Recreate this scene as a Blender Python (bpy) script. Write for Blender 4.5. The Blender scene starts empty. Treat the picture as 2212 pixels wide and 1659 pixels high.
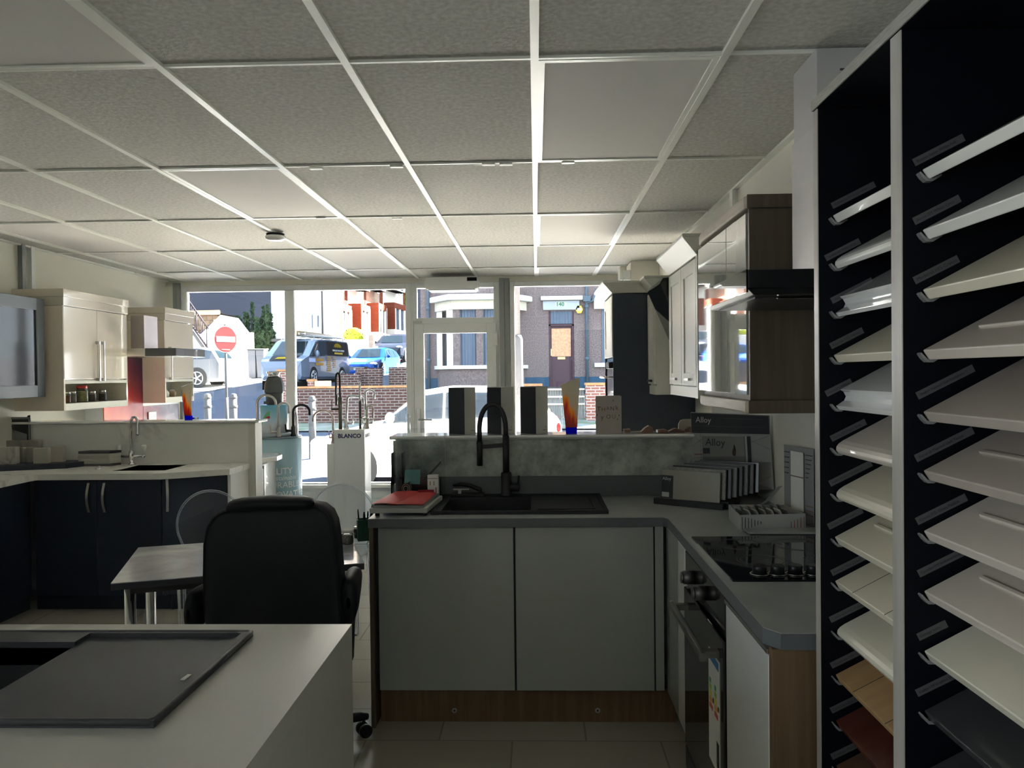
import bpy, math, random
from mathutils import Vector, Matrix
random.seed(7)
S = bpy.context.scene
COL = S.collection

# ------------------------------------------------------------------ camera
F_PX = 1680.0
YAW, PITCH, ROLL, CAM_Z = .0309, -.0122, .0108, 1.54
_Rz = Matrix.Rotation(YAW, 3, 'Z'); _Rx = Matrix.Rotation(PITCH, 3, 'X'); _Ry = Matrix.Rotation(ROLL, 3, 'Y')
CM = _Rz @ _Rx @ _Ry                      # columns: right, forward, up
right, fwd, up = CM.col[0], CM.col[1], CM.col[2]
cd = bpy.data.cameras.new('camera'); cam = bpy.data.objects.new('camera', cd); COL.objects.link(cam)
cd.sensor_width = 36.0; cd.lens = 36.0 * F_PX / 2212.0; cd.clip_start = .05; cd.clip_end = 600
m4 = Matrix.Identity(4)
for i in range(3):
    m4[i][0] = right[i]; m4[i][1] = up[i]; m4[i][2] = -fwd[i]
m4[2][3] = CAM_Z
cam.matrix_world = m4
S.camera = cam

# ------------------------------------------------------------------ light and exposure
S.view_settings.view_transform = 'Standard'; S.view_settings.look = 'None'
S.view_settings.exposure = 3.0; S.view_settings.gamma = 1.0; S.view_settings.use_curve_mapping = False
SUN_DIR = Vector((.62, .60, .62)).normalized()         # towards the sun: right of and beyond the houses
sl = bpy.data.lights.new('sun', 'SUN'); sl.energy = 32.0; sl.angle = .01; sl.color = (1, .95, .86)
so = bpy.data.objects.new('sun', sl); COL.objects.link(so)
so.rotation_euler = SUN_DIR.to_track_quat('Z', 'Y').to_euler(); so.location = (20, 30, 30)
W = bpy.data.worlds.new('sky'); S.world = W; W.use_nodes = True
nt = W.node_tree; nt.nodes.clear()
out = nt.nodes.new('ShaderNodeOutputWorld'); bg = nt.nodes.new('ShaderNodeBackground')
tc = nt.nodes.new('ShaderNodeTexCoord'); sx = nt.nodes.new('ShaderNodeSeparateXYZ'); cr = nt.nodes.new('ShaderNodeValToRGB')
cr.color_ramp.elements[0].position = 0.0; cr.color_ramp.elements[0].color = (.86, .94, 1, 1)
cr.color_ramp.elements[1].position = .75; cr.color_ramp.elements[1].color = (.55, .74, 1, 1)
nt.links.new(tc.outputs['Generated'], sx.inputs[0]); nt.links.new(sx.outputs['Z'], cr.inputs[0])
nt.links.new(cr.outputs[0], bg.inputs[0]); bg.inputs[1].default_value = 1.0
nt.links.new(bg.outputs[0], out.inputs[0])
def portal(name, x0, x1, y, z0, z1, toward):
    l = bpy.data.lights.new(name, 'AREA'); l.shape = 'RECTANGLE'; l.size = x1 - x0; l.size_y = z1 - z0
    l.cycles.is_portal = True
    o = bpy.data.objects.new(name, l); COL.objects.link(o)
    o.location = ((x0 + x1) / 2, y, (z0 + z1) / 2)
    o.rotation_euler = (math.pi / 2 * (-1 if toward < 0 else 1), 0, 0)
    return o
portal('window_daylight', -3.7, 1.05, 8.06, .1, 2.48, -1)
p_ = portal('added_side_fill', -1.8, 1.8, 0, .3, 2.4, 1); p_.location = (-3.95, -2.0, 1.35); p_.rotation_euler = (math.pi / 2, 0, -math.pi / 2)  # portal of the added side window, fill daylight from behind the camera

# ------------------------------------------------------------------ photograph pixel -> point in the room
def ray(px, py):
    return CM @ Vector(((px - 1106) / F_PX, 1, (829.5 - py) / F_PX))
def at(px, py, X=None, Y=None, Z=None):
    d = ray(px, py)
    t = X / d[0] if X is not None else Y / d[1] if Y is not None else (Z - CAM_Z) / d[2]
    return Vector((d[0] * t, d[1] * t, d[2] * t + CAM_Z))

# ------------------------------------------------------------------ materials
MATS = {}
def mat(name, col=(.5, .5, .5), rough=.5, metal=0, coat=0, noise=None, bump=None, col2=None, spec=.5, stretch=(1, 1, 1), emit=None):
    if name in MATS: return MATS[name]
    m = bpy.data.materials.new(name); m.use_nodes = True; t = m.node_tree; b = t.nodes['Principled BSDF']
    b.inputs['Base Color'].default_value = (*col, 1); b.inputs['Roughness'].default_value = rough
    b.inputs['Metallic'].default_value = metal; b.inputs['Coat Weight'].default_value = coat
    b.inputs['Coat Roughness'].default_value = .03; b.inputs['Specular IOR Level'].default_value = spec
    if noise or bump:
        c = t.nodes.new('ShaderNodeTexCoord'); mp = t.nodes.new('ShaderNodeMapping'); mp.inputs['Scale'].default_value = stretch
        t.links.new(c.outputs['Object'], mp.inputs[0])
    if noise:
        n = t.nodes.new('ShaderNodeTexNoise'); n.inputs['Scale'].default_value = noise; n.inputs['Detail'].default_value = 5
        r = t.nodes.new('ShaderNodeValToRGB'); r.color_ramp.elements[0].position = .35; r.color_ramp.elements[1].position = .68
        r.color_ramp.elements[0].color = (*col, 1); r.color_ramp.elements[1].color = (*(col2 or [min(1, x * 1.25) for x in col]), 1)
        t.links.new(mp.outputs[0], n.inputs['Vector']); t.links.new(n.outputs['Fac'], r.inputs[0]); t.links.new(r.outputs[0], b.inputs['Base Color'])
    if bump:
        n2 = t.nodes.new('ShaderNodeTexNoise'); n2.inputs['Scale'].default_value = bump[0]; n2.inputs['Detail'].default_value = 3
        bp = t.nodes.new('ShaderNodeBump'); bp.inputs['Strength'].default_value = bump[1]; bp.inputs['Distance'].default_value = bump[2] if len(bump) > 2 else .01
        t.links.new(mp.outputs[0], n2.inputs['Vector']); t.links.new(n2.outputs['Fac'], bp.inputs['Height']); t.links.new(bp.outputs[0], b.inputs['Normal'])
    if emit:
        b.inputs['Emission Color'].default_value = (*emit[0], 1); b.inputs['Emission Strength'].default_value = emit[1]
    MATS[name] = m
    return m
def glass(name, tint=(1, 1, 1), edge=0, rough=0):
    """thin clear sheet: transparent with a Fresnel reflection; edge adds a pale rim at grazing angles"""
    m = bpy.data.materials.new(name); m.use_nodes = True; t = m.node_tree; t.nodes.clear()
    o = t.nodes.new('ShaderNodeOutputMaterial'); mx = t.nodes.new('ShaderNodeMixShader'); tr = t.nodes.new('ShaderNodeBsdfTransparent')
    gl = t.nodes.new('ShaderNodeBsdfGlossy'); fr = t.nodes.new('ShaderNodeFresnel'); fr.inputs[0].default_value = 1.45
    tr.inputs[0].default_value = (*tint, 1); gl.inputs['Roughness'].default_value = rough
    t.links.new(fr.outputs[0], mx.inputs[0]); t.links.new(tr.outputs[0], mx.inputs[1]); t.links.new(gl.outputs[0], mx.inputs[2])
    last = mx
    if edge:
        lw = t.nodes.new('ShaderNodeLayerWeight'); lw.inputs[0].default_value = .3
        df = t.nodes.new('ShaderNodeBsdfDiffuse'); df.inputs[0].default_value = (.9, .95, 1, 1)
        mm = t.nodes.new('ShaderNodeMath'); mm.operation = 'MULTIPLY'; mm.inputs[1].default_value = edge
        m2 = t.nodes.new('ShaderNodeMixShader'); t.links.new(lw.outputs['Facing'], mm.inputs[0]); t.links.new(mm.outputs[0], m2.inputs[0])
        t.links.new(mx.outputs[0], m2.inputs[1]); t.links.new(df.outputs[0], m2.inputs[2]); last = m2
    t.links.new(last.outputs[0], o.inputs[0]); MATS[name] = m
    return m
def marble(name, base, vein, rough=.25, scale=1.2, width=.035, cloud=None, cscale=3.0):
    m = mat(name, base, rough); t = m.node_tree; b = t.nodes['Principled BSDF']
    c = t.nodes.new('ShaderNodeTexCoord'); n = t.nodes.new('ShaderNodeTexNoise'); n.inputs['Scale'].default_value = scale; n.inputs['Detail'].default_value = 6
    n.inputs['Distortion'].default_value = .6
    sub = t.nodes.new('ShaderNodeMath'); sub.operation = 'SUBTRACT'; sub.inputs[1].default_value = .5
    ab = t.nodes.new('ShaderNodeMath'); ab.operation = 'ABSOLUTE'
    r = t.nodes.new('ShaderNodeValToRGB'); r.color_ramp.elements[0].color = (1, 1, 1, 1); r.color_ramp.elements[1].color = (0, 0, 0, 1); r.color_ramp.elements[1].position = width
    n2 = t.nodes.new('ShaderNodeTexNoise'); n2.inputs['Scale'].default_value = scale * .9
    mu = t.nodes.new('ShaderNodeMath'); mu.operation = 'MULTIPLY'
    r2 = t.nodes.new('ShaderNodeValToRGB'); r2.color_ramp.elements[0].position = .42; r2.color_ramp.elements[1].position = .54
    mix = t.nodes.new('ShaderNodeMix'); mix.data_type = 'RGBA'
    L = t.links.new
    L(c.outputs['Object'], n.inputs['Vector']); L(c.outputs['Object'], n2.inputs['Vector']); L(n.outputs['Fac'], sub.inputs[0]); L(sub.outputs[0], ab.inputs[0]); L(ab.outputs[0], r.inputs[0])
    L(n2.outputs['Fac'], r2.inputs[0]); L(r.outputs[0], mu.inputs[0]); L(r2.outputs[0], mu.inputs[1]); L(mu.outputs[0], mix.inputs[0])
    mix.inputs[6].default_value = (*base, 1); mix.inputs[7].default_value = (*vein, 1)
    if cloud:
        n3 = t.nodes.new('ShaderNodeTexNoise'); n3.inputs['Scale'].default_value = cscale; n3.inputs['Detail'].default_value = 8; n3.inputs['Roughness'].default_value = .7
        r3 = t.nodes.new('ShaderNodeValToRGB'); r3.color_ramp.elements[0].position = .38; r3.color_ramp.elements[1].position = .64
        r3.color_ramp.elements[0].color = (*base, 1); r3.color_ramp.elements[1].color = (*cloud, 1)
        L(c.outputs['Object'], n3.inputs['Vector']); L(n3.outputs['Fac'], r3.inputs[0]); L(r3.outputs[0], mix.inputs[6])
    L(mix.outputs[2], b.inputs['Base Color'])
    return m
def bricks(name, c1, c2, mortar, w, h, ms=.012, rough=.85, plane='XZ', offset=.5):
    m = mat(name, c1, rough); t = m.node_tree; b = t.nodes['Principled BSDF']; L = t.links.new
    c = t.nodes.new('ShaderNodeTexCoord'); sp = t.nodes.new('ShaderNodeSeparateXYZ'); cb = t.nodes.new('ShaderNodeCombineXYZ')
    L(c.outputs['Object'], sp.inputs[0])
    if plane == 'XY': L(sp.outputs['X'], cb.inputs[0]); L(sp.outputs['Y'], cb.inputs[1])
    else:
        ad = t.nodes.new('ShaderNodeMath'); ad.operation = 'ADD'; L(sp.outputs['X'], ad.inputs[0]); L(sp.outputs['Y'], ad.inputs[1])
        L(ad.outputs[0], cb.inputs[0]); L(sp.outputs['Z'], cb.inputs[1])
    br = t.nodes.new('ShaderNodeTexBrick'); br.offset = offset; br.inputs['Scale'].default_value = 1
    br.inputs['Color1'].default_value = (*c1, 1); br.inputs['Color2'].default_value = (*c2, 1); br.inputs['Mortar'].default_value = (*mortar, 1)
    br.inputs['Brick Width'].default_value = w; br.inputs['Row Height'].default_value = h; br.inputs['Mortar Size'].default_value = ms
    L(cb.outputs[0], br.inputs['Vector']); L(br.outputs['Color'], b.inputs['Base Color'])
    return m
def wood(name, c1, c2, rough=.5, stretch=(18, 18, 1.2), scale=2.5, coat=0):
    return mat(name, c1, rough, noise=scale, col2=c2, stretch=stretch, coat=coat)

# ------------------------------------------------------------------ mesh builder
class MB:
    def __init__(s): s.v = []; s.f = []; s.m = []; s.s = []
    def add(s, vs, fs, m=0, smooth=False):
        k = len(s.v); s.v += [Vector(v) for v in vs]
        for f in fs: s.f.append([k + i for i in f]); s.m.append(m); s.s.append(smooth)
        return s
    def box(s, x0, x1, y0, y1, z0, z1, m=0):
        x0, x1 = sorted((x0, x1)); y0, y1 = sorted((y0, y1)); z0, z1 = sorted((z0, z1))
        v = [(x0, y0, z0), (x1, y0, z0), (x1, y1, z0), (x0, y1, z0), (x0, y0, z1), (x1, y0, z1), (x1, y1, z1), (x0, y1, z1)]
        return s.add(v, [(0, 3, 2, 1), (4, 5, 6, 7), (0, 1, 5, 4), (1, 2, 6, 5), (2, 3, 7, 6), (3, 0, 4, 7)], m)
    def prism(s, pts, ax, a, b, m=0, smooth=False):
        """polygon in the plane across axis ax ('x': (y,z), 'y': (x,z), 'z': (x,y)) from a to b"""
        def p(q, t): return {'x': (t, q[0], q[1]), 'y': (q[0], t, q[1]), 'z': (q[0], q[1], t)}[ax]
        n = len(pts); ar = sum(pts[i][0] * pts[(i + 1) % n][1] - pts[(i + 1) % n][0] * pts[i][1] for i in range(n))
        if (ar < 0) != (ax == 'y'): pts = pts[::-1]
        if a > b: a, b = b, a
        v = [p(q, a) for q in pts] + [p(q, b) for q in pts]
        s.add(v, [list(range(n))[::-1], list(range(n, 2 * n))], m)
        k = len(s.v) - 2 * n
        for i in range(n):
            j = (i + 1) % n; s.f.append([k + i, k + j, k + n + j, k + n + i]); s.m.append(m); s.s.append(smooth)
        return s
    def tube(s, pts, r, n=10, m=0, closed=False, caps=True):
        P = [Vector(p) for p in pts]; N = len(P); R = r if isinstance(r, (list, tuple)) else [r] * N
        k = len(s.v); up_ = None
        for i in range(N):
            a = P[i - 1] if (i > 0 or closed) else P[i]; b = P[(i + 1) % N] if (i < N - 1 or closed) else P[i]
            t = (b - a).normalized()
            if up_ is None:
                up_ = Vector((0, 0, 1)) if abs(t.z) < .9 else Vector((1, 0, 0))
            up_ = (up_ - t * up_.dot(t)).normalized(); w = t.cross(up_)
            for j in range(n):
                an = 2 * math.pi * j / n; s.v.append(P[i] + (up_ * math.cos(an) + w * math.sin(an)) * R[i])
        for i in range(N if closed else N - 1):
            for j in range(n):
                a = k + i * n; b = k + ((i + 1) % N) * n; j2 = (j + 1) % n
                s.f.append([a + j, a + j2, b + j2, b + j]); s.m.append(m); s.s.append(True)
        if caps and not closed:
            s.f.append([k + j for j in range(n)][::-1]); s.f.append([k + (N - 1) * n + j for j in range(n)]); s.m += [m, m]; s.s += [False, False]
        return s
    def cyl(s, p0, p1, r0, r1=None, n=20, m=0): return s.tube([p0, p1], [r0, r1 if r1 is not None else r0], n, m)
    def lathe(s, prof, c, n=24, m=0, smooth=True):
        k = len(s.v); c = Vector(c)
        for r, z in prof:
            for j in range(n):
                an = 2 * math.pi * j / n; s.v.append(c + Vector((r * math.cos(an), r * math.sin(an), z)))
        for i in range(len(prof) - 1):
            for j in range(n):
                a = k + i * n; b = a + n; j2 = (j + 1) % n
                s.f.append([a + j, a + j2, b + j2, b + j]); s.m.append(m); s.s.append(smooth)
        s.f.append([k + j for j in range(n)][::-1]); s.f.append([k + (len(prof) - 1) * n + j for j in range(n)]); s.m += [m, m]; s.s += [False, False]
        return s
    def ball(s, c, r, n=14, m=0):
        r = r if isinstance(r, (tuple, list)) else (r, r, r); k = len(s.v); c = Vector(c); h = n // 2
        for i in range(1, h):
            a = math.pi * i / h
            for j in range(n):
                b = 2 * math.pi * j / n; s.v.append(c + Vector((r[0] * math.sin(a) * math.cos(b), r[1] * math.sin(a) * math.sin(b), r[2] * math.cos(a))))
        t = len(s.v); s.v.append(c + Vector((0, 0, r[2]))); s.v.append(c - Vector((0, 0, r[2])))
        for j in range(n):
            j2 = (j + 1) % n
            s.f.append([t, k + j, k + j2]); s.f.append([t + 1, k + (h - 2) * n + j2, k + (h - 2) * n + j]); s.m += [m, m]; s.s += [True, True]
            for i in range(h - 2):
                a = k + i * n; s.f.append([a + j, a + n + j, a + n + j2, a + j2]); s.m.append(m); s.s.append(True)
        return s
    def grid(s, rows, m=0, smooth=True, closed=False):
        k = len(s.v); n = len(rows[0])
        for r in rows: s.v += [Vector(p) for p in r]
        for i in range(len(rows) - 1):
            for j in range(n if closed else n - 1):
                j2 = (j + 1) % n; a = k + i * n; b = a + n
                s.f.append([a + j, a + j2, b + j2, b + j]); s.m.append(m); s.s.append(smooth)
        return s
    def text(s, txt, size, o, xd, yd, ext=.0006, m=0, bold=0, align='LEFT'):
        c = bpy.data.curves.new('t', 'FONT'); c.body = txt; c.size = size; c.extrude = ext; c.offset = bold; c.align_x = align; c.resolution_u = 2
        ob = bpy.data.objects.new('t', c); COL.objects.link(ob)
        me = bpy.data.meshes.new_from_object(ob.evaluated_get(bpy.context.evaluated_depsgraph_get()))
        xd = Vector(xd).normalized(); yd = Vector(yd); yd = (yd - xd * yd.dot(xd)).normalized(); zd = xd.cross(yd); o = Vector(o)
        s.add([o + xd * v.co.x + yd * v.co.y + zd * v.co.z for v in me.vertices], [list(p.vertices) for p in me.polygons], m)
        bpy.data.objects.remove(ob); bpy.data.curves.remove(c); bpy.data.meshes.remove(me)
        return s
    def rot(s, ang, ax='Z', c=(0, 0, 0), start=0):
        R = Matrix.Rotation(ang, 3, ax); c = Vector(c)
        for i in range(start, len(s.v)): s.v[i] = R @ (s.v[i] - c) + c
        return s
    def move(s, d, start=0):
        d = Vector(d)
        for i in range(start, len(s.v)): s.v[i] = s.v[i] + d
        return s
ROOT = {}
def build(name, mb, mats, parent=None, bevel=0, label=None, seg=2):
    if not isinstance(mats, (list, tuple)): mats = [mats]
    if parent is not None: off = ROOT[parent.name]
    else:
        xs = [v.x for v in mb.v]; ys = [v.y for v in mb.v]; off = Vector(((min(xs) + max(xs)) / 2, (min(ys) + max(ys)) / 2, min(v.z for v in mb.v)))
    me = bpy.data.meshes.new(name); me.from_pydata([tuple(v - off) for v in mb.v], [], mb.f)
    for q in mats: me.materials.append(q)
    me.polygons.foreach_set('material_index', mb.m); me.polygons.foreach_set('use_smooth', mb.s); me.update()
    o = bpy.data.objects.new(name, me); COL.objects.link(o)
    if parent is not None: o.parent = parent
    else: o.location = off
    ROOT[o.name] = off
    if bevel:
        b = o.modifiers.new('bevel', 'BEVEL'); b.width = bevel; b.segments = seg; b.limit_method = 'ANGLE'; b.angle_limit = .6
    if label: o['label'] = label
    return o
def thing(name, label, cat, loc=(0, 0, 0), group=None):
    o = bpy.data.objects.new(name, None); COL.objects.link(o); o.location = loc; o.empty_display_size = .1
    ROOT[o.name] = Vector(loc); o['label'] = label; o['category'] = cat
    if group: o['group'] = group
    return o
def tag(o, label, cat, group=None, kind=None):
    o['label'] = label; o['category'] = cat
    if group: o['group'] = group
    if kind: o['kind'] = kind
    return o
def struct(o): o['kind'] = 'structure'; return o
def dup(root, loc, label=None, group=None, rotz=None):
    r = root.copy(); COL.objects.link(r); r.location = loc; ROOT[r.name] = Vector(loc)
    if rotz is not None: r.rotation_euler = (0, 0, rotz)
    if label: r['label'] = label
    if group: r['group'] = group
    for ch in list(root.children):
        c = ch.copy(); COL.objects.link(c); c.parent = r
        for g in list(ch.children):
            d = g.copy(); COL.objects.link(d); d.parent = c
    return r
def arc(c, r, a0, a1, n, u=(1, 0, 0), w=(0, 0, 1)):
    c = Vector(c); u = Vector(u).normalized(); w = Vector(w).normalized()
    return [c + (u * math.cos(math.radians(a0 + (a1 - a0) * i / n)) + w * math.sin(math.radians(a0 + (a1 - a0) * i / n))) * r for i in range(n + 1)]
def rrect(x0, x1, y0, y1, r, n=4):
    P = []
    for cx, cy, a in ((x1 - r, y1 - r, 0), (x0 + r, y1 - r, 90), (x0 + r, y0 + r, 180), (x1 - r, y0 + r, 270)):
        for i in range(n + 1):
            t = math.radians(a + 90 * i / n); P.append((cx + r * math.cos(t), cy + r * math.sin(t)))
    return P
def panel_hole(mb, x0, x1, y0, y1, z0, z1, hx0, hx1, hy0, hy1, m=0):
    mb.box(x0, hx0, y0, y1, z0, z1, m); mb.box(hx1, x1, y0, y1, z0, z1, m); mb.box(hx0, hx1, y0, hy0, z0, z1, m); mb.box(hx0, hx1, hy1, y1, z0, z1, m)
    return mb

# ------------------------------------------------------------------ shared materials
M_wall = mat('wall_paint', (.86, .83, .72), .7, bump=(60, .05))
M_white = mat('white_gloss', (.88, .88, .85), .18, coat=.6)
M_upvc = mat('white_upvc', (.86, .87, .84), .3)
M_grid = mat('ceiling_grid_white', (.88, .87, .80), .35)
M_tile = mat('ceiling_tile', (.52, .50, .455), .95, noise=55, col2=(.68, .66, .60), bump=(70, .6, .004))
M_panel = mat('led_diffuser', (.72, .69, .645), .75, spec=.15)
M_floor = bricks('vinyl_floor', (.46, .42, .335), (.54, .50, .41), (.33, .30, .25), .62, .31, .004, rough=.14, plane='XY')
M_steel = mat('steel_post', (.30, .31, .30), .45)
M_chrome = mat('chrome', (.82, .83, .85), .08, metal=1)
M_satin = mat('satin_nickel', (.55, .53, .50), .3, metal=1)
M_black = mat('black_plastic', (.012, .012, .014), .35)
M_blackg = mat('black_glass', (.006, .006, .008), .04, spec=.6)
M_granite = mat('black_granite_composite', (.018, .019, .022), .45, bump=(300, .15, .001))
M_granite_grey = mat('anthracite_composite', (.045, .048, .054), .4, bump=(300, .15, .001))
M_worktop = mat('slate_worktop', (.33, .35, .34), .36, noise=6, col2=(.41, .43, .41), bump=(150, .12, .001))
M_grey_gloss = mat('light_grey_gloss_door', (.40, .415, .385), .16, coat=.5)
M_oak = wood('brown_oak', (.16, .092, .046), (.21, .13, .07))
M_walnut = wood('grey_walnut', (.105, .075, .052), (.14, .10, .07))
M_palewood = wood('pale_wood_trim', (.50, .42, .33), (.60, .52, .42), stretch=(2, 2, 20))
M_navy = mat('navy_matt', (.014, .022, .042), .42)
M_navytall = mat('dark_navy_panel', (.030, .042, .058), .5)
M_marblew = marble('white_marble_quartz', (.84, .83, .77), (.45, .44, .40), .28, .9, .012)
M_marbleg = marble('grey_marble', (.27, .295, .26), (.05, .055, .055), .32, 1.3, .022, cloud=(.62, .65, .58), cscale=7)
M_cream = mat('cream_gloss', (.80, .72, .58), .1, coat=.7)
M_creamside = mat('cream_carcass', (.90, .79, .63), .5)
M_offwhite = mat('off_white_shaker', (.74, .72, .64), .35)
M_glass = glass('window_glass', (.96, .97, .97))
M_acrylic = glass('clear_acrylic', (.95, .97, .98), .30); M_clear = glass('clear_sheet', (.96, .975, .975))
M_leather = mat('black_leather', (.007, .008, .012), .5, spec=.3, bump=(90, .15, .003))
M_display = mat('navy_black_panel', (.0025, .003, .006), .55, spec=.15)
M_edge = mat('panel_edge_grey', (.42, .39, .35), .28, noise=30, col2=(.52, .49, .44), stretch=(1, 1, .1))
M_paper = mat('paper_white', (.82, .81, .76), .7)
M_ink = mat('dark_ink', (.03, .03, .04), .6)
M_red = mat('red_card', (.62, .05, .045), .55)
# ================================================================== the room
RX, LX, FY, CZ = 1.11, -3.82, 8.0, 2.545
struct(build('floor', MB().box(LX - .1, RX + .1, -4.1, FY + .12, -.12, 0), M_floor))
o = MB().box(LX - .1, RX + .1, -4.1, FY + .12, CZ, CZ + .06)
ceil = struct(build('ceiling', o, M_tile))
g = MB()
X0, Y0 = .006, 2.472
for k in range(-7, 3):
    x = X0 + .6 * k
    if LX < x < RX: g.box(x - .013, x + .013, -4, FY, CZ - .012, CZ)
for k in range(-6, 6):
    y = Y0 + 1.2 * k
    if y < FY: g.box(LX, RX, y - .006, y + .006, CZ - .009, CZ)
g.box(LX, LX + .03, -4, FY, CZ - .012, CZ); g.box(RX - .03, RX, -4, FY, CZ - .012, CZ); g.box(LX, RX, FY - .03, FY, CZ - .012, CZ)
build('ceiling_grid', g, M_grid, ceil)
g = MB()
for px, py in ((683, 364), (857, 360), (1055, 355), (1093, 355), (1227, 351), (858, 472), (694, 471)):
    p = at(px, py, Z=CZ - .012); g.box(p.x - .03, p.x + .03, p.y - .012, p.y + .012, CZ - .016, CZ - .009)
build('grid_clip', g, M_grid, ceil)
led_words = {(-3, -1): 'nearest the camera at the left edge, over the island', (0, 0): 'the largest one near the chimney hood', (-3, 1): 'between the big right one and the smoke alarm',
             (0, 2): 'straight beyond the large right one, two tiles further', (-6, 2): 'over the left wall cupboards', (-3, 3): 'beyond the smoke alarm, nearest the window',
             (-6, 4): 'at the window end of the left wall', (0, 4): 'at the window end above the right pane'}
for (c, r), w in led_words.items():
    x, y = X0 + .6 * c, Y0 + 1.2 * r
    y1 = min(y + 1.2, FY - .05)
    t = thing('ceiling_light', 'unlit white flat ceiling light panel ' + w, 'ceiling light', (x + .3, y + .5, CZ), 'flat light panels in the tiled ceiling')
    fr = MB()
    x0, x1, y0, yy = x + .013, x + .587, y + .012, y1 - .012
    panel_hole(fr, x0, x1, y0, yy, CZ - .010, CZ, x0 + .02, x1 - .02, y0 + .02, yy - .02)
    build('frame', fr, M_grid, t); build('diffuser', MB().box(x0 + .02, x1 - .02, y0 + .02, yy - .02, CZ - .005, CZ), M_panel, t)
# walls
o = MB(); o.box(LX - .12, LX, -4.1, -3.8, 0, CZ); o.box(LX - .12, LX, -.2, FY + .12, 0, CZ); o.box(LX - .12, LX, -3.8, -.2, 0, .3); o.box(LX - .12, LX, -3.8, -.2, 2.4, CZ)  # unseen opening added behind the camera to let in fill daylight
struct(build('wall_left', o, M_wall))
struct(build('wall_right', MB().box(RX, RX + .12, -4.1, FY + .12, 0, CZ), M_wall))
struct(build('wall_back', MB().box(LX, RX, -4.1, -4, 0, CZ), M_wall))
o = MB(); panel_hole(o, 0, 0, 0, 0, 0, 0, 0, 0, 0, 0); o = MB()
for y0, y1 in ((-3.8, -3.74), (-2.03, -1.97), (-.26, -.2)): o.box(LX - .10, LX - .03, y0, y1, .36, 2.34)
o.box(LX - .10, LX - .03, -3.8, -.2, .3, .36); o.box(LX - .10, LX - .03, -3.8, -.2, 2.34, 2.4)
wb = struct(build('added_fill_window', o, M_upvc)); build('pane', MB().box(LX - .065, LX - .06, -3.74, -.26, .36, 2.34), M_glass, wb)  # unseen window, added only to brighten the room from behind the camera
# the shop front
zt = 2.49
WY = 7.95
o = MB(); o.box(LX, RX, WY, FY + .1, zt, CZ); o.box(LX, -3.735, WY - .02, FY + .1, 0, zt)
struct(build('wall_front', o, M_wall))
o = MB().box(.995, RX, WY, FY + .1, 0, zt); struct(build('wall_front_right', o, M_wall))
post = struct(build('trim_1', MB().box(-3.735, -3.665, WY - .03, FY + .05, 0, zt + .03).box(-3.715, -3.70, WY - .035, WY - .03, 0, zt), M_steel))
post = struct(build('trim_2', MB().box(-.365, -.315, WY - .06, FY + .05, 0, zt + .03).box(-.312, -.262, WY - .03, FY + .05, 0, zt + .03), M_steel))
def frame(x0, x1, z0, z1, w, y0=WY, y1=WY + .07):
    b = MB(); b.box(x0, x0 + w, y0, y1, z0, z1); b.box(x1 - w, x1, y0, y1, z0, z1); b.box(x0 + w, x1 - w, y0, y1, z0, z0 + w); b.box(x0 + w, x1 - w, y0, y1, z1 - w, z1)
    return b
b = frame(-3.665, -1.27, .38, zt, .06); b.box(-2.58, -2.485, WY - .01, WY + .07, .44, zt - .06)
w1 = struct(build('window_1', b, M_upvc, bevel=.006))
build('pane', MB().box(-3.605, -2.58, WY + .03, WY + .034, .44, zt - .06), M_glass, w1)
build('pane', MB().box(-2.485, -1.33, WY + .03, WY + .034, .44, zt - .06), M_glass, w1)
build('sill_board', MB().box(-3.665, -1.27, WY - .08, WY + .0, .40, .43), M_upvc, w1)
b = MB().box(-3.665, -1.27, WY + .005, FY + .1, 0, .38); b.box(-3.6, -1.33, WY - .01, WY + .005, .28, .36); b.box(-3.6, -1.33, WY - .01, WY + .005, .06, .24)
struct(build('trim_3', b, M_upvc, bevel=.004))
# door unit
b = frame(-1.27, -.37, 0, zt, .055); b.box(-1.215, -.425, WY, WY + .07, 2.06, 2.13)
b.box(-1.27, -1.25, WY - .012, WY, 0, zt)
d1 = struct(build('door_1', b, M_upvc, bevel=.005))
build('pane', MB().box(-1.215, -.425, WY + .03, WY + .034, 2.13, zt - .055), M_glass, d1)
lf = build('door_leaf', frame(-1.245, -.40, .02, 2.07, .10, WY - .03, WY + .03).box(-1.145, -.50, WY - .028, WY + .03, .12, .35), M_upvc, d1, bevel=.005)
build('pane', MB().box(-1.145, -.50, WY, WY + .004, .35, 1.97), M_glass, lf)
hb = MB().box(-1.215, -1.185, WY - .045, WY - .03, .93, 1.20); h2 = MB(); h2.cyl((-1.20, WY - .03, 1.09), (-1.20, WY - .075, 1.09), .009); h2.tube([(-1.20, WY - .075, 1.09), (-1.10, WY - .08, 1.09), (-1.06, WY - .08, 1.085)], .009)
h2.add(hb.v, hb.f)
build('door_handle', h2, M_satin, lf)
build('door_closer', MB().box(-1.25, -1.16, WY - .05, WY - .03, 2.075, 2.095), M_satin, d1)
build('hinge', MB().box(-.43, -.395, WY - .06, WY - .03, 1.84, 1.96).cyl((-.395, WY - .05, 1.84), (-.395, WY - .05, 1.97), .01), M_upvc, d1, bevel=.004)
# right window
b = frame(-.262, .995, .30, zt, .05)
w2 = struct(build('window_2', b, M_upvc, bevel=.006))
build('pane', MB().box(-.212, .945, WY + .03, WY + .034, .35, zt - .05), M_glass, w2)
struct(build('trim_4', MB().box(-.262, .995, WY + .005, FY + .1, 0, .30), M_upvc))
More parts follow.
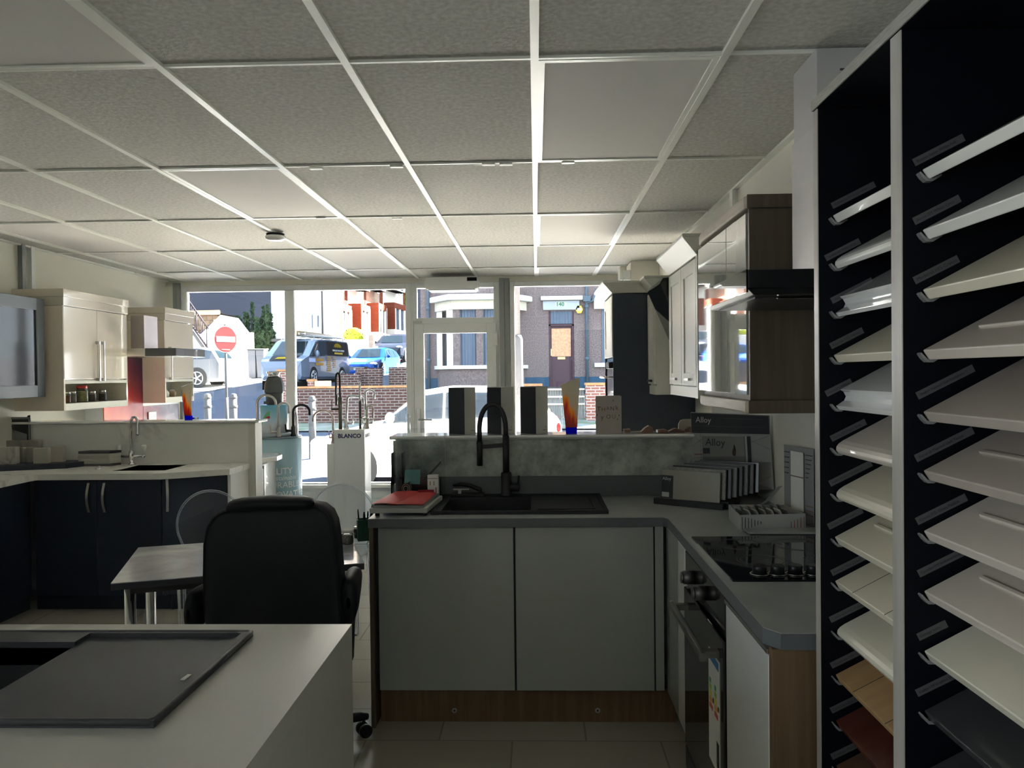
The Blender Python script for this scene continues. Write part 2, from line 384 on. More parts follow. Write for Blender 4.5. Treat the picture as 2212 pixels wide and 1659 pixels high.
# wall nib and boxing at the window end of the right wall
b = MB(); b.box(.86, RX, 7.0, 7.35, 2.36, CZ); b.box(.80, RX, 7.35, 7.55, 2.42, CZ)
struct(build('trim_5', b, M_wall, bevel=.004))
tag(build('junction_box', MB().box(.80, .86, 7.04, 7.16, 2.38, 2.47), M_white, bevel=.004), 'small white electrical box on the boxing by the window, upper right', 'junction box')
# pipes / trunking
for k, (px, dark) in enumerate(((48, 1), (68, 0))):
    p = at(px, 580, X=LX + .02)
    tag(build('cable_trunking', MB().box(LX, LX + .035, p.y - .02, p.y + .02, 2.19, CZ), M_steel if dark else M_upvc),
        ('grey' if dark else 'white') + ' vertical trunking on left wall above the cream wall cupboard', 'trunking')
p = at(1583, 440, X=RX - .02)
tag(build('cable_trunking', MB().box(RX - .03, RX, p.y - .03, p.y + .03, 2.14, CZ), M_upvc), 'white vertical trunking on the right wall above the walnut cupboard', 'trunking')
# smoke alarm
t = thing('smoke_alarm', 'round white smoke alarm on the tiled ceiling', 'smoke alarm', at(595, 509, Z=CZ))
c = at(595, 505, Z=CZ - .012)
build('base', MB().lathe([(.06, -.012), (.062, 0)], c), M_ink, t)
build('cover', MB().lathe([(.035, -.052), (.05, -.048), (.066, -.034), (.068, -.018), (.055, -.012)], c), M_white, t)
# air curtain over the door
t = thing('air_curtain', 'white air curtain unit with black display above the shop door', 'air curtain', (-.80, 7.7, 2.38))
build('casing', MB().prism(rrect(-1.075, -.565, 2.385, 2.50, .02), 'y', 7.62, 7.9), M_upvc, t)
build('display', MB().box(-.665, -.57, 7.612, 7.62, 2.462, 2.497), M_blackg, t)
build('grille', MB().box(-1.05, -.59, 7.64, 7.88, 2.377, 2.386), mat('pale_grey_grille', (.6, .6, .58), .5), t)
build('cable', MB().tube([(-1.07, 7.7, 2.5), (-1.1, 7.7, 2.46), (-1.09, 7.7, 2.40), (-1.05, 7.7, 2.38)], .003, 6), M_upvc, t)

# ================================================================== peninsula and right-hand run
PZ = .92
b = MB()
# worktop: L shape with sink hole
SX0, SX1, SY0, SY1 = -.44, .29, 3.47, 3.91
panel_hole(b, -.735, .54, 3.35, 3.945, .88, PZ, SX0, SX1, SY0, SY1)
b.prism([(.54, 3.35), (.555, 3.32), (.545, 1.90), (.575, 1.855), (1.11, 1.855), (1.11, 3.945), (.54, 3.945)], 'z', .88, PZ)
wt = tag(build('worktop', b, M_worktop), 'dark slate grey L shaped worktop with the black sink and hob', 'worktop')
M_slate_shaded = mat('slate_shaded', (.135, .145, .155), .4, bump=(150, .1, .001))  # worktop slate with the shade of its front faces put into the colour
build('edge_strip', MB().box(-.736, .545, 3.348, 3.3498, .8805, PZ - .0015).prism([(.5385, 3.3498), (.5535, 3.32), (.5435, 1.90), (.5735, 1.8535), (.5750, 1.8550), (.545, 1.90), (.555, 3.32), (.54, 3.35)], 'z', .8805, PZ - .0015).box(.574, 1.11, 1.8525, 1.8548, .8805, PZ - .0015), M_slate_shaded, wt)  # thin strip added to darken the worktop's shaded front edges
# base unit with two doors
t = thing('base_cabinet', 'two door light grey gloss base cabinet below the black sink', 'cabinet', (-.1, 3.6, 0))
build('carcass', MB().box(-.715, .53, 3.405, 3.43, .15, .88).box(-.715, -.70, 3.43, 3.93, .15, .88).box(.50, .53, 3.43, 3.93, .15, .88).box(-.70, .50, 3.43, 3.93, .15, .17), M_ink, t)
build('door', MB().box(-.700, -.106, 3.38, 3.403, .158, .874), M_grey_gloss, t, bevel=.003)
build('door', MB().box(-.098, .502, 3.38, 3.403, .158, .874), M_grey_gloss, t, bevel=.003)
build('filler_panel', MB().box(.508, .545, 3.382, 3.403, .158, .874), M_grey_gloss, t, bevel=.002)
pl = build('plinth', MB().box(-.705, .60, 3.43, 3.45, 0, .15), M_oak, t)
for px in (982, 1291):
    p = at(px, 1534, Y=3.43); build('plinth_screw', MB().cyl((p.x, 3.43, p.z), (p.x, 3.425, p.z), .011, n=12).cyl((p.x, 3.425, p.z), (p.x, 3.423, p.z), .005, n=10, m=1), [M_satin, M_ink], pl)
tag(build('end_panel', MB().box(-.735, -.716, 3.36, 3.945, 0, .88), M_walnut, bevel=.002), 'narrow dark brown end panel at the left end of peninsula', 'panel')
# corner filler + oven housing + door facing left
t = thing('base_cabinet', 'white gloss base unit turning the corner beside the built-in oven', 'cabinet', (.8, 3.1, 0))
build('door', MB().box(.556, .58, 2.955, 3.10, .158, .874), M_white, t, bevel=.003)
build('filler_panel', MB().box(.556, .58, 3.106, 3.378, .158, .874), M_grey_gloss, t, bevel=.003)
build('carcass', MB().box(.582, 1.10, 2.95, 3.30, .15, .88), M_white, t)
build('plinth', MB().box(.62, .635, 2.95, 3.42, 0, .15), M_oak, t)
t = thing('base_cabinet', 'white gloss end base cabinet between the oven and the oak side panel', 'cabinet', (.8, 2.1, 0))
build('door', MB().box(.556, .578, 1.895, 2.318, .02, .852), M_white, t, bevel=.003)
build('door_rail', MB().box(.552, .566, 1.895, 2.318, .856, .868), M_chrome, t)
build('carcass', MB().box(.58, 1.10, 1.90, 2.315, .02, .876), M_white, t)
tag(build('end_panel', MB().box(.556, 1.11, 1.865, 1.892, 0, .878), M_oak, bevel=.002), 'brown oak side panel closing the near end of the right run', 'panel')
M_knob = mat('oven_metal', (.16, .155, .15), .38, metal=.8)
t = thing('built_in_oven', 'black built-in oven under the right worktop with silver knobs', 'oven', (.8, 2.65, .1))
build('body', MB().box(.585, 1.08, 2.33, 2.94, .05, .86), M_black, t)
build('control_panel', MB().box(.556, .585, 2.33, 2.945, .745, .87), M_blackg, t, bevel=.003)
for y in (2.80, 2.60):
    build('knob', MB().cyl((.556, y, .805), (.52, y, .805), .024).cyl((.52, y, .805), (.512, y, .805), .020), M_knob, t)
build('door_glass', MB().box(.550, .585, 2.33, 2.945, .14, .735), M_blackg, t, bevel=.004)
hd = MB().prism(rrect(.485, .508, .665, .69, .008), 'y', 2.36, 2.91); hd.box(.505, .552, 2.38, 2.41, .668, .688); hd.box(.505, .552, 2.86, 2.89, .668, .688)
build('handle', hd, M_knob, t)
build('lower_trim', MB().box(.552, .585, 2.33, 2.945, .05, .132), M_black, t)
lb = build('energy_label', MB().box(.5475, .5495, 2.375, 2.52, .30, .655), M_paper, t)
cols = [(.05, .35, .12), (.35, .55, .1), (.75, .65, .05), (.75, .35, .05), (.65, .08, .05)]
q = MB(); 
for j in range(2):
    for k in range(5):
        q.box(.5465, .5475, 2.505 - j * .07, 2.505 - j * .07 - (.02 + .006 * k), .55 - k * .02, .565 - k * .02, k)
    q.box(.5465, .5475, 2.46 - j * .068, 2.445 - j * .068, .50, .515, 5)
q.box(.5465, .5475, 2.38, 2.515, .625, .65, 6); q.box(.5465, .5475, 2.38, 2.41, .32, .40, 5)
build('label_print', q, [mat('eco_%d' % i, c, .6) for i, c in enumerate(cols)] + [M_ink, mat('eco_blue', (.05, .2, .45), .6)], lb)
# splash half wall
b = MB().box(-.735, .85, 3.965, 4.09, 0, 1.21)
b.box(-.735, 1.11, 3.965, 4.09, 0, 1.21)
struct(build('wall_peninsula', MB().box(-.725, RX, 3.968, 4.09, 0, 1.212), M_white))
tag(build('splashback', MB().box(-.735, RX, 3.955, 3.967, 1.02, 1.208), M_marbleg), 'grey green marble splashback behind black mixer tap', 'splashback')
tag(build('worktop_upstand', MB().box(-.725, RX, 3.946, 3.966, .921, 1.022), M_slate_shaded, bevel=.002), 'dark slate upstand along the back of sink worktop', 'upstand')  # upstand slate darkened too, shade painted into its colour
lg = MB().prism([(3.935, 1.214), (3.928, 1.222), (3.935, 1.232), (4.17, 1.232), (4.17, 1.214)], 'x', -.75, RX)
tag(build('ledge', lg, M_white, bevel=.003), 'white ledge on the peninsula half wall carrying award and card', 'ledge')
# sink
t = thing('sink', 'black composite sink and drainer set in the slate worktop', 'sink', (-.08, 3.69, PZ))
b = MB(); x0, x1, y0, y1 = -.475, .315, 3.435, 3.935; z0, z1 = PZ, PZ + .012
bx0, bx1, by0, by1 = -.43, -.03, 3.475, 3.84
panel_hole(b, x0, x1, y0, y1, z0, z1, bx0, bx1, by0, by1)
dep = .80
b.box(bx0 - .008, bx0, by0, by1, dep, z0); b.box(bx1, bx1 + .008, by0, by1, dep, z0); b.box(bx0, bx1, by0 - .008, by0, dep, z0); b.box(bx0, bx1, by1, by1 + .008, dep, z0); b.box(bx0 - .008, bx1 + .008, by0 - .008, by1 + .008, dep - .008, dep)
for x_ in (x0, x1 - .018): b.box(x_, x_ + .018, y0, y1, z1, z1 + .004)
b.box(x0, x1, y0, y0 + .012, z1, z1 + .004); b.box(x0, x1, y1 - .012, y1, z1, z1 + .004)
b.box(.255, .262, 3.50, 3.88, z1, z1 + .003); b.box(.0, .262, 3.49, 3.497, z1, z1 + .003)
build('basin', b, M_granite, t, bevel=.003)
build('drain', MB().lathe([(.04, 0), (.045, .004), (.02, .002)], (-.23, 3.65, dep)), M_satin, t)
# black tap
tp = at(1093, 1068, Z=.936); ty = 3.885; tp = at(1094, 1070, Y=ty)
tx = tp.x
t = thing('kitchen_tap', 'tall matt black arched mixer tap standing behind black sink', 'tap', (tx, ty, PZ + .012))
z_b = .932
b = MB(); b.lathe([(.032, 0), (.032, .01), (.027, .016), (.026, .115), (.022, .12)], (tx, ty, z_b)); b.cyl((tx, ty, z_b + .1), (tx, ty, 1.235), .0165)
build('body', b, M_granite, t)
dx = at(1036, 960, Y=ty).x; rr = (tx - dx) / 2; zc = 1.23
zarc = at(1065, 867, Y=ty).z
pts = [(tx, ty, zc)] + [(tx - rr + rr * math.cos(a), ty, 1.27 + (zarc - .014 - 1.27) * math.sin(a)) for a in [math.pi * i / 14 for i in range(15)]] + [(dx, ty, 1.20)]
build('spout', MB().tube(pts, .0125, 12), M_granite, t)
zs0, zs1 = at(1036, 957, Y=ty).z, at(1036, 1006, Y=ty).z
build('spray_head', MB().tube([(dx, ty, zs0 + .01), (dx, ty, zs0), (dx, ty, zs0 - .045), (dx, ty, zs1)], [.0145, .016, .0145, .0155], 14), M_black, t)
build('support_arm', MB().prism([(dx, 1.168), (dx, 1.188), (tx, 1.198), (tx, 1.178)], 'y', ty - .007, ty + .007), M_granite, t)
lv = MB().tube([(tx, ty, .975), (tx + .062, ty - .005, .975), (tx + .068, ty - .005, .975)], [.02, .021, .012], 16); lv.tube([(tx + .058, ty - .005, .975), (tx + .063, ty - .008, 1.035)], .0055, 10)
build('lever', lv, M_granite, t)
# black curved handle lying at back-left of the sink
p0, p1 = at(978, 1052, Y=3.90), at(1037, 1062, Y=3.88)
t = thing('loose_pull', 'loose black curved handle lying behind left half of sink', 'handle', ((p0.x + p1.x) / 2, 3.89, .935))
b = MB().tube([(p0.x, 3.90, .985), (p0.x + .04, 3.90, .99), (p0.x + .09, 3.89, .985), (p1.x, 3.88, .965), (p1.x, 3.88, .945)], [.006, .011, .012, .012, .010], 10)
b.box(p0.x - .005, p1.x + .02, 3.86, 3.92, .933, .948)
build('handle_body', b, M_black, t, bevel=.002)
build('silver_strip', MB().box(p0.x + .005, p0.x + .085, 3.868, 3.875, .966, .972).box(p0.x + .03, p0.x + .045, 3.868, 3.895, .945, .966), M_satin, t)

# ------------------------------------------------------------------ hob
t = thing('hob', 'black glass hob with round knobs in the right worktop', 'hob', (.83, 2.6, PZ))
build('glass_plate', MB().prism(rrect(.575, 1.09, 2.31, 2.925, .006), 'z', PZ, PZ + .006), M_blackg, t)
rg = MB()
for cx, cy, r in ((.72, 2.79, .09), (.73, 2.55, .08), (.93, 2.78, .10), (.94, 2.55, .075)):
    for r_ in (r, r - .012):
        rg.tube([(cx + r_ * math.cos(a), cy + r_ * math.sin(a), PZ + .0062) for a in [2 * math.pi * i / 40 for i in range(40)]], .0007, 4, closed=True)
build('zone_marking', rg, mat('zone_grey', (.12, .12, .12), .5), t)
for k in range(4):
    p = at(1649 + 39.5 * k, 1240, Z=.927 + .01)
    kn = build('knob', MB().lathe([(.0215, .001), (.0205, .018), (.0215, .026), (.019, .028)], (p.x, 2.375, PZ + .006)), M_black, t)
    build('knob_ring', MB().tube([(p.x + .027 * math.cos(a), 2.375 + .027 * math.sin(a), PZ + .008) for a in [2 * math.pi * i / 24 for i in range(24)]], .0015, 5, closed=True), M_satin, kn)
build('metal_edge', MB().box(.572, .5755, 2.33, 2.80, PZ + .001, PZ + .007), M_chrome, t)
# ================================================================== wall cupboards on the right wall
t = thing('wall_cabinet', 'high gloss wall cupboard with grey walnut side, pale wood cornice and pelmet', 'cabinet', (.95, 3.3, 1.39))
build('carcass', MB().box(.80, RX, 2.884, 3.74, 1.43, 2.135), M_walnut, t, bevel=.002)
build('side_panel', MB().box(.782, RX, 2.866, 2.884, 1.43, 2.135), M_walnut, t)
M_mirrorgloss = mat('stone_high_gloss', (.34, .345, .31), .03, coat=1.0, spec=1.0)
for y0, y1 in ((2.90, 3.19), (3.196, 3.74)):
    build('door', MB().box(.778, .80, y0, y1, 1.455, 2.125), M_mirrorgloss, t, bevel=.002)
def bow(z0, z1, ex):
    pts = [(RX, 2.86), (.775, 2.86), (.765, 2.875), (.762, 3.0), (.762, 3.60), (.775, 3.70), (.81, 3.765), (RX, 3.765)]
    return MB().prism(pts, 'z', z0, z1)
build('cornice', bow(2.137, 2.182, 0), [M_palewood], t, bevel=.006)
build('pelmet', bow(1.39, 1.434, 0), [M_palewood], t, bevel=.006)
for z0, z1 in ((1.388, 1.436), (2.135, 2.184)): build('end_cap', MB().box(.772, RX, 2.850, 2.8595, z0, z1), M_walnut, t, bevel=.002)
def shaker(mb, X, y0, y1, z0, z1, w=.065, m=0):
    """framed door in the plane X, facing -X"""
    mb.box(X + .006, X + .02, y0 + w - .002, y1 - w + .002, z0 + w - .002, z1 - w + .002, m)
    mb.box(X, X + .02, y0, y0 + w, z0, z1, m); mb.box(X, X + .02, y1 - w, y1, z0, z1, m)
    mb.box(X, X + .02, y0 + w, y1 - w, z0, z0 + w, m); mb.box(X, X + .02, y0 + w, y1 - w, z1 - w, z1, m)
    return mb
def flare(mb, y0, y1, X, z0, z1, d, back=RX - .003, ends=True):
    a = [(X, y0 , z0), (X, y1, z0), (X - d, y1 + (d if ends else 0), z1), (X - d, y0 - (d if ends else 0), z1)]
    b_ = [(back, y0, z0), (back, y1, z0), (back, y1 + (d if ends else 0), z1), (back, y0 - (d if ends else 0), z1)]
    v = a + b_
    mb.add(v, [(0, 3, 2, 1)[::-1], (4, 5, 6, 7)[::-1], (0, 4, 7, 3)[::-1], (1, 2, 6, 5)[::-1], (3, 7, 6, 2)[::-1], (0, 1, 5, 4)[::-1]])
    mb.box(X - d, back, y0 - (d if ends else 0), y1 + (d if ends else 0), z1, z1 + .015)
    return mb
zb = at(1443, 851, X=.79).z
t = thing('wall_cabinet', 'off white two door framed wall cupboard with flared cornice, beyond the walnut one', 'cabinet', (.95, 4.2, zb))
build('carcass', MB().box(.805, RX, 3.83, 4.60, zb + .04, 2.11), M_offwhite, t)
build('side_panel', MB().box(.785, RX, 3.80, 3.83, zb, 2.13), M_offwhite, t)
for y0, y1 in ((3.84, 4.22), (4.226, 4.60)):
    d_ = build('door', shaker(MB(), .785, y0, y1, zb + .06, 2.10), M_offwhite, t, bevel=.002)
    yy = y0 + .06 if y0 < 4 else y0 + .05
    build('door_handle', MB().box(.772, .785, yy + .08, yy + .20, zb + .085, zb + .098), M_satin, d_)
build('pelmet', MB().box(.79, .805, 3.83, 4.60, zb, zb + .055), M_offwhite, t)
build('cornice', flare(MB(), 3.80, 4.61, .785, 2.11, 2.20, .07, ends=False), M_offwhite, t, bevel=.003)
zb2 = at(1411, 852, X=.79).z
t = thing('wall_cabinet', 'slim off white wall cupboard beside the tall dark navy oven housing', 'cabinet', (.95, 5.3, zb2))
build('carcass', MB().box(.80, RX, 5.18, 5.445, zb2, 2.09), M_offwhite, t)
d_ = build('door', shaker(MB(), .78, 5.19, 5.44, zb2 + .07, 2.08, .05), M_offwhite, t, bevel=.002)
build('door_handle', MB().box(.765, .78, 5.25, 5.40, zb2 + .085, zb2 + .10), M_black, d_)
build('pelmet', MB().box(.79, .80, 5.18, 5.445, zb2 - .0, zb2 + .06), M_offwhite, t)
build('cornice', flare(MB(), 5.18, 5.445, .78, 2.10, 2.17, .06, ends=False), M_offwhite, t, bevel=.003)
# angled hood between the two
p0, p1, p2 = at(1411, 622, Y=4.9), at(1441, 676, Y=4.9), at(1441, 600, Y=4.9)
t = thing('extractor_hood', 'black slanted cooker hood between the two off white wall cupboards', 'cooker hood', (.95, 4.9, p1.z))
hd = MB().prism([(p0.x, p0.z), (p0.x + .02, p0.z + .03), (RX - .02, p0.z + .06), (RX - .02, p1.z - .40), (RX - .12, p1.z - .42)], 'y', 4.64, 5.15)
build('glass_front', hd, M_blackg, t, bevel=.003)
build('grip_rail', MB().box(p1.x - .02, p1.x + .05, 4.635, 4.64, p1.z - .02, p1.z + .0), M_satin, t)
# tall oven housing
t = thing('tall_cabinet', 'tall oven housing with dark navy side panel and white cornice by the window', 'cabinet', (.82, 5.8, 0))
build('side_panel', MB().box(.54, RX - .003, 5.45, 5.47, 0, 2.095), M_navytall, t)
build('carcass', MB().box(.56, RX - .003, 5.47, 6.08, .1, 2.09), M_navytall, t)
d_ = build('door', shaker(MB(), .535, 5.475, 6.075, at(1318, 772, X=.535).z, 2.085, .07), M_offwhite, t, bevel=.002)
build('door', MB().box(.535, .56, 5.475, 6.075, .1, .6), M_offwhite, t, bevel=.002)
build('side_panel', MB().box(.54, RX - .003, 6.08, 6.10, 0, 2.095), M_navytall, t)
build('cornice', flare(MB(), 5.45, 6.10, .535, 2.10, 2.165, .07), M_offwhite, t, bevel=.003)
zo = at(1318, 774, X=.53).z
ov = thing('built_in_oven', 'built-in oven with round knobs high up in tall navy cabinet', 'oven', (.53, 5.78, .62))
build('body', MB().box(.548, .559, 5.48, 6.07, .62, zo - .0), M_blackg, ov)
for y in (5.52, 5.60, 5.68): build('knob', MB().cyl((.548, y, zo - .05), (.512, y, zo - .05), .024), M_black, ov)
build('handle', MB().cyl((.50, 5.50, zo - .135), (.50, 6.05, zo - .135), .009).cyl((.50, 5.53, zo - .135), (.548, 5.53, zo - .135), .007).cyl((.50, 6.02, zo - .135), (.548, 6.02, zo - .135), .007), M_satin, ov)
# hood with chimney above the hob
t = thing('extractor_hood', 'black box cooker hood with tall stainless chimney above the hob', 'cooker hood', (.86, 2.55, 1.76))
build('canopy', MB().box(.62, RX, 2.285, 2.86, 1.785, 1.838).prism([(.62, 1.785), (RX, 1.785), (RX, 1.765), (.64, 1.765)], 'y', 2.30, 2.855), M_black, t, bevel=.002)
build('filter_grille', MB().box(.66, RX - .03, 2.36, 2.82, 1.760, 1.765), mat('filter_dark', (.05, .05, .05), .4, metal=.5), t)
build('glass_front', MB().box(.614, .6195, 2.285, 2.86, 1.772, 1.838), mat('mirror_black_glass', (.01, .01, .012), .02, coat=1, spec=1), t)
for x in (.72, .95): build('lamp', MB().box(x, x + .10, 2.33, 2.35, 1.757, 1.764), M_chrome, t)
M_chim = mat('chimney_steel', (.62, .60, .60), .36, metal=.35)
cb = MB().box(.868, RX, 2.43, 2.655, 1.838, 2.30); cb.box(.874, RX, 2.436, 2.65, 2.30, 2.535)
ch = build('chimney', cb, M_chim, t, bevel=.002)
vt = MB()
for j in range(2):
    for k in range(6): vt.box(.945 + j * .06, .985 + j * .06, 2.433, 2.436, 2.40 + k * .013, 2.406 + k * .013)
vt_o = build('vent_slots', vt, mat('slot_grey', (.06, .06, .07), .6), ch)

# ================================================================== door sample rack
t = thing('display_rack', 'tall navy black rack with tilted door samples at the right', 'display rack', (.88, 1.2, 0))
RF = .645
M_side = M_display
for y0, y1, nm in ((1.795, 1.818, 'far'), (1.390, 1.428, 'mid'), (.962, .998, 'near')):
    w_ = y1 - y0
    pn = build('side_panel', MB().box(RF + .001, RX - .01, y0, y1, 0, 2.135), M_display, t)
    build('edge_strip', MB().box(RF - .001, RF + .001, y0 - .001, y1 + .001, 0, 2.136), M_edge, pn)
build('back_panel', MB().box(RX - .012, RX - .002, .962, 1.818, 0, 2.135), M_display, t)
M_ply = mat('ply_edge', (.52, .50, .44), .45, noise=60, col2=(.22, .21, .19), stretch=(30, .4, 30))
tb = MB().box(RF - .003, RX - .01, .962, 1.818, 2.137, 2.160)
build('top_board', tb, M_display, t); build('board_edge', MB().box(RF - .006, RF - .003, .962, 1.818, 2.137, 2.160), M_ply, t)
TILT = math.radians(28.0); ct, st = math.cos(TILT), math.sin(TILT)
M_clip = mat('clip_plastic', (.22, .225, .22), .25)
SM = {
 'white': mat('sample_white', (.85, .83, .76), .22, coat=.5), 'whitegloss': mat('sample_white_gloss', (.85, .85, .82), .1, coat=.9),
 'cream': mat('sample_cream', (.82, .74, .58), .28, coat=.4), 'stone': mat('sample_stone', (.72, .63, .54), .25, coat=.5),
 'ivory': mat('sample_ivory', (.85, .79, .64), .12, coat=.9), 'taupe': mat('sample_taupe', (.48, .41, .35), .35, coat=.2),
 'oak': wood('sample_oak', (.42, .25, .11), (.48, .30, .14), .45, stretch=(3, 20, 3)), 'mahogany': wood('sample_mahogany', (.085, .022, .014), (.12, .032, .02), .3, stretch=(3, 20, 3)),
 'graphite': mat('sample_graphite', (.045, .046, .048), .3, coat=.4), 'brown': wood('sample_brown', (.10, .05, .03), (.14, .07, .04), .4, stretch=(3, 20, 3)),
}
def sample(x, z, y0, y1, mt, style, label, grp):
    """tilted cupboard door sample; (x, z) lower front corner in the rack's cross-section"""
    def q(s, n): return (x + s * ct - n * st, z + s * st + n * ct)
    th, L = .020, .40
    if style == 'jpull': prof = [(0, 0), (0, .010), (.022, .012), (.030, .018), (.030, .030), (.026, .038), (L, .038), (L, 0)]
    elif style == 'round': prof = [(0, 0), (-.001, .010), (.004, .017), (.012, .0205), (.024, .022), (L, .022), (L, 0)]
    else: prof = [(0, 0), (0, th), (L, th), (L, 0)]
    r = tag(build('door_sample', MB().prism([q(*p) for p in prof], 'y', y0, y1, smooth=False), SM[mt], bevel=.0022 if style != 'jpull' else .001), label, 'door sample', grp)
    def pad(s0, s1, ya, yb, n0, n1, nm, m_):
        v = [q(s0, n0), q(s1, n0), q(s1, n1), q(s0, n1)]
        return build(nm, MB().prism(v, 'y', ya, yb), m_, r, bevel=.0015)
    if style == 'shaker':
        pad(0.0, .055, y0, y1, th - .001, th + .005, 'frame_rail', SM[mt]); pad(.055, L, y0, y0 + .055, th - .001, th + .005, 'frame_stile', SM[mt]); pad(.055, L, y1 - .055, y1, th - .001, th + .005, 'frame_stile', SM[mt])
    if style == 'plank':
        pad(.0, L, y1 - .10, y1 - .098, th - .0005, th + .0005, 'groove', M_ink); pad(.0, L, y0 + .10, y0 + .102, th - .0005, th + .0005, 'groove', M_ink)
    if style == 'bead':
        pad(.075, .083, y0 + .02, y1 - .055, th - .001, th + .004, 'bead', SM[mt])
    if style == 'recess':
        pad(.15, .158, y0 + .02, y1 - .07, th - .0005, th + .003, 'bead', SM[mt]); pad(.158, .20, y0 + .02, y1 - .07, th - .0005, th + .0006, 'recess', SM['taupe'])
    return r
def clip(x, z, yp):
    def q(s, n): return (x + s * ct - n * st, z + s * st + n * ct)
    pts = [q(-.010, .018), q(-.007, .019), (q(-.003, .004)), q(.006, -.0015), q(.022, -.002), q(.022, -.005), q(.003, -.006), q(-.006, -.001), q(-.009, .008)]
    return MB().prism(pts, 'y', yp - .014, yp - .001)
ord_ = ['topmost', 'second from the top', 'third from the top', 'fourth from the top', 'fifth from the top', 'sixth from the top', 'seventh from the top', 'eighth from the top', 'ninth from the top', 'tenth from the top', 'eleventh from the top', 'twelfth from the top', 'lowest']
bay1 = [(478, 'white', 'plain', 'plain white'), (577, 'white', 'round', 'rounded edge white'), (680, 'whitegloss', 'jpull', 'white gloss grip edge'), (779, 'cream', 'plain', 'plain cream'),
        (880, 'whitegloss', 'jpull', 'white grip edge'), (975, 'stone', 'round', 'stone coloured'), (1074, 'cream', 'round', 'beaded cream'), (1171, 'cream', 'bead', 'cream'),
        (1266, 'cream', 'plank', 'grooved cream'), (1371, 'ivory', 'round', 'glossy ivory'), (1468, 'oak', 'plank', 'golden oak'), (1567, 'mahogany', 'plain', 'dark red brown'), (1664, 'brown', 'plain', 'dark brown')]
bay2 = [(382, 'white', 'plain', 'plain white'), (512, 'white', 'plain', 'plain greyish white'), (641, 'cream', 'plain', 'plain glossy cream'), (771, 'stone', 'bead', 'beige stone'), (904, 'taupe', 'plain', 'plain taupe'),
        (1031, 'taupe', 'bead', 'beaded taupe'), (1161, 'stone', 'bead', 'mushroom grey'), (1291, 'stone', 'bead', 'greige framed'), (1420, 'ivory', 'recess', 'ivory with recessed panel'), (1549, 'graphite', 'plain', 'graphite grey'), (1678, 'graphite', 'plain', 'charcoal')]
cl1 = []
for i, (py, mt, stl, w) in enumerate(bay1):
    p = at(1807 + .006 * (py - 478), py + 5, Y=1.79)
    sample(p.x, p.z, 1.436, 1.789, mt, stl, f'{w} sample, {ord_[i]} in the left column of rack', 'samples in the left column of the rack')
    build('support_clip', clip(p.x, p.z, 1.795), M_clip, t); build('support_clip', clip(p.x, p.z, 1.442), M_clip, t)
for i, (py, mt, stl, w) in enumerate(bay2):
    p = at(2003 + .004 * (py - 382), py + 7, Y=1.384)
    sample(p.x, p.z, 1.004, 1.384, mt, stl, f'{w} sample, {"lowest" if i == 10 else ord_[i]} in the right column of rack', 'samples in the right column of the rack')
    build('support_clip', clip(p.x, p.z, 1.390), M_clip, t)
M_lab = mat('label_tape', (.085, .088, .09), .5); 
names1 = [(1798, 447, 'Wilmslade SM Frost White', 90), (1784, 560, 'Twisdon HG White Gloss', 72), (1797, 652, 'Nova Painted Oak White', 86), (1795, 750, 'Avenida HG White', 68), (1785, 853, 'Kendal HG White', 54),
          (1796, 950, 'Ascot SM Taupe Grey', 73), (1793, 1047, 'Halifax Painted Oak Mussel', 88), (1790, 1140, 'Jubilee Matt Cream', 72), (1797, 1240, 'Avenue Matt Cream', 72), (1794, 1341, 'Cashmere HG Mussel', 78),
          (1796, 1440, 'Gloucester HG Cream', 78), (1796, 1537, 'Stockbridge Oak', 78), (1797, 1637, 'Walton Mahogany', 74)]
names2 = [(1975, 354, 'Boston Super White Ash', 104), (1975, 481, 'Ascot SM White Grey', 96), (1976, 609, 'Moderna HG Cream', 92), (1982, 858, 'Shaker Painted Oak Cashmere', 118), (1979, 993, 'Fenwick Painted Oak Taupe', 120),
          (1981, 1129, 'Grove HG Gloss Pebble', 104), (1985, 1242, 'Camden SM Ambient Grey', 98), (1984, 1379, 'Cottage Ivory', 60), (1981, 1500, 'Halifax HM Graphite Dark', 100)]
for lst, yp in ((names1, 1.795), (names2, 1.390)):
    for px, py, s_, L in lst:
        p = at(px, py, Y=yp); k = yp / F_PX
        h = .0145 if yp > 1.5 else .0138; Lw = L * k * 1.12; a = math.radians(26.5)
        ux = Vector((math.cos(a), 0, math.sin(a))); un = Vector((-math.sin(a), 0, math.cos(a))); o_ = Vector((p.x, yp - .0006, p.z)) - un * h * .35
        q_ = MB(); c4 = [o_, o_ + ux * Lw, o_ + ux * Lw + un * h, o_ + un * h]
        q_.add([v for v in c4] + [v + Vector((0, .0005, 0)) for v in c4], [(0, 1, 2, 3), (7, 6, 5, 4), (0, 4, 5, 1), (1, 5, 6, 2), (2, 6, 7, 3), (3, 7, 4, 0)])
        lb = build('name_label', q_, M_lab, t)
        sz = min(h * .75, Lw * .92 / (len(s_) * .54)); build('lettering', MB().text(s_, sz, o_ + ux * Lw * .05 + un * (h - sz * .7) / 2 + Vector((0, -.0004, 0)), ux, un, .0001), M_ink, lb)
# labels on the sample edges of the right column
for (px, py, s_) in ((2190, 287, 'Bostn'), (2202, 436, 'Asc'), (2196, 919, 'Ab'), (2184, 1078, 'Fenwick')):
    pass

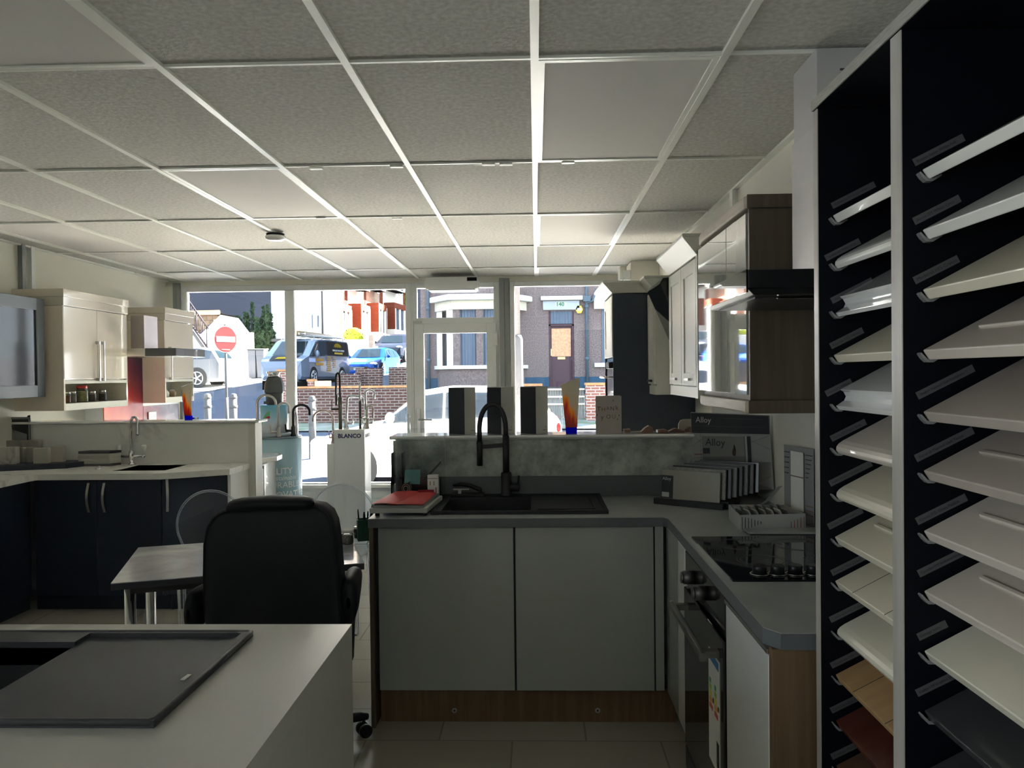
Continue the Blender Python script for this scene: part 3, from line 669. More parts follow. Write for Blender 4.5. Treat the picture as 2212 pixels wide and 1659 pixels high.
# ================================================================== things on the peninsula ledge
LZ = 1.232
def box_pts(A, B, C): return [A, B, C, (A[0] + C[0] - B[0], A[1] + C[1] - B[1])]
M_logo = mat('logo_grey', (.10, .10, .10), .6)
M_boxdark = mat('box_slate', (.035, .038, .048), .6); M_boxw = mat('box_white_card', (.62, .61, .56), .55)
for i, (a, b_, c_, top, w) in enumerate(((970, 1004, 1028, 837, 'left one of the three, near the door'), (1053, 1083, 1111, 836, 'middle one of the three, behind the tap'), (1125, 1158, 1184, 835, 'right one of the three, next to the lamppost'))):
    B = at(b_, 937, Y=3.99); A = at(a, 937, Y=4.05); Cc = at(c_, 937, Y=4.06); zt_ = at(b_, top, Y=3.99).z
    A, B, Cc = (A.x, A.y), (B.x, B.y), (Cc.x, Cc.y); P4 = box_pts(A, B, Cc)
    t = thing('presentation_box', 'white and slate box on the ledge, ' + w, 'box', (B[0], B[1] + .06, LZ), 'presentation boxes on the ledge')
    build('box_body', MB().prism(P4, 'z', LZ, zt_), M_boxw, t, bevel=.001)
    v = Vector((A[0] - B[0], A[1] - B[1], 0)); u_ = Vector((Cc[0] - B[0], Cc[1] - B[1], 0)); n_ = Vector((v.y, -v.x, 0)).normalized()
    if n_.y > 0: n_ = -n_
    q_ = MB(); o3 = Vector((B[0], B[1], LZ + .001)) + n_ * .001; z3 = Vector((0, 0, zt_ - LZ - .004))
    q_.add([o3, o3 + v, o3 + v + z3, o3 + z3, o3 - n_ * .001, o3 + v - n_ * .001, o3 + v + z3 - n_ * .001, o3 + z3 - n_ * .001], [(0, 1, 2, 3), (7, 6, 5, 4), (0, 4, 5, 1), (1, 5, 6, 2), (2, 6, 7, 3), (3, 7, 4, 0)])
    build('slate_side', q_, M_boxdark, t, label='dark slate side face')
    un = u_.normalized(); nn = Vector((un.y, -un.x, 0))
    if nn.y > 0: nn = -nn
    o4 = Vector((B[0], B[1], LZ + .016)) + u_ * .56 + nn * .0006
    tx = MB().text('xebo', .0125, o4, un, (0, 0, 1), .0002)
    tx.tube([o4 + un * .019 + Vector((0, 0, .013)), o4 + un * .0185 + Vector((0, 0, .019)), o4 + un * .0225 + Vector((0, 0, .026)), o4 + un * .022 + Vector((0, 0, .017)), o4 + un * .019 + Vector((0, 0, .013))], .0005, 4)
    build('logo_print', tx, M_logo, t)
# flame awards: procedural flame bands painted in the acrylic
def flame_mat():
    m = mat('award_flame', (.8, .75, .6), .12, coat=.6); tr = m.node_tree; b = tr.nodes['Principled BSDF']; Lk = tr.links.new
    c = tr.nodes.new('ShaderNodeTexCoord'); sp = tr.nodes.new('ShaderNodeSeparateXYZ'); Lk(c.outputs['Object'], sp.inputs[0])
    n = tr.nodes.new('ShaderNodeTexNoise'); n.inputs['Scale'].default_value = 22; mp = tr.nodes.new('ShaderNodeMapping'); mp.inputs['Scale'].default_value = (1.6, 1, .35); mp.inputs['Rotation'].default_value = (0, .5, 0)
    Lk(c.outputs['Object'], mp.inputs[0]); Lk(mp.outputs[0], n.inputs['Vector'])
    def M2(op, a, bb):
        k = tr.nodes.new('ShaderNodeMath'); k.operation = op
        for i, x in enumerate((a, bb)):
            if isinstance(x, (int, float)): k.inputs[i].default_value = x
            else: Lk(x, k.inputs[i])
        return k.outputs[0]
    h = M2('ADD', M2('MULTIPLY', sp.outputs['Z'], 4.0), M2('MULTIPLY', sp.outputs['X'], 6.5))
    h = M2('ADD', h, M2('MULTIPLY', M2('SUBTRACT', n.outputs['Fac'], .5), .9))
    r = tr.nodes.new('ShaderNodeValToRGB'); cr_ = r.color_ramp; cr_.elements[0].position = 0; cr_.elements[0].color = (.35, .01, .01, 1)
    cr_.elements[1].position = .30; cr_.elements[1].color = (.75, .06, .01, 1)
    for p_, cc in ((.42, (.95, .25, .01, 1)), (.52, (.95, .52, .03, 1)), (.62, (.70, .62, .48, 1)), (1.0, (.66, .62, .52, 1))):
        e = cr_.elements.new(p_); e.color = cc
    Lk(h, r.inputs[0]); Lk(r.outputs[0], b.inputs['Base Color']); backlit(m, r.outputs[0], .6); return m
def backlit(m, col, k):
    tr = m.node_tree; b = tr.nodes['Principled BSDF']; t_ = tr.nodes.new('ShaderNodeBsdfTranslucent'); mx = tr.nodes.new('ShaderNodeMixShader'); mx.inputs[0].default_value = k
    if isinstance(col, tuple): t_.inputs[0].default_value = (*col, 1)
    else: tr.links.new(col, t_.inputs[0])
    tr.links.new(b.outputs[0], mx.inputs[1]); tr.links.new(t_.outputs[0], mx.inputs[2]); tr.links.new(mx.outputs[0], tr.nodes['Material Output'].inputs[0])
M_flame = flame_mat(); M_blue = mat('award_blue', (.003, .003, .9), .3, spec=.1); backlit(M_blue, (.003, .003, 1), .7)
def award(pxs, Y, zb_, label, k=1.0):
    """pxs: left bottom, right bottom, left top, right top pixel corners"""
    (x0, y0), (x1, y1), (x2, y2), (x3, y3) = pxs
    a, b_, c_, d = at(x0, y0, Y=Y), at(x1, y1, Y=Y), at(x2, y2, Y=Y), at(x3, y3, Y=Y)
    hb = (c_.z - zb_) * .13
    def lx(z): return a.x + (c_.x - a.x) * (z - zb_) / (c_.z - zb_)
    def rx(z): return b_.x + (d.x - b_.x) * (z - zb_) / (d.z - zb_)
    t = thing('award', label, 'award', ((a.x + b_.x) / 2, Y, zb_))
    build('base', MB().prism([(lx(zb_), zb_), (rx(zb_), zb_), (rx(zb_ + hb), zb_ + hb), (lx(zb_ + hb), zb_ + hb)], 'y', Y, Y + .030), M_blue, t, bevel=.001)
    build('acrylic_back', MB().prism([(lx(zb_ + hb) - .012, zb_ + hb), (rx(zb_ + hb) + .004, zb_ + hb), (d.x + .004, d.z + .003), (c_.x - .012, c_.z + .002)], 'y', Y + .012, Y + .028), M_acrylic, t, bevel=.002)
    build('flame_panel', MB().prism([(lx(zb_ + hb), zb_ + hb), (rx(zb_ + hb), zb_ + hb), (d.x, d.z - .01), (d.x - .004, d.z), (d.x - .01, d.z), (c_.x, c_.z)], 'y', Y, Y + .011), M_flame, t, bevel=.001)
    return t
award(((1223, 936), (1246, 936), (1212, 832), (1252, 816)), 4.0, LZ, 'flame patterned acrylic award with blue foot on the peninsula ledge')
# thank you card
c0, c1 = at(1287, 936, Y=4.0), at(1343, 936, Y=4.0); cz = at(1287, 856, Y=4.0).z
t = thing('greeting_card', 'folded THANK YOU card standing on the ledge beside the award', 'card', ((c0.x + c1.x) / 2, 4.02, LZ))
M_card = mat('card_pinkish', (.50, .44, .40), .7)
build('front', MB().box(c0.x, c1.x, 4.0, 4.001, LZ, cz), M_card, t)
bk = MB().prism([(c0.x, 4.0), (c0.x + .002, 4.0), (c1.x + .0, 4.05), (c1.x - .002, 4.05)], 'z', LZ, cz + .002); build('back_leaf', bk, M_card, t)
inks = [(.16, .05, .05), (.28, .12, .06), (.18, .12, .10), (.16, .05, .07), (.26, .05, .06), (.12, .10, .10), (.20, .11, .07), (.26, .15, .10)]
W_ = c1.x - c0.x
for i, (ch_, fx, fz, s_) in enumerate((('T', .05, .60, .034), ('H', .22, .60, .030), ('A', .41, .63, .025), ('N', .56, .62, .028), ('k', .76, .63, .034), ('y', .20, .38, .034), ('O', .40, .40, .030), ('U', .62, .40, .030))):
    build('letter', MB().text(ch_, s_, (c0.x + W_ * fx, 3.9995, LZ + (cz - LZ) * fz), (1, 0, 0), (0, 0, 1), .0003), mat('card_ink_%d' % i, inks[i], .6), t)
for fx, fz, mm in ((.10, .87, mat('card_gold', (.35, .25, .06), .6)), (.68, .88, M_logo), (.06, .50, M_logo), (.90, .48, M_logo), (.84, .38, M_logo)):
    s_ = MB(); c_ = Vector((c0.x + W_ * fx, 3.9995, LZ + (cz - LZ) * fz))
    pts = [(c_.x + (.005 if j % 2 else .0022) * math.cos(j * math.pi / 5), c_.z + (.005 if j % 2 else .0022) * math.sin(j * math.pi / 5)) for j in range(10)]
    build('star', s_.prism(pts, 'y', 3.9992, 4.0), mm, t)
# moulding off-cuts on the ledge
M_cut = wood('offcut_brown', (.16, .085, .05), (.22, .12, .07)); M_cutw = mat('offcut_painted', (.58, .55, .47), .4)
def offcut(pts_px, Y, d, label, painted):
    q_ = [at(x, y, Y=Y) for x, y in pts_px]; zz = min(p.z for p in q_)
    o_ = tag(build('moulding_offcut', MB().prism([(p.x, LZ + .0005 + p.z - zz) for p in q_], 'y', Y, Y + d), M_cut if not painted else [M_cutw], bevel=.001), label, 'wood offcut', 'moulding off-cuts on the ledge')
    return o_
offcut([(1347, 928), (1362, 927), (1362, 934), (1350, 934)], 4.06, .05, 'smallest flat brown wood offcut on the ledge next to the thank you card', 0)
offcut([(1370, 930), (1393, 933), (1410, 932), (1410, 921), (1402, 917), (1394, 922), (1386, 930)], 4.0, .05, 'peaked brown wood offcut with pale top, tallest of those on the ledge', 0)
offcut([(1421, 933), (1443, 933), (1443, 927), (1437, 925), (1421, 927)], 3.99, .06, 'flat pale topped wood offcut on the ledge, in the middle', 0)
offcut([(1443, 932), (1479, 933), (1478, 929), (1462, 924), (1456, 925), (1446, 930)], 4.01, .05, 'low sloping brown wood offcut on the ledge right of the middle one', 0)
offcut([(1483, 933), (1496, 933), (1496, 922), (1490, 921), (1484, 927)], 4.04, .05, 'brown wood offcut half hidden behind the sample stand board', 0)
p = [at(x, y, Y=4.1) for x, y in ((1465, 931), (1500, 931), (1500, 904), (1478, 905), (1470, 907), (1466, 915))]
tag(build('rounded_card', MB().prism([(v.x, LZ + .0005 + v.z - p[0].z) for v in p], 'y', 4.1, 4.112), mat('beige_panel', (.50, .45, .38), .5), bevel=.001), 'pale rounded card standing on the ledge behind the sample board', 'card')

# ================================================================== left of the sink
t = thing('document_tray', 'flat white box tray under red folders at the worktop corner', 'tray', (-.6, 3.6, PZ))
A, B = at(799, 1113, Z=PZ), at(927, 1117, Z=PZ); y_f = 3.40; xa, xb = A.x + .005, B.x
q_ = MB(); q_.prism([(xa, y_f), (-.485, y_f), (-.46, y_f + .36), (xa + .03, y_f + .37)], 'z', PZ + .014, PZ + .036)
build('tray_body', q_, mat('off_white_plastic', (.50, .50, .47), .45), t, bevel=.004)
fe = MB()
for fx, fy in ((xa + .03, y_f + .03), (-.50, y_f + .03), (xa + .06, y_f + .33), (-.49, y_f + .33)): build('foot', MB().cyl((fx, fy, PZ), (fx, fy, PZ + .015), .01, n=10), M_ink, t)
t2 = tag(build('paper_stack', MB().prism([(xa + .012, y_f + .01), (-.50, y_f + .01), (-.475, y_f + .35), (xa + .04, y_f + .35)], 'z', PZ + .036, PZ + .048), mat('paper_grey', (.35, .35, .34), .7)), 'stack of papers and dark folder between the red folders and white tray', 'papers')
def folder(x0, x1, x2, x3, y0, y1, z, lab):
    rows = []
    for j in range(9):
        f = j / 8; xl = x0 + (x3 - x0) * f; xr = x1 + (x2 - x1) * f; y = y0 + (y1 - y0) * f
        rows.append([(xl + (xr - xl) * i / 8, y, z + .004 * math.sin(i / 8 * math.pi) + .002 * f) for i in range(9)])
    m_ = MB().grid(rows); k = len(m_.v); m_.grid([[Vector(p_) - Vector((0, 0, .0025)) for p_ in r] for r in rows][::-1])
    return tag(build('folder', m_, M_red), lab, 'folder', 'red folders on the tray')
folder(xa + .005, xa + .11, -.565, xa + .055, y_f + .005, y_f + .35, PZ + .056, 'red card folder with a curved edge, left of the two on papers')
folder(xa + .085, -.505, -.485, -.585, y_f + .0, y_f + .34, PZ + .051, 'red card folder with straight sides, right of the two on papers')
# acrylic leaflet holder
t = thing('leaflet_holder', 'clear acrylic leaflet holder with pockets in front of the grey marble', 'leaflet holder', (-.60, 3.85, PZ))
xl, xr = at(858, 1000, Y=3.9).x, at(961, 1000, Y=3.9).x; ztop = at(900, 927, Y=3.9).z
build('back_sheet', MB().box(xl, xr, 3.905, 3.909, PZ + .003, ztop), M_clear, t)
build('edge_line', MB().box(xl, xr, 3.904, 3.910, ztop, ztop + .0015).box(xr, xr + .0015, 3.904, 3.910, 1.10, ztop), mat('acrylic_edge', (.45, .42, .38), .3), t)
build('pocket', MB().box(xl - .015, xr - .01, 3.80, 3.803, PZ + .003, 1.03).box(xl - .015, xl - .012, 3.80, 3.905, PZ + .003, 1.03).box(xr - .013, xr - .01, 3.80, 3.905, PZ + .003, 1.03), M_clear, t)
build('pocket', MB().box(xl - .01, xl + .045, 3.79, 3.792, 1.0, 1.16).box(xl - .01, xl - .008, 3.79, 3.90, 1.0, 1.16).box(xl + .043, xl + .045, 3.79, 3.90, 1.0, 1.16), M_clear, t)
for px, py in ((875, 940), (941, 940), (936, 1010), (853, 1028), (866, 1032)):
    c_ = at(px, py, Y=3.895); build('stud', MB().cyl((c_.x, 3.885, c_.z), (c_.x, 3.904, c_.z), .005, n=12), M_chrome, t)
c_ = at(878, 930, Y=3.92)
t = thing('plastic_tube', 'slim clear plastic tube standing upright behind the leaflet holder', 'tube', (c_.x, 3.955, LZ))
build('tube_wall', MB().box(c_.x - .011, c_.x + .013, 3.945, 3.965, LZ, at(878, 895, Y=3.95).z), M_acrylic, t)
def quadY(px4, Y, th, m_, name, label, cat, group=None):
    q_ = [at(x, y, Y=Y) for x, y in px4]
    return tag(build(name, MB().prism([(p.x, p.z) for p in q_], 'y', Y, Y + th), m_), label, cat, group)
quadY([(873, 1045), (907, 1046), (908, 1014), (875, 1015)], 3.78, .004, mat('teal_note', (.14, .33, .32), .7), 'sticky_note_pad', 'teal square sticky note pad in the leaflet holder', 'note pad')
quadY([(906, 1044), (912, 1046), (953, 1000), (952, 996)], 3.83, .003, M_granite_grey, 'dark_leaflet', 'dark leaflet edge leaning diagonally in the leaflet holder', 'leaflet')
t = thing('carton', 'small white upright carton in front of the leaflet holder', 'carton', (-.52, 3.76, PZ + .04))
a, b_ = at(924, 1070, Y=3.76), at(947, 1073, Y=3.76); zt_ = at(930, 1026, Y=3.76).z
build('carton_body', MB().box(a.x, b_.x, 3.755, 3.795, PZ + .002, zt_), M_paper, t, bevel=.001)
build('carton_flap', MB().box(a.x + .001, b_.x - .001, 3.754, 3.757, zt_ - .018, zt_ - .016), M_logo, t)
for x_ in (.2, .55): build('print_line', MB().box(a.x + (b_.x - a.x) * x_, a.x + (b_.x - a.x) * (x_ + .12), 3.7545, 3.7555, zt_ - .05, zt_ - .03), mat('tan_print', (.45, .33, .25), .6), t)
build('print_line', MB().box(a.x + (b_.x - a.x) * .75, a.x + (b_.x - a.x) * .85, 3.7545, 3.7555, zt_ - .085, zt_ - .06), M_red, t)
t = thing('leaflet', 'dark red leaflet headed with pale lettering behind the red folders', 'leaflet', (-.55, 3.73, .93))
q_ = [at(x, y, Y=3.735) for x, y in ((902, 1075), (937, 1075), (937, 1058), (902, 1058))]
M_dred = mat('crimson_card', (.28, .012, .022), .5)
build('sheet', MB().prism([(p.x, p.z) for p in q_], 'y', 3.735, 3.738), M_dred, t)
build('lettering', MB().text('PRENICE', .0105, (q_[3].x + .003, 3.7346, q_[3].z - .022), (1, 0, 0), (0, 0, 1), .0002, bold=.0002), M_paper, t)
c_ = at(876, 1056, Y=3.74)
t = thing('tape_measure', 'round dark coiled tape with tan ring behind the red folders', 'tape measure', (c_.x, 3.74, PZ + .04))
build('case', MB().cyl((c_.x, 3.75, c_.z), (c_.x, 3.775, c_.z), .026).prism([(c_.x, c_.z + .02), (c_.x + .018, c_.z + .034), (c_.x + .028, c_.z - .03), (c_.x - .0, c_.z - .026)], 'y', 3.752, 3.775), M_black, t)
build('ring', MB().tube([(c_.x + .019 * math.cos(a_), 3.748, c_.z + .022 * math.sin(a_)) for a_ in [2 * math.pi * i / 28 for i in range(28)]], .0022, 6, closed=True), mat('tan_ring', (.30, .20, .13), .5), t)
build('buckle', MB().tube([(c_.x + .011 * math.cos(a_), 3.747, c_.z + .013 * math.sin(a_)) for a_ in [2 * math.pi * i / 20 for i in range(20)]], .0014, 6, closed=True), M_satin, t)

# ================================================================== worktop sample stand
base = at(1417, 1080, Z=PZ); base2 = at(1569, 1110, Z=PZ)
A = Vector((.575, 3.70, 0)); B = Vector((.850, 3.515, 0)); U = (B - A).normalized(); V = Vector((-U.y, U.x, 0))
t = thing('sample_stand', 'black stepped stand holding worktop samples beside the marble splashback', 'sample stand', (.8, 3.75, PZ))
q_ = MB()
def P3(s, d, z): return A + U * s + V * d + Vector((0, 0, z))
def slab(mb, s0, s1, d0, d1, z0, z1, lean=0, m=0):
    v = [P3(s0, d0, z0), P3(s1, d0, z0), P3(s1, d1, z0), P3(s0, d1, z0), P3(s0, d0 + lean, z1), P3(s1, d0 + lean, z1), P3(s1, d1 + lean, z1), P3(s0, d1 + lean, z1)]
    return mb.add(v, [(0, 3, 2, 1), (4, 5, 6, 7), (0, 1, 5, 4), (1, 2, 6, 5), (2, 3, 7, 6), (3, 0, 4, 7)], m)
slab(q_, -.02, .32, -.015, .02, PZ, PZ + .028); slab(q_, .0, .335, .02, .16, PZ, PZ + .035)
build('base', q_, M_black, t, bevel=.003)
cols_ = [((.34, .32, .28), 'pale grey front sample, foremost in the stand with a small black label'), ((.28, .27, .23), 'mottled beige worktop sample, second in the stand'), ((.02, .025, .04), 'black worktop sample, third in the stand'),
         ((.16, .19, .175), 'sage grey worktop sample, fourth in the stand'), ((.03, .035, .045), 'dark slate worktop sample, fifth in the stand'), ((.15, .15, .145), 'speckled mid grey worktop sample, sixth in the stand'),
         ((.07, .075, .075), 'dark grey worktop sample, seventh in the stand'), ((.015, .02, .035), 'blue black worktop sample, rearmost in the stand')]
for i, (c_, lab) in enumerate(cols_):
    s0 = .012 + .0185 * i; d = .004 + .0205 * i; z0 = PZ + (.028 if i == 0 else .036) + .0045 * i
    o_ = slab(MB(), s0, s0 + .285, d, d + .011, z0, z0 + .135, .012)
    pn = tag(build('worktop_sample', o_, mat('wt_sample_%d' % i, c_, .18 if i in (0, 2, 7) else .35, noise=90 if i in (1, 5) else None, col2=[x * .6 for x in c_] if i in (1, 5) else None, coat=.3), bevel=.001), lab, 'worktop sample', 'worktop samples in the stand')
    if i == 0:
        lb = slab(MB(), s0 + .001, s0 + .058, d - .0012, d + .0, z0 + .002, z0 + .108, .0095)
        l_ = build('black_label', lb, M_ink, pn)
        n3 = -V; zd = (P3(0, .012, .135) - P3(0, 0, 0)).normalized()
        build('lettering', MB().text('Alloy', .021, P3(s0 + .004, d - .0018 + .008, z0 + .086), U, zd, .0002), mat('label_print_white', (.55, .55, .52), .6), l_)
        build('print_line', slab(MB(), s0 + .004, s0 + .04, d - .0022, d - .0016, z0 + .008, z0 + .03, .002), mat('label_print_white', (.55, .55, .52), .6), l_)
# header board
bl, br = at(1499, 1066, Y=3.93), at(1671, 1057, Y=3.64); tl, tr_ = at(1492, 890, Y=3.945), at(1661, 897, Y=3.665)
def bq(u_, v_, off=0):
    """point on the board: u across, v down"""
    T_ = tl.lerp(tr_, u_); B_ = bl.lerp(br, u_); n_ = (tr_ - tl).cross(bl - tl).normalized()
    if n_.y > 0: n_ = -n_
    return T_.lerp(B_, v_) + n_ * off
def bquad(u0, u1, v0, v1, off, m_, name, par, th=.001):
    p_ = [bq(u0, v0, off), bq(u1, v0, off), bq(u1, v1, off), bq(u0, v1, off)]; k_ = [bq(u0, v0, off - th), bq(u1, v0, off - th), bq(u1, v1, off - th), bq(u0, v1, off - th)]
    return build(name, MB().add(p_ + k_, [(3, 2, 1, 0), (4, 5, 6, 7), (0, 1, 5, 4), (1, 2, 6, 5), (2, 3, 7, 6), (3, 0, 4, 7)]), m_, par)
t = thing('header_board', 'tall white backing board with lettered black header behind the samples', 'display board', (.93, 3.8, PZ + .02))
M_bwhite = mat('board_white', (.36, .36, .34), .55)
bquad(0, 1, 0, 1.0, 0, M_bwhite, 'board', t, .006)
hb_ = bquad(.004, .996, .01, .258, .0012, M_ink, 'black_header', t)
ux_ = (bq(1, .1) - bq(0, .1)).normalized(); uz_ = (bq(.5, 0) - bq(.5, 1)).normalized(); M_lt = mat('print_pale', (.50, .50, .47), .6)
build('lettering', MB().text('Alloy', .041, bq(.065, .125, .002), ux_, uz_, .0003), M_lt, hb_)
for u0, u1, v_ in ((.43, .93, .06), (.07, .94, .165)): bquad(u0, u1, v_, v_ + .006, .0018, mat('print_dim', (.07, .07, .08), .6), 'small_print', hb_, .0004)
ln = MB()
for a_, b_ in (((.74, .26), (.76, .97)), ((.62, .42), (.99, .28)), ((.62, .28), (.99, .46)), ((.62, .63), (.99, .64)), ((.64, .84), (.99, 1.0)), ((.66, .97), (.99, .82)), ((.0, .26), (.14, .38)), ((.0, .42), (.14, .33)), ((.12, .26), (.12, .6)), ((.02, .56), (.15, .56))):
    ln.tube([bq(a_[0], a_[1], .0012), bq(b_[0], b_[1], .0012)], .0005, 4)
build('line_pattern', ln, M_logo, t)
bquad(.03, .15, .515, .527, .002, mat('dull_red_print', (.25, .07, .05), .6), 'red_print', t, .0008)
t = thing('brochure', 'grey brochure with a red brown pear picture, leaning on the header board', 'brochure', (.9, 3.78, PZ + .15))
M_bro = mat('brochure_cover', (.22, .225, .20), .4); 
for k, (du, dv) in enumerate(((.05, -.0), (.02, -.002), (0, 0))):
    bquad(.155 + du, .70 + du * 1.2, .29 + dv, .70, .004 + .004 * k, [M_ink, M_lt, M_bro][k], 'page_block' if k < 2 else 'cover', t, .003)
build('lettering', MB().text('Alloy', .051, bq(.20, .405, .0135), ux_, uz_, .0003), M_ink, t)
bquad(.165, .255, .44, .51, .0131, M_ink, 'picture', t, .0006)
bquad(.16, .70, .55, .70, .0131, mat('grey_print', (.15, .15, .14), .5), 'picture', t, .0006)
pe = MB(); c0_ = bq(.575, .50, .013); 
pe.ball(c0_, (.013, .003, .018), 12); pe.tube([c0_ + Vector((-.002, 0, .012)), c0_ + Vector((-.003, 0, .032)), c0_ + Vector((-.003, 0, .038))], [.007, .003, .001], 8)
build('pear_picture', pe, mat('pear_brown', (.10, .05, .035), .6), t)
# open sample box
A0, B0, C0, D0 = Vector((.787, 3.053)), Vector((1.05, 3.075)), Vector((1.035, 3.285)), Vector((.806, 3.30))
t = thing('sample_box', 'open white card box of stone chips near the hob', 'sample box', (.92, 3.17, PZ))
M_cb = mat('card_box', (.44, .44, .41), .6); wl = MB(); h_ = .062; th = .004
def wall2(mb, p_, q2, h0, h1):
    d_ = (q2 - p_).normalized(); n_ = Vector((-d_.y, d_.x)) * th
    mb.prism([(p_.x, p_.y), (q2.x, q2.y), (q2.x + n_.x, q2.y + n_.y), (p_.x + n_.x, p_.y + n_.y)], 'z', h0, h1)
for p_, q2 in ((A0, B0), (B0, C0), (C0, D0), (D0, A0)): wall2(wl, p_, q2, PZ, PZ + h_)
wl.prism([tuple(A0), tuple(B0), tuple(C0), tuple(D0)], 'z', PZ, PZ + .004)
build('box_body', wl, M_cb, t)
dd = (B0 - A0).normalized(); nn = Vector((dd.y, -dd.x)); sl_ = MB()
for k in range(7):
    hh = [.048, .045, .04, .034, .026, .018, .010][k]; p_ = A0 + dd * (.010 + .0125 * k) + nn * .0008
    sl_.box(p_.x, p_.x + .0022, p_.y - .0002, p_.y + .0006, PZ + .006 + (.048 - hh) * .0 + (.042 - hh) * .5 + .003, PZ + .009 + (.042 - hh) * .5 + hh)
build('stripe_print', sl_, M_ink, t)
sr = MB()
for k in range(5):
    p_ = A0 + dd * (.205 + .013 * k) + nn * .0008; hh = .022 + .005 * k; sr.box(p_.x, p_.x + .0022, p_.y - .0002, p_.y + .0006, PZ + .006, PZ + .010 + hh)
build('stripe_print', sr, mat('brick_red_print', (.30, .10, .07), .6), t)
k_ = 0
chipc = [(.05, .05, .05), (.50, .50, .46), (.38, .38, .33), (.40, .42, .38), (.33, .34, .30), (.42, .32, .25), (.30, .28, .25), (.10, .10, .10), (.5, .48, .44), (.30, .27, .22), (.5, .49, .46), (.2, .2, .19), (.15, .15, .14), (.25, .25, .23)]
cw = ['black chip standing at left end', 'bright white chip next to the black one', 'beige grey chip', 'pale sage chip', 'grey green chip', 'terracotta tinted chip', 'brownish grey chip', 'charcoal chip', 'off white chip', 'khaki chip', 'largest white chip', 'dark grey chip', 'darkest chip at right end', 'mid grey chip at right end']
for i in range(14):
    row = i % 2; s_ = .03 + .0155 * i; p_ = A0 + dd * s_ + Vector((-dd.y, dd.x)) * (.015 + .085 * row)
    m_ = MB().box(0, .006, 0, .06, 0, .052); m_.rot(math.radians(-24), 'Y'); m_.rot(math.atan2(dd.y, dd.x)); m_.move((p_.x, p_.y, PZ + .026))
    tag(build('stone_chip', m_, mat('chip_%d' % i, chipc[i], .3), bevel=.0008), f'{cw[i]} in the white box, {"front" if row == 0 else "back"} row', 'stone sample', 'stone chips in the white box')
# lid standing up against the wall
P_, Q_ = Vector((1.050, 3.335)), Vector((1.098, 3.12)); 
t = thing('box_lid', 'upright white lid with printed sheet standing by the right wall', 'box lid', (1.07, 3.25, PZ))
ztl = at(1700, 962, X=1.05).z
def lidq(f0, f1, z0, z1, off, m_, nm, par=None):
    a_ = P_.lerp(Q_, f0); b_ = P_.lerp(Q_, f1); n_ = Vector((-(Q_ - P_).y, (Q_ - P_).x)).normalized()
    if n_.x > 0: n_ = -n_
    return build(nm, MB().prism([(a_.x + n_.x * off, a_.y + n_.y * off), (b_.x + n_.x * off, b_.y + n_.y * off), (b_.x + n_.x * (off - .002), b_.y + n_.y * (off - .002)), (a_.x + n_.x * (off - .002), a_.y + n_.y * (off - .002))], 'z', z0, z1), m_, par)
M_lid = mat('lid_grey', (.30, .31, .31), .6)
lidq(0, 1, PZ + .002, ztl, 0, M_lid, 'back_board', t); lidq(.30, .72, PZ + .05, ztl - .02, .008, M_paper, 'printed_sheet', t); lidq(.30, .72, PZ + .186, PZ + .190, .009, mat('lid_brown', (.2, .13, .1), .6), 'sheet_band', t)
lidq(.30, .72, PZ + .03, PZ + .05, .0085, mat('lid_brown', (.2, .13, .1), .6), 'sheet_band', t)
for k in range(5): lidq(.03, .20 - .01 * k, ztl - .03 - .022 * k, ztl - .027 - .022 * k, .0005 + .002, M_ink, 'stripe_print', t)
for k in range(6): lidq(.76, .98 - .03 * k, ztl - .03 - .018 * k, ztl - .027 - .018 * k, .0025, M_ink, 'stripe_print', t)
for k in range(3): lidq(.78, .98, PZ + .04 + .018 * k, PZ + .043 + .018 * k, .0025, mat('brick_red_print', (.3, .1, .07), .6), 'stripe_print', t)
# ribbon from the lid
a_ = at(1702, 1020, X=1.04); rb = MB(); pr_ = [(1.035, 3.345, 1.05), (1.015, 3.36, 1.02), (.99, 3.375, .985), (.96, 3.39, .96), (.93, 3.40, .945), (.90, 3.40, .94)]
rb.grid([[Vector(p_) + Vector((-.008, 0, 0)), Vector(p_) + Vector((.010, 0, .003))] for p_ in pr_]); rb.grid([[Vector(p_) + Vector((.010, 0, .002)), Vector(p_) + Vector((-.008, 0, -.001))] for p_ in pr_])
tag(build('ribbon', rb, mat('ribbon_white', (.42, .42, .40), .6)), 'pale ribbon strap curving down from the upright lid', 'ribbon')
q_ = [at(x, y, Z=PZ + .012) for x, y in ((1612, 1139), (1630, 1153), (1768, 1153), (1768, 1140))]
tb = thing('glass_board', 'thin pale glass board lying in front of the white sample box', 'glass board', (.95, 2.98, PZ))
build('glass_sheet', MB().prism([(.795, 3.035), (.80, 2.965), (1.10, 2.955), (1.10, 3.04)], 'z', PZ + .006, PZ + .014), mat('pale_glass', (.36, .38, .34), .08, coat=.6), tb, bevel=.001)
build('dark_base', MB().prism([(.80, 3.03), (.81, 2.97), (1.10, 2.96), (1.10, 3.035)], 'z', PZ, PZ + .006), M_ink, tb)
# wall panels seen under the cupboards
struct(build('trim_6', MB().box(RX - .012, RX, 4.10, 4.9, 1.24, 2.0), M_white))
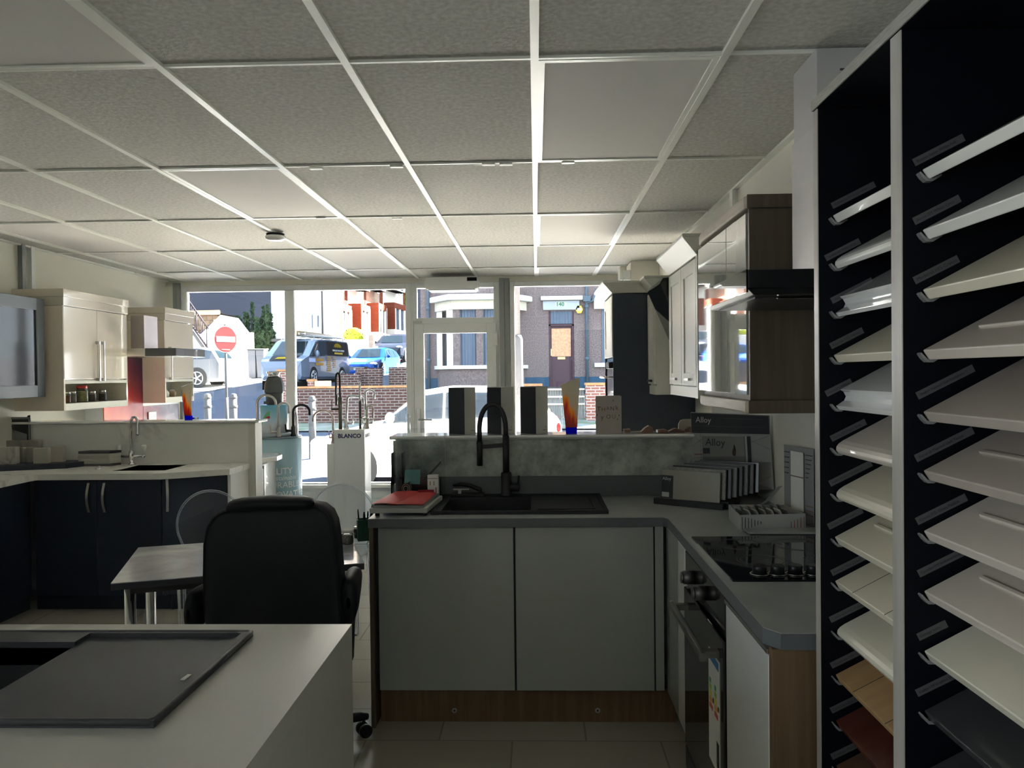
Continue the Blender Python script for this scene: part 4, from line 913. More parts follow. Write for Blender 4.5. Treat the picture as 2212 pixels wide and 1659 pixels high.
# ================================================================== island in the foreground
t = thing('kitchen_island', 'pale marble topped island with waterfall side, nearest the camera', 'kitchen island', (-1.7, 1.4, 0))
ix0, ix1, iy0, iy1 = -3.2, -.467, .95, 1.925
hx0, hx1, hy0, hy1 = -1.70, -1.07, 1.375, 1.755
wt_ = MB(); panel_hole(wt_, ix0, ix1, iy0, iy1, .88, .92, hx0, hx1, hy0, hy1)
M_island = marble('island_quartz', (.53, .51, .465), (.82, .80, .74), .3, .5, .018)
build('worktop', wt_, M_island, t)
build('waterfall_side', MB().box(ix1 - .03, ix1, iy0, iy1, 0, .8798), M_island, t)
build('back_panel', MB().box(ix0, ix1 - .032, iy1 - .03, iy1 - .01, 0, .878), M_offwhite, t)
build('front_panel', MB().box(ix0, ix1 - .032, iy0 + .03, iy0 + .05, 0, .878), M_offwhite, t)
t = thing('sink', 'matt black composite sink with wide drainer in the pale island', 'sink', (-1.2, 1.6, .92))
x0, x1, y0, y1 = -1.88, -.683, 1.349, 1.834; r0, r1 = .9205, .934
b = MB()
b.box(x0, hx0, y0, y1, r0, r1); b.box(hx0, hx1 , y0, hy0, r0, r1); b.box(hx0, hx1, hy1, y1, r0, r1)
b.box(hx1, x1, y0, y0 + .022, r0, r1); b.box(hx1, x1, y1 - .018, y1, r0, r1); b.box(x1 - .022, x1, y0 + .022, y1 - .018, r0, r1)
b.box(hx1, x1 - .022, y0 + .022, y1 - .018, r0, r0 + .004)
b.box(hx0 - .01, hx0, hy0, hy1, .74, r0); b.box(hx1, hx1 + .01, hy0, hy1, .74, r0 + .003); b.box(hx0, hx1, hy0 - .01, hy0, .74, r0); b.box(hx0, hx1, hy1, hy1 + .01, .74, r0); b.box(hx0, hx1, hy0, hy1, .73, .74)
build('basin', b, M_granite_grey, t)
build('rim', MB().tube([(x0, y0 + .003, r1 - .004), (x1 - .01, y0 + .003, r1 - .004), (x1 - .003, y0 + .010, r1 - .004), (x1 - .003, y1 - .010, r1 - .004), (x1 - .01, y1 - .003, r1 - .004), (x0, y1 - .003, r1 - .004)], .0068, 10), M_granite_grey, t)
c_ = at(402, 1462, Z=.926)
build('maker_tag', MB().box(-.0045, .0045, -.014, .014, .9246, .9262).rot(-.1).move((c_.x, c_.y, 0)), M_paper, t)

# ================================================================== left-hand kitchen
LH = .92
hx0, hx1, hy0, hy1 = -2.86, -2.50, 5.15, 5.50
t_ = MB()
t_.prism([(LX, 3.55), (-3.27, 3.55), (-3.285, 4.98), (-3.27, 4.99), (hx0, 4.99), (hx0, 5.56), (LX, 5.56)], 'z', .88, LH)
t_.prism([(hx0, 4.99), (-2.458, 4.989), (-2.38, 5.03), (-2.38, hy0), (hx0, hy0)], 'z', .88, LH)
t_.box(hx0, hx1, hy1, 5.56, .88, LH)
t_.prism([(hx1, hy0), (-2.38, hy0), (-2.38, 5.03), (-2.225, 5.12), (-2.084, 5.208), (-2.075, 5.56), (hx1, 5.56)], 'z', .88, LH)
tag(build('worktop', t_, M_marblew), 'white marble patterned L shaped worktop along left side, with chrome tap', 'worktop')
t = thing('sink', 'undermounted dark steel sink behind chrome tap on the white marble worktop', 'sink', (-2.68, 5.32, .78))
M_dsteel = mat('dark_steel', (.14, .14, .135), .35, metal=.8)
b = MB(); b.box(hx0 - .004, hx0, hy0, hy1, .76, .915); b.box(hx1, hx1 + .004, hy0, hy1, .76, .915); b.box(hx0, hx1, hy0 - .004, hy0, .76, .915); b.box(hx0, hx1, hy1, hy1 + .004, .76, .915); b.box(hx0, hx1, hy0, hy1, .755, .76)
build('basin', b, M_dsteel, t)
build('drain', MB().lathe([(.03, 0), (.034, .004), (.01, .002)], (-2.68, 5.32, .76)), M_chrome, t)
def bow_handle(x, y, z0, z1, par, nx=0, ny=-1):
    h_ = MB(); n = 10; z_ = [z0 + (z1 - z0) * i / n for i in range(n + 1)]
    pts = [(x + nx * (.004 + .026 * math.sin(math.pi * i / n)), y + ny * (.004 + .026 * math.sin(math.pi * i / n)), z_[i]) for i in range(n + 1)]
    w = .008; tx_, ty_ = -ny, nx
    h_.grid([[Vector(p_) + Vector((tx_, ty_, 0)) * w, Vector(p_) - Vector((tx_, ty_, 0)) * w, Vector(p_) - Vector((tx_, ty_, 0)) * w + Vector((-nx, -ny, 0)) * .004, Vector(p_) + Vector((tx_, ty_, 0)) * w + Vector((-nx, -ny, 0)) * .004] for p_ in pts], closed=True, smooth=False)
    return build('door_handle', h_, M_satin, par)
zt_h, zb_h = .855, .66
t = thing('base_cabinet', 'two door navy base cabinet with bow handles under the marble worktop', 'cabinet', (-2.9, 5.3, 0))
build('carcass', MB().box(-3.33, -2.47, 5.055, 5.55, .10, .74), M_navy, t)
ha, hb_ = at(192, 1075, Y=5.03).x, at(226, 1075, Y=5.03).x; mid = (ha + hb_) / 2
d_ = build('door', MB().box(-3.32, mid - .002, 5.03, 5.052, .11, .872), M_navy, t, bevel=.002); bow_handle(ha, 5.03, zb_h, zt_h, d_)
d_ = build('door', MB().box(mid + .002, -2.472, 5.03, 5.052, .11, .872), M_navy, t, bevel=.002); bow_handle(hb_, 5.03, zb_h, zt_h, d_)
build('plinth', MB().box(-3.36, -2.3, 5.10, 5.115, 0, .10), M_navy, t)
t = thing('base_cabinet', 'angled navy end base cabinet with white side, next to clear chair', 'cabinet', (-2.3, 5.35, 0))
dv = Vector((-2.13 + 2.465, 5.235 - 5.032)).normalized(); nv = Vector((dv.y, -dv.x))
p_ = Vector((-2.465, 5.032)); q2 = Vector((-2.115, 5.245))
d_ = build('door', MB().prism([tuple(p_), tuple(q2), tuple(q2 - nv * .02), tuple(p_ - nv * .02)], 'z', .11, .872), M_navy, t, bevel=.002)
hp = at(366, 1075, Y=5.08); f_ = (hp.x - p_.x) / (q2.x - p_.x); hq = p_.lerp(q2, f_)
bow_handle(hq.x, hq.y, zb_h, zt_h + .02, d_, nv.x, nv.y)
build('side_panel', MB().prism([(-2.113, 5.247), (-2.095, 5.25), (-2.086, 5.555), (-2.105, 5.555)], 'z', 0, .878), M_white, t)
build('plinth', MB().prism([(-2.44, 5.09), (-2.12, 5.28), (-2.13, 5.29), (-2.45, 5.105)], 'z', 0, .10), M_navy, t)
t = thing('base_cabinet', 'long navy base cabinet along the left wall under the marble worktop', 'cabinet', (-3.55, 4.3, 0))
build('carcass', MB().box(LX + .02, -3.365, 3.56, 5.0, .10, .878), M_navy, t)
for y0_, y1_ in ((3.56, 4.05), (4.055, 4.55), (4.555, 5.02)): build('door', MB().box(-3.362, -3.342, y0_, y1_, .11, .872), M_navy, t, bevel=.002)
build('plinth', MB().box(-3.42, -3.41, 3.56, 5.10, 0, .10), M_navy, t)
# half wall
struct(build('wall_left_peninsula', MB().box(LX, -2.035, 5.578, 5.70, 0, 1.212), M_white))
tag(build('splashback', MB().box(LX, -2.085, 5.562, 5.577, .921, 1.21), M_marblew), 'white veined splashback behind chrome tap on the left', 'splashback')
struct(build('trim_7', MB().box(-2.084, -2.032, 5.556, 5.576, 0, 1.211), M_offwhite))
tag(build('ledge', MB().prism([(5.545, 1.214), (5.538, 1.222), (5.545, 1.232), (5.73, 1.232), (5.73, 1.214)], 'x', LX, -2.0), M_white, bevel=.003), 'white ledge on top of the left half wall carrying small award', 'ledge')
award(((399, 905), (412, 905), (393, 836), (414, 827)), 5.62, 1.232, 'flame patterned acrylic award with blue foot on the left ledge')
c_ = at(421, 904, Y=5.65); tag(build('bar_magnet', MB().cyl((c_.x - .02, 5.65, 1.242), (c_.x + .025, 5.65, 1.242), .008), M_chrome), 'tiny chrome rod lying on the left ledge beside the award', 'rod')
# tap with white levers
Yt = 5.52; c0_ = at(290, 1003, Y=Yt); tx = at(284, 960, Y=Yt).x
t = thing('kitchen_tap', 'chrome swan neck tap with white lever handles on the marble worktop', 'tap', (tx, Yt, LH))
zz = lambda y: at(290, y, Y=Yt).z
build('body', MB().lathe([(.03, 0), (.03, .006), (.016, .012), (.014, .05), (.02, .055), (.02, .09), (.014, .10)], (tx, Yt, LH)).cyl((tx - .085, Yt, LH + .06), (tx + .085, Yt, LH + .06), .0095), M_chrome, t)
tx2 = at(301, 940, Y=Yt).x; rr = (tx2 - tx) / 2
pts = [(tx, Yt, LH + .09), (tx, Yt, zz(915))] + [(tx + rr - rr * math.cos(a_), Yt - .02 * a_ / 3, zz(915) + (zz(901) - zz(915)) * math.sin(a_)) for a_ in [math.pi * i / 10 for i in range(1, 11)]] + [(tx2, Yt - .025, zz(935)), (tx2, Yt - .025, zz(940))]
build('spout', MB().tube(pts, [.0095] * (len(pts) - 1) + [.0125], 12), M_chrome, t)
for sx_ in (-1, 1):
    lv = build('lever_hub', MB().ball((tx + sx_ * .09, Yt, LH + .06), .016, 10), M_chrome, t)
    build('lever', MB().lathe([(.006, .01), (.008, .03), (.015, .055), (.017, .075), (.010, .082)], (tx + sx_ * .092, Yt, LH + .06), 14), M_paper, lv)
c_ = at(212, 1014, Z=LH)
t = thing('sink_plug', 'small chrome plug lying on the marble worktop left of the sink', 'plug', (c_.x, c_.y, LH))
build('disc', MB().lathe([(.024, 0), (.024, .006), (.014, .010)], (c_.x, c_.y, LH)), M_chrome, t); build('grip', MB().ball((c_.x + .005, c_.y, LH + .017), .009, 8), M_chrome, t)
# stack of stone samples
A, B = at(168, 1003, Y=5.42), at(236, 1004, Y=5.42)
cols_ = [((.10, .09, .085), 'thin brown bottom slab'), ((.46, .43, .37), 'cream slab second from the bottom'), ((.50, .47, .41), 'cream slab third from the bottom'), ((.44, .41, .36), 'beige slab fourth from the bottom'), ((.50, .48, .43), 'cream slab fifth from the bottom'), ((.055, .055, .065), 'charcoal top slab')]
ht = (at(200, 973, Y=5.44).z - LH) / 6.4
for i, (c_, w_) in enumerate(cols_):
    z0_ = LH + .0005 + i * ht * 1.03; dx_ = .002 * ((i * 7) % 3)
    tag(build('stone_slab', MB().prism([(A.x + dx_, 5.42), (B.x + dx_, 5.42), (B.x + .042 + dx_, 5.50), (A.x + .04 + dx_, 5.51)], 'z', z0_, z0_ + ht), mat('slab_%d' % i, c_, .4), bevel=.0015), w_ + ' in the small stack beside the chrome tap', 'stone sample', 'stack of stone slabs by the tap')
# black tray of cubes
tr_p = [at(-40, 1019, Z=LH), at(148, 1001, Z=LH)]
t = thing('sample_tray', 'dark tray of marble sample blocks at the left edge of the worktop', 'tray', (-3.45, 5.35, LH))
build('tray_body', MB().prism([(-3.76, 5.12), (-3.28, 5.30), (-3.16, 5.52), (-3.20, 5.54), (-3.76, 5.54)], 'z', LH, LH + .035), M_navy, t, bevel=.004)
def cube(px0, px1, pyb, pyt, Y, d, label, m_, turn=0):
    a_, b_ = at(px0, pyb, Y=Y), at(px1, pyb, Y=Y); h_ = at(px0, pyt, Y=Y).z - a_.z
    q_ = MB().box(a_.x, b_.x, Y, Y + d, LH + .0355, LH + .0355 + h_); q_.rot(turn, 'Z', ((a_.x + b_.x) / 2, Y, 0))
    return tag(build('sample_block', q_, m_, bevel=.002), label, 'stone sample', 'marble blocks on the dark tray')
M_blk = mat('block_beige', (.50, .47, .40), .45); M_blk2 = marble('block_marble', (.52, .50, .45), (.30, .29, .27), .4, 6, .05); M_blk3 = mat('block_warm', (.54, .48, .41), .45); M_blk4 = marble('block_vein', (.48, .45, .39), (.20, .19, .17), .4, 2.4, .06)
cube(-30, 83, 985, 941, 5.485, .05, 'long veined block, largest and rearmost on the dark tray', M_blk4)
cube(30, 52, 991, 960, 5.40, .05, 'small grey beige cube between the veined block and front cubes', M_blk)
cube(57, 72, 994, 962, 5.395, .05, 'narrow greyish cube left of the beige pair on dark tray', mat('block_grey', (.36, .34, .31), .5))
cube(73, 102, 997, 964, 5.31, .05, 'plain beige cube in the middle front of dark tray', M_blk, .15)
cube(109, 135, 994, 960, 5.39, .05, 'warm beige cube at the right end of dark tray', M_blk3, .15)
cube(-10, 32, 1003, 966, 5.255, .06, 'mottled white marble cube at the left front of the tray', M_blk2, .15)
cube(84, 118, 985, 959, 5.475, .03, 'thin dark topped block at the back right of dark tray', mat('block_dark', (.12, .11, .10), .5))
# framed picture board behind
t = thing('picture_board', 'black framed picture board with a clip, behind the marble blocks', 'picture board', (-3.5, 5.55, LH))
a_, b_ = at(-30, 940, Y=5.545), at(64, 940, Y=5.545); zt_ = at(63, 902, Y=5.545).z; z0_ = LH + .001
build('board', MB().box(a_.x, b_.x, 5.547, 5.556, z0_, zt_), M_ink, t)
build('metal_frame', MB().box(b_.x - .006, b_.x, 5.542, 5.557, z0_, zt_ + .004).box(a_.x, b_.x, 5.542, 5.557, zt_ - .012, zt_ + .004), M_steel, t)
build('clip', MB().cyl((b_.x - .012, 5.548, zt_ + .006), (b_.x + .002, 5.548, zt_ + .012), .007), M_ink, t)
p3 = [at(x, y, Y=5.546) for x, y in ((-30, 910), (0, 920), (58, 938), (58, 975), (-30, 975))]
pic = build('picture', MB().prism([(v.x, v.z) for v in p3], 'y', 5.5455, 5.547), mat('picture_grey', (.30, .30, .28), .5), t)
f_ = [at(x, y, Y=5.545) for x, y in ((20, 938), (20, 930), (24, 921), (28, 920), (30, 925), (30, 933))]
build('tap_picture', MB().tube(f_, .004, 6), mat('picture_bronze', (.10, .08, .07), .4), t)

# ---- cupboards on the left wall
CX = -3.45
def cream_unit(y0, y1, label, zsplit, splits, hxs):
    t = thing('wall_cabinet', label, 'cabinet', (LX + .2, (y0 + y1) / 2, 1.31))
    z0, z1 = 1.31, 2.15
    build('side_panel', MB().box(LX, CX, y0, y0 + .02, z0, z1 - .07), M_creamside, t)
    build('side_panel', MB().box(LX, CX, y1 - .02, y1, z0, z1 - .07), M_cream, t)
    build('carcass', MB().box(LX, CX - .022, y0 + .02, y1 - .02, zsplit, z1 - .07), M_cream, t)
    build('shelf_board', MB().box(LX, CX, y0 + .02, y1 - .02, z0, z0 + .05).box(LX, CX, y0 + .02, y1 - .02, zsplit - .025, zsplit).box(LX, LX + .01, y0 + .02, y1 - .02, z0 + .05, zsplit - .025), mat('cream_interior', (.66, .64, .50), .4), t)
    ys = [y0 + .004] + splits + [y1 - .004]
    for i in range(len(ys) - 1):
        d_ = build('door', MB().box(CX - .02, CX + .002, ys[i] + .002, ys[i + 1] - .002, zsplit + .008, z1 - .075), M_cream, t, bevel=.002)
        hy = hxs[i]; za, zb_ = 1.525, 1.835
        build('door_handle', MB().box(CX + .024, CX + .032, hy - .007, hy + .007, za, zb_).box(CX + .002, CX + .030, hy - .012, hy + .012, za, za + .022).box(CX + .002, CX + .030, hy - .012, hy + .012, zb_ - .022, zb_), M_satin, d_)
    build('cornice', MB().box(LX, CX + .01, y0 - .004, y1 + .004, z1 - .068, z1 - .005).box(LX, CX + .015, y0 - .01, y1 + .01, z1 - .0048, z1 + .052), M_cream, t, bevel=.002)
    return t
ys = at(210, 760, X=CX).y; zs = at(139, 822, X=CX).z
cream_unit(5.58, 6.47, 'two door cream gloss wall cupboard with open spice shelf on left wall', zs, [ys], [at(208, 765, X=CX).y, at(218, 765, X=CX).y])
cream_unit(7.135, 7.74, 'single door cream gloss wall cupboard nearest the window on left wall', zs, [], [at(365, 765, X=CX).y])
# jars on the shelf
def jar(px, pyb, w, h, Y_x, label, kind, food):
    X = CX - .08; c_ = at(px, pyb, X=X); r = w / 2; z_ = 1.3605
    t = thing('spice_jar', label, 'jar', (X, c_.y, z_), 'jars on the cream cupboard shelf')
    build('glass_body', MB().lathe([(r * .92, 0), (r, .006), (r, h * .72), (r * .78, h * .82), (r * .78, h * .86)], (X, c_.y, z_), 16), M_acrylic, t)
    build('contents', MB().lathe([(r * .85, .003), (r * .92, .01), (r * .92, h * .62), (r * .8, h * .66)], (X, c_.y, z_), 14), food, t)
    build('lid', MB().lathe([(r * .86, h * .82), (r * .88, h * .96), (r * .80, h)], (X, c_.y, z_), 16), kind, t)
M_sp1 = mat('spice_orange', (.45, .18, .06), .7, noise=80, col2=(.2, .12, .05)); M_sp2 = mat('spice_brown', (.12, .07, .04), .8, noise=90, col2=(.25, .2, .14)); M_pick = mat('pickles', (.32, .28, .06), .5, noise=60, col2=(.5, .45, .2))
jar(146, 868, .045, .085, 0, 'slim jar of orange spice, leftmost on the cream shelf', M_chrome, M_sp1)
jar(158, 868, .048, .088, 0, 'slim jar of pale spice, second from left on cream shelf', M_chrome, mat('spice_pale', (.4, .33, .25), .8))
jar(177, 867, .090, .130, 0, 'large jar of green pickles with red lid on the cream shelf', M_red, M_pick)
jar(199, 866, .060, .085, 0, 'squat brown spice jar right of the pickles', M_chrome, M_sp2)
jar(222, 865, .060, .090, 0, 'dark spice jar standing alone at right of cream shelf', M_chrome, M_sp2)
for px, lab, m_ in ((357, 'white ceramic knob jar at the left end of far cream shelf', M_paper), (372, 'small round tan ceramic pot on the far cream shelf', mat('tan_pot', (.45, .33, .2), .4))):
    X = CX - .08; c_ = at(px, 855, X=X); tt = thing('ceramic_pot', lab, 'pot', (X, c_.y, 1.3605))
    build('bowl', MB().lathe([(.02, 0), (.034, .015), (.036, .04), (.025, .058)], (X, c_.y, 1.3605), 16), m_, tt); build('lid', MB().lathe([(.026, .058), (.02, .066), (.006, .07)], (X, c_.y, 1.3605), 12), M_paper, tt)
# hood
t = thing('extractor_hood', 'slim steel cooker hood between the two cream wall cupboards', 'cooker hood', (-3.4, 6.8, 1.70))
hz1, hz0 = at(345, 752, Y=6.52).z, at(345, 769, Y=6.52).z; hxf = at(380, 760, Y=6.52).x; hxm = at(313, 760, Y=6.52).x
build('canopy', MB().box(LX + .16, hxm, 6.52, 7.10, hz0, hz1), M_satin, t, bevel=.002)
build('glass_front', MB().box(hxm + .001, hxf, 6.52, 7.10, hz0, hz1), mat('hood_smoke', (.06, .06, .075), .2, coat=.5), t, bevel=.002)
build('chimney', MB().box(at(282, 700, Y=6.66).x, at(311, 700, Y=6.66).x, 6.66, 6.90, hz1, 2.09), mat('brushed_pinkish_steel', (.66, .60, .60), .25, metal=.7), t)
struct(build('trim_8', MB().box(LX, -3.668, 6.47, 7.9, 0, 1.76), M_white))
def glass_panel(y0, y1, z0, z1, name, label):
    m = mat('fire_glass_' + name, (.8, .1, .02), .25, coat=.15); tr = m.node_tree; b = tr.nodes['Principled BSDF']; L_ = tr.links.new
    c = tr.nodes.new('ShaderNodeTexCoord'); sp = tr.nodes.new('ShaderNodeSeparateXYZ'); n = tr.nodes.new('ShaderNodeTexNoise'); n.inputs['Scale'].default_value = 3
    a = tr.nodes.new('ShaderNodeMath'); a.operation = 'MULTIPLY_ADD'; a.inputs[1].default_value = .25; r = tr.nodes.new('ShaderNodeValToRGB')
    mr = tr.nodes.new('ShaderNodeMapRange'); mr.inputs[1].default_value = -.75; mr.inputs[2].default_value = 1.0
    geo = tr.nodes.new('ShaderNodeNewGeometry'); sp.outputs
    L_(geo.outputs['Position'], sp.inputs[0])
    ad = tr.nodes.new('ShaderNodeMath'); ad.operation = 'ADD'; L_(sp.outputs['Y'], ad.inputs[0]); L_(sp.outputs['Z'], ad.inputs[1])
    mr.inputs[1].default_value = 7.5; mr.inputs[2].default_value = 9.3
    L_(ad.outputs[0], mr.inputs[0]); L_(n.outputs['Fac'], a.inputs[0]); L_(mr.outputs[0], a.inputs[2]); L_(a.outputs[0], r.inputs[0])
    e = r.color_ramp; e.elements[0].position = .05; e.elements[0].color = (.9, .30, .05, 1); e.elements[1].position = 1; e.elements[1].color = (.03, .01, .05, 1)
    k = e.elements.new(.30); k.color = (.9, .10, .01, 1); k = e.elements.new(.55); k.color = (.45, .02, .02, 1); k = e.elements.new(.8); k.color = (.12, .015, .08, 1)
    L_(r.outputs[0], b.inputs['Base Color'])
    return tag(build('splashback', MB().box(-3.667, -3.66, y0, y1, z0, z1), m), label, 'splashback')
glass_panel(6.475, 7.13, .95, 1.75, 'tall', 'tall glossy flame orange splashback behind the slim steel hood')
glass_panel(7.135, 7.85, .95, 1.28, 'low', 'low dark red to purple splashback below far cream cupboard')
c_ = at(329, 899, X=-3.655)
t = thing('power_socket', 'white double power socket on the dark red splashback', 'socket', (-3.655, c_.y, c_.z - .04))
build('face_plate', MB().box(-3.659, -3.65, c_.y - .073, c_.y + .073, c_.z - .043, c_.z + .043), M_white, t, bevel=.002)
for s_ in (-.035, .035):
    for dy, dz in ((0, .012), (-.010, -.006), (.010, -.006)): build('pin_slot', MB().box(-3.6502, -3.6495, c_.y + s_ + dy - .003, c_.y + s_ + dy + .003, c_.z + dz - .003, c_.z + dz + .004), M_ink, t)
# blue-grey cupboard
M_bgrey = mat('blue_grey_shaker', (.22, .25, .28), .4)
t = thing('wall_cabinet', 'blue grey glazed wall cupboard at the left edge of the room', 'cabinet', (LX + .15, 5.05, 1.41))
BX = -3.55; zA, zB = 1.415, 2.12; yA, yB = 4.45, 5.525
build('carcass', MB().box(LX, BX - .022, yA, yA + .02, zA, zB).box(LX, BX - .022, yB - .02, yB, zA, zB).box(LX, BX - .022, yA + .02, yB - .02, zA, zA + .02).box(LX, BX - .022, yA + .02, yB - .02, zB - .02, zB).box(LX, LX + .01, yA + .02, yB - .02, zA + .02, zB - .02), mat('cupboard_inside', (.10, .11, .12), .5), t)
for z_ in (1.66, 1.89): build('glass_shelf', MB().box(LX + .02, BX - .05, yA + .02, yB - .02, z_, z_ + .008), mat('shelf_glass_edge', (.45, .5, .48), .2), t)
for a_, b_ in ((yA, (yA + yB) / 2 - .002 - .19), ((yA + yB) / 2 + .002 - .19, yB)):
    d_ = MB(); w_ = .085; d_.box(BX - .02, BX, a_, a_ + w_, zA, zB); d_.box(BX - .02, BX, b_ - w_, b_, zA, zB); d_.box(BX - .02, BX, a_ + w_, b_ - w_, zA, zA + w_); d_.box(BX - .02, BX, a_ + w_, b_ - w_, zB - w_, zB)
    d_ = build('door', d_, M_bgrey, t, bevel=.003); build('pane', MB().box(BX - .012, BX - .008, a_ + w_, b_ - w_, zA + w_, zB - w_), mat('smoked_pane', (.03, .035, .04), .06, spec=.2), d_)
# small counter with rounded end beyond the half wall
t = thing('base_cabinet', 'white base cabinet with bar handle behind the left half wall', 'cabinet', (-2.4, 6.0, 0))
build('carcass', MB().box(-3.0, -2.14, 5.78, 6.32, 0, .878), M_white, t)
d_ = build('door', MB().box(-2.138, -2.118, 5.80, 6.06, .06, .865), M_white, t, bevel=.002)
hz = at(580, 1005, Y=5.95).z
build('door_handle', MB().box(-2.10, -2.092, 5.90, 5.925, .42, hz).box(-2.118, -2.094, 5.90, 5.925, hz - .02, hz).box(-2.118, -2.094, 5.90, 5.925, .42, .44), M_satin, d_)
tag(build('worktop', MB().prism([(-3.0, 5.74), (-2.16, 5.74), (-2.09, 5.90), (-2.035, 6.03), (-2.05, 6.2), (-2.12, 6.33), (-3.0, 6.36)], 'z', .88, LH), M_white, bevel=.006), 'white rounded worktop end just behind the left half wall', 'worktop')

# ================================================================== drum display with tap samples
Yd = 6.5; cx_ = at(597, 947, Y=Yd).x; zd = at(597, 949, Y=Yd - .2).z; R_ = .205
t = thing('display_drum', 'pale blue round display drum printed with white words', 'display stand', (cx_, Yd, 0))
M_drum = mat('drum_blue', (.36, .56, .63), .35, coat=.2)
build('drum_body', MB().lathe([(R_, 0), (R_, zd)], (cx_, Yd, 0), 48), M_drum, t)
build('drum_top', MB().lathe([(R_ + .004, zd), (R_ + .004, zd + .012), (R_ - .006, zd + .014)], (cx_, Yd, 0), 48), mat('drum_rim', (.20, .27, .30), .3), t)
def wrap(txt, size, s_mid, z, bold=0):
    m_ = MB().text(txt, size, (0, 0, 0), (1, 0, 0), (0, 0, 1), .0006, bold=bold, align='CENTER')
    for i, v in enumerate(m_.v):
        a_ = (v.x + s_mid) / R_; r_ = R_ + .0012 - v.y
        m_.v[i] = Vector((cx_ + r_ * math.sin(a_), Yd - r_ * math.cos(a_), z + v.z))
    return m_
zl = lambda y: at(620, y, Y=Yd - .2).z
M_wprint = mat('white_print', (.95, .97, .98), .5)
for s_, sz, mid, yy, bd in (('QUALITY', .072, .050, 1025, .0018), ('sustainable', .052, .125, 1038, .0), ('DURABLE', .072, .115, 1055, 0), ('INNOVATIVE', .072, .135, 1076, .0018)):
    build('lettering', wrap(s_, sz, mid, zl(yy), bd), M_wprint, t)
# filter canister
Yc = Yd - .02; ccx = at(593, 945, Y=Yc).x; zt0 = zd + .0145
t = thing('filter_canister', 'blue and white water filter canister with striped label on drum', 'canister', (ccx, Yc, zt0))
rc = .115; hc = at(593, 874, Y=Yc).z - zt0
def canister_mat():
    m = mat('canister_label', (.7, .7, .7), .3, coat=.3); tr = m.node_tree; b = tr.nodes['Principled BSDF']; L_ = tr.links.new
    c = tr.nodes.new('ShaderNodeTexCoord'); sp = tr.nodes.new('ShaderNodeSeparateXYZ'); L_(c.outputs['Object'], sp.inputs[0]); r = tr.nodes.new('ShaderNodeValToRGB'); L_(sp.outputs['Z'], r.inputs[0])
    mr = tr.nodes.new('ShaderNodeMapRange'); mr.inputs[2].default_value = hc; L_(sp.outputs['Z'], mr.inputs[0]); L_(mr.outputs[0], r.inputs[0])
    e = r.color_ramp; e.elements[0].position = 0; e.elements[0].color = (.62, .66, .70, 1); e.elements[1].position = 1; e.elements[1].color = (.10, .40, .58, 1)
    k = e.elements.new(.35); k.color = (.70, .76, .82, 1); k = e.elements.new(.6); k.color = (.35, .6, .72, 1); L_(r.outputs[0], b.inputs['Base Color']); return m
build('can_body', MB().lathe([(rc, .012), (rc, hc - .004), (rc - .006, hc)], (ccx, Yc, zt0), 36), canister_mat(), t)
build('base_ring', MB().lathe([(rc + .022, 0), (rc + .022, .022), (rc + .012, .028)], (ccx, Yc, zt0), 36), mat('ring_grey', (.50, .56, .58), .3), t)
def can_stripe(a0, a1, z0, z1, w, m_, nm):
    q_ = MB(); rows = []
    for i in range(13):
        f = i / 12; a_ = math.radians(a0 + (a1 - a0) * f); z_ = zt0 + hc * (z0 + (z1 - z0) * math.sin(f * math.pi / 2)); ww = w * (1 + f)
        rows.append([(ccx + (rc + .001) * math.sin(a_), Yc - (rc + .001) * math.cos(a_), z_ - ww), (ccx + (rc + .001) * math.sin(a_), Yc - (rc + .001) * math.cos(a_), z_ + ww)])
    q_.grid(rows); return build(nm, q_, m_, t)
can_stripe(-70, 2, .30, .62, .005, mat('stripe_red', (.5, .04, .05), .5), 'red_stripe'); can_stripe(-55, 2, .18, .74, .010, mat('stripe_green', (.14, .45, .18), .5), 'green_stripe')
# disposer on top
t = thing('waste_disposer', 'dark grey food waste disposer with chrome flange on top of canister', 'waste disposer', (ccx, Yc, zt0 + hc))
zo_ = zt0 + hc; k_ = 1680 / Yc
hz_ = lambda y: at(594, y, Y=Yc).z - zo_
M_disp = mat('disposer_grey', (.055, .062, .07), .35)
build('lower_body', MB().lathe([(.062, 0), (.070, .012), (.072, hz_(850)), (.078, hz_(848))], (ccx + .004, Yc, zo_), 28), M_disp, t)
build('upper_body', MB().lathe([(.083, hz_(848)), (.083, hz_(846)), (.080, hz_(830)), (.062, hz_(817)), (.058, hz_(815))], (ccx + .004, Yc, zo_), 28), mat('disposer_mid', (.075, .085, .09), .3, coat=.3), t)
build('flange', MB().lathe([(.045, hz_(815)), (.05, hz_(812)), (.042, hz_(810)), (.055, hz_(806)), (.058, hz_(803))], (ccx, Yc, zo_), 24), M_chrome, t)
build('side_inlet', MB().box(ccx - .092, ccx - .07, Yc - .02, Yc + .02, hz_(842) + zo_, hz_(822) + zo_), M_black, t, bevel=.004)
build('rating_label', MB().box(ccx - .062, ccx - .015, Yc - .0735, Yc - .06, hz_(872) + zo_, hz_(866) + zo_), M_logo, t)
c_ = at(638, 935, Y=Yd + .02)
t = thing('steel_bottle', 'slim steel water bottle standing on the drum behind the black tap', 'bottle', (c_.x, Yd + .02, zt0))
build('bottle_body', MB().lathe([(.022, 0), (.024, .01), (.024, .16), (.016, .19), (.012, .21)], (c_.x, Yd + .02, zt0), 18), M_chrome, t); build('cap', MB().lathe([(.014, .21), (.014, .23), (.008, .235)], (c_.x, Yd + .02, zt0), 14), M_satin, t)
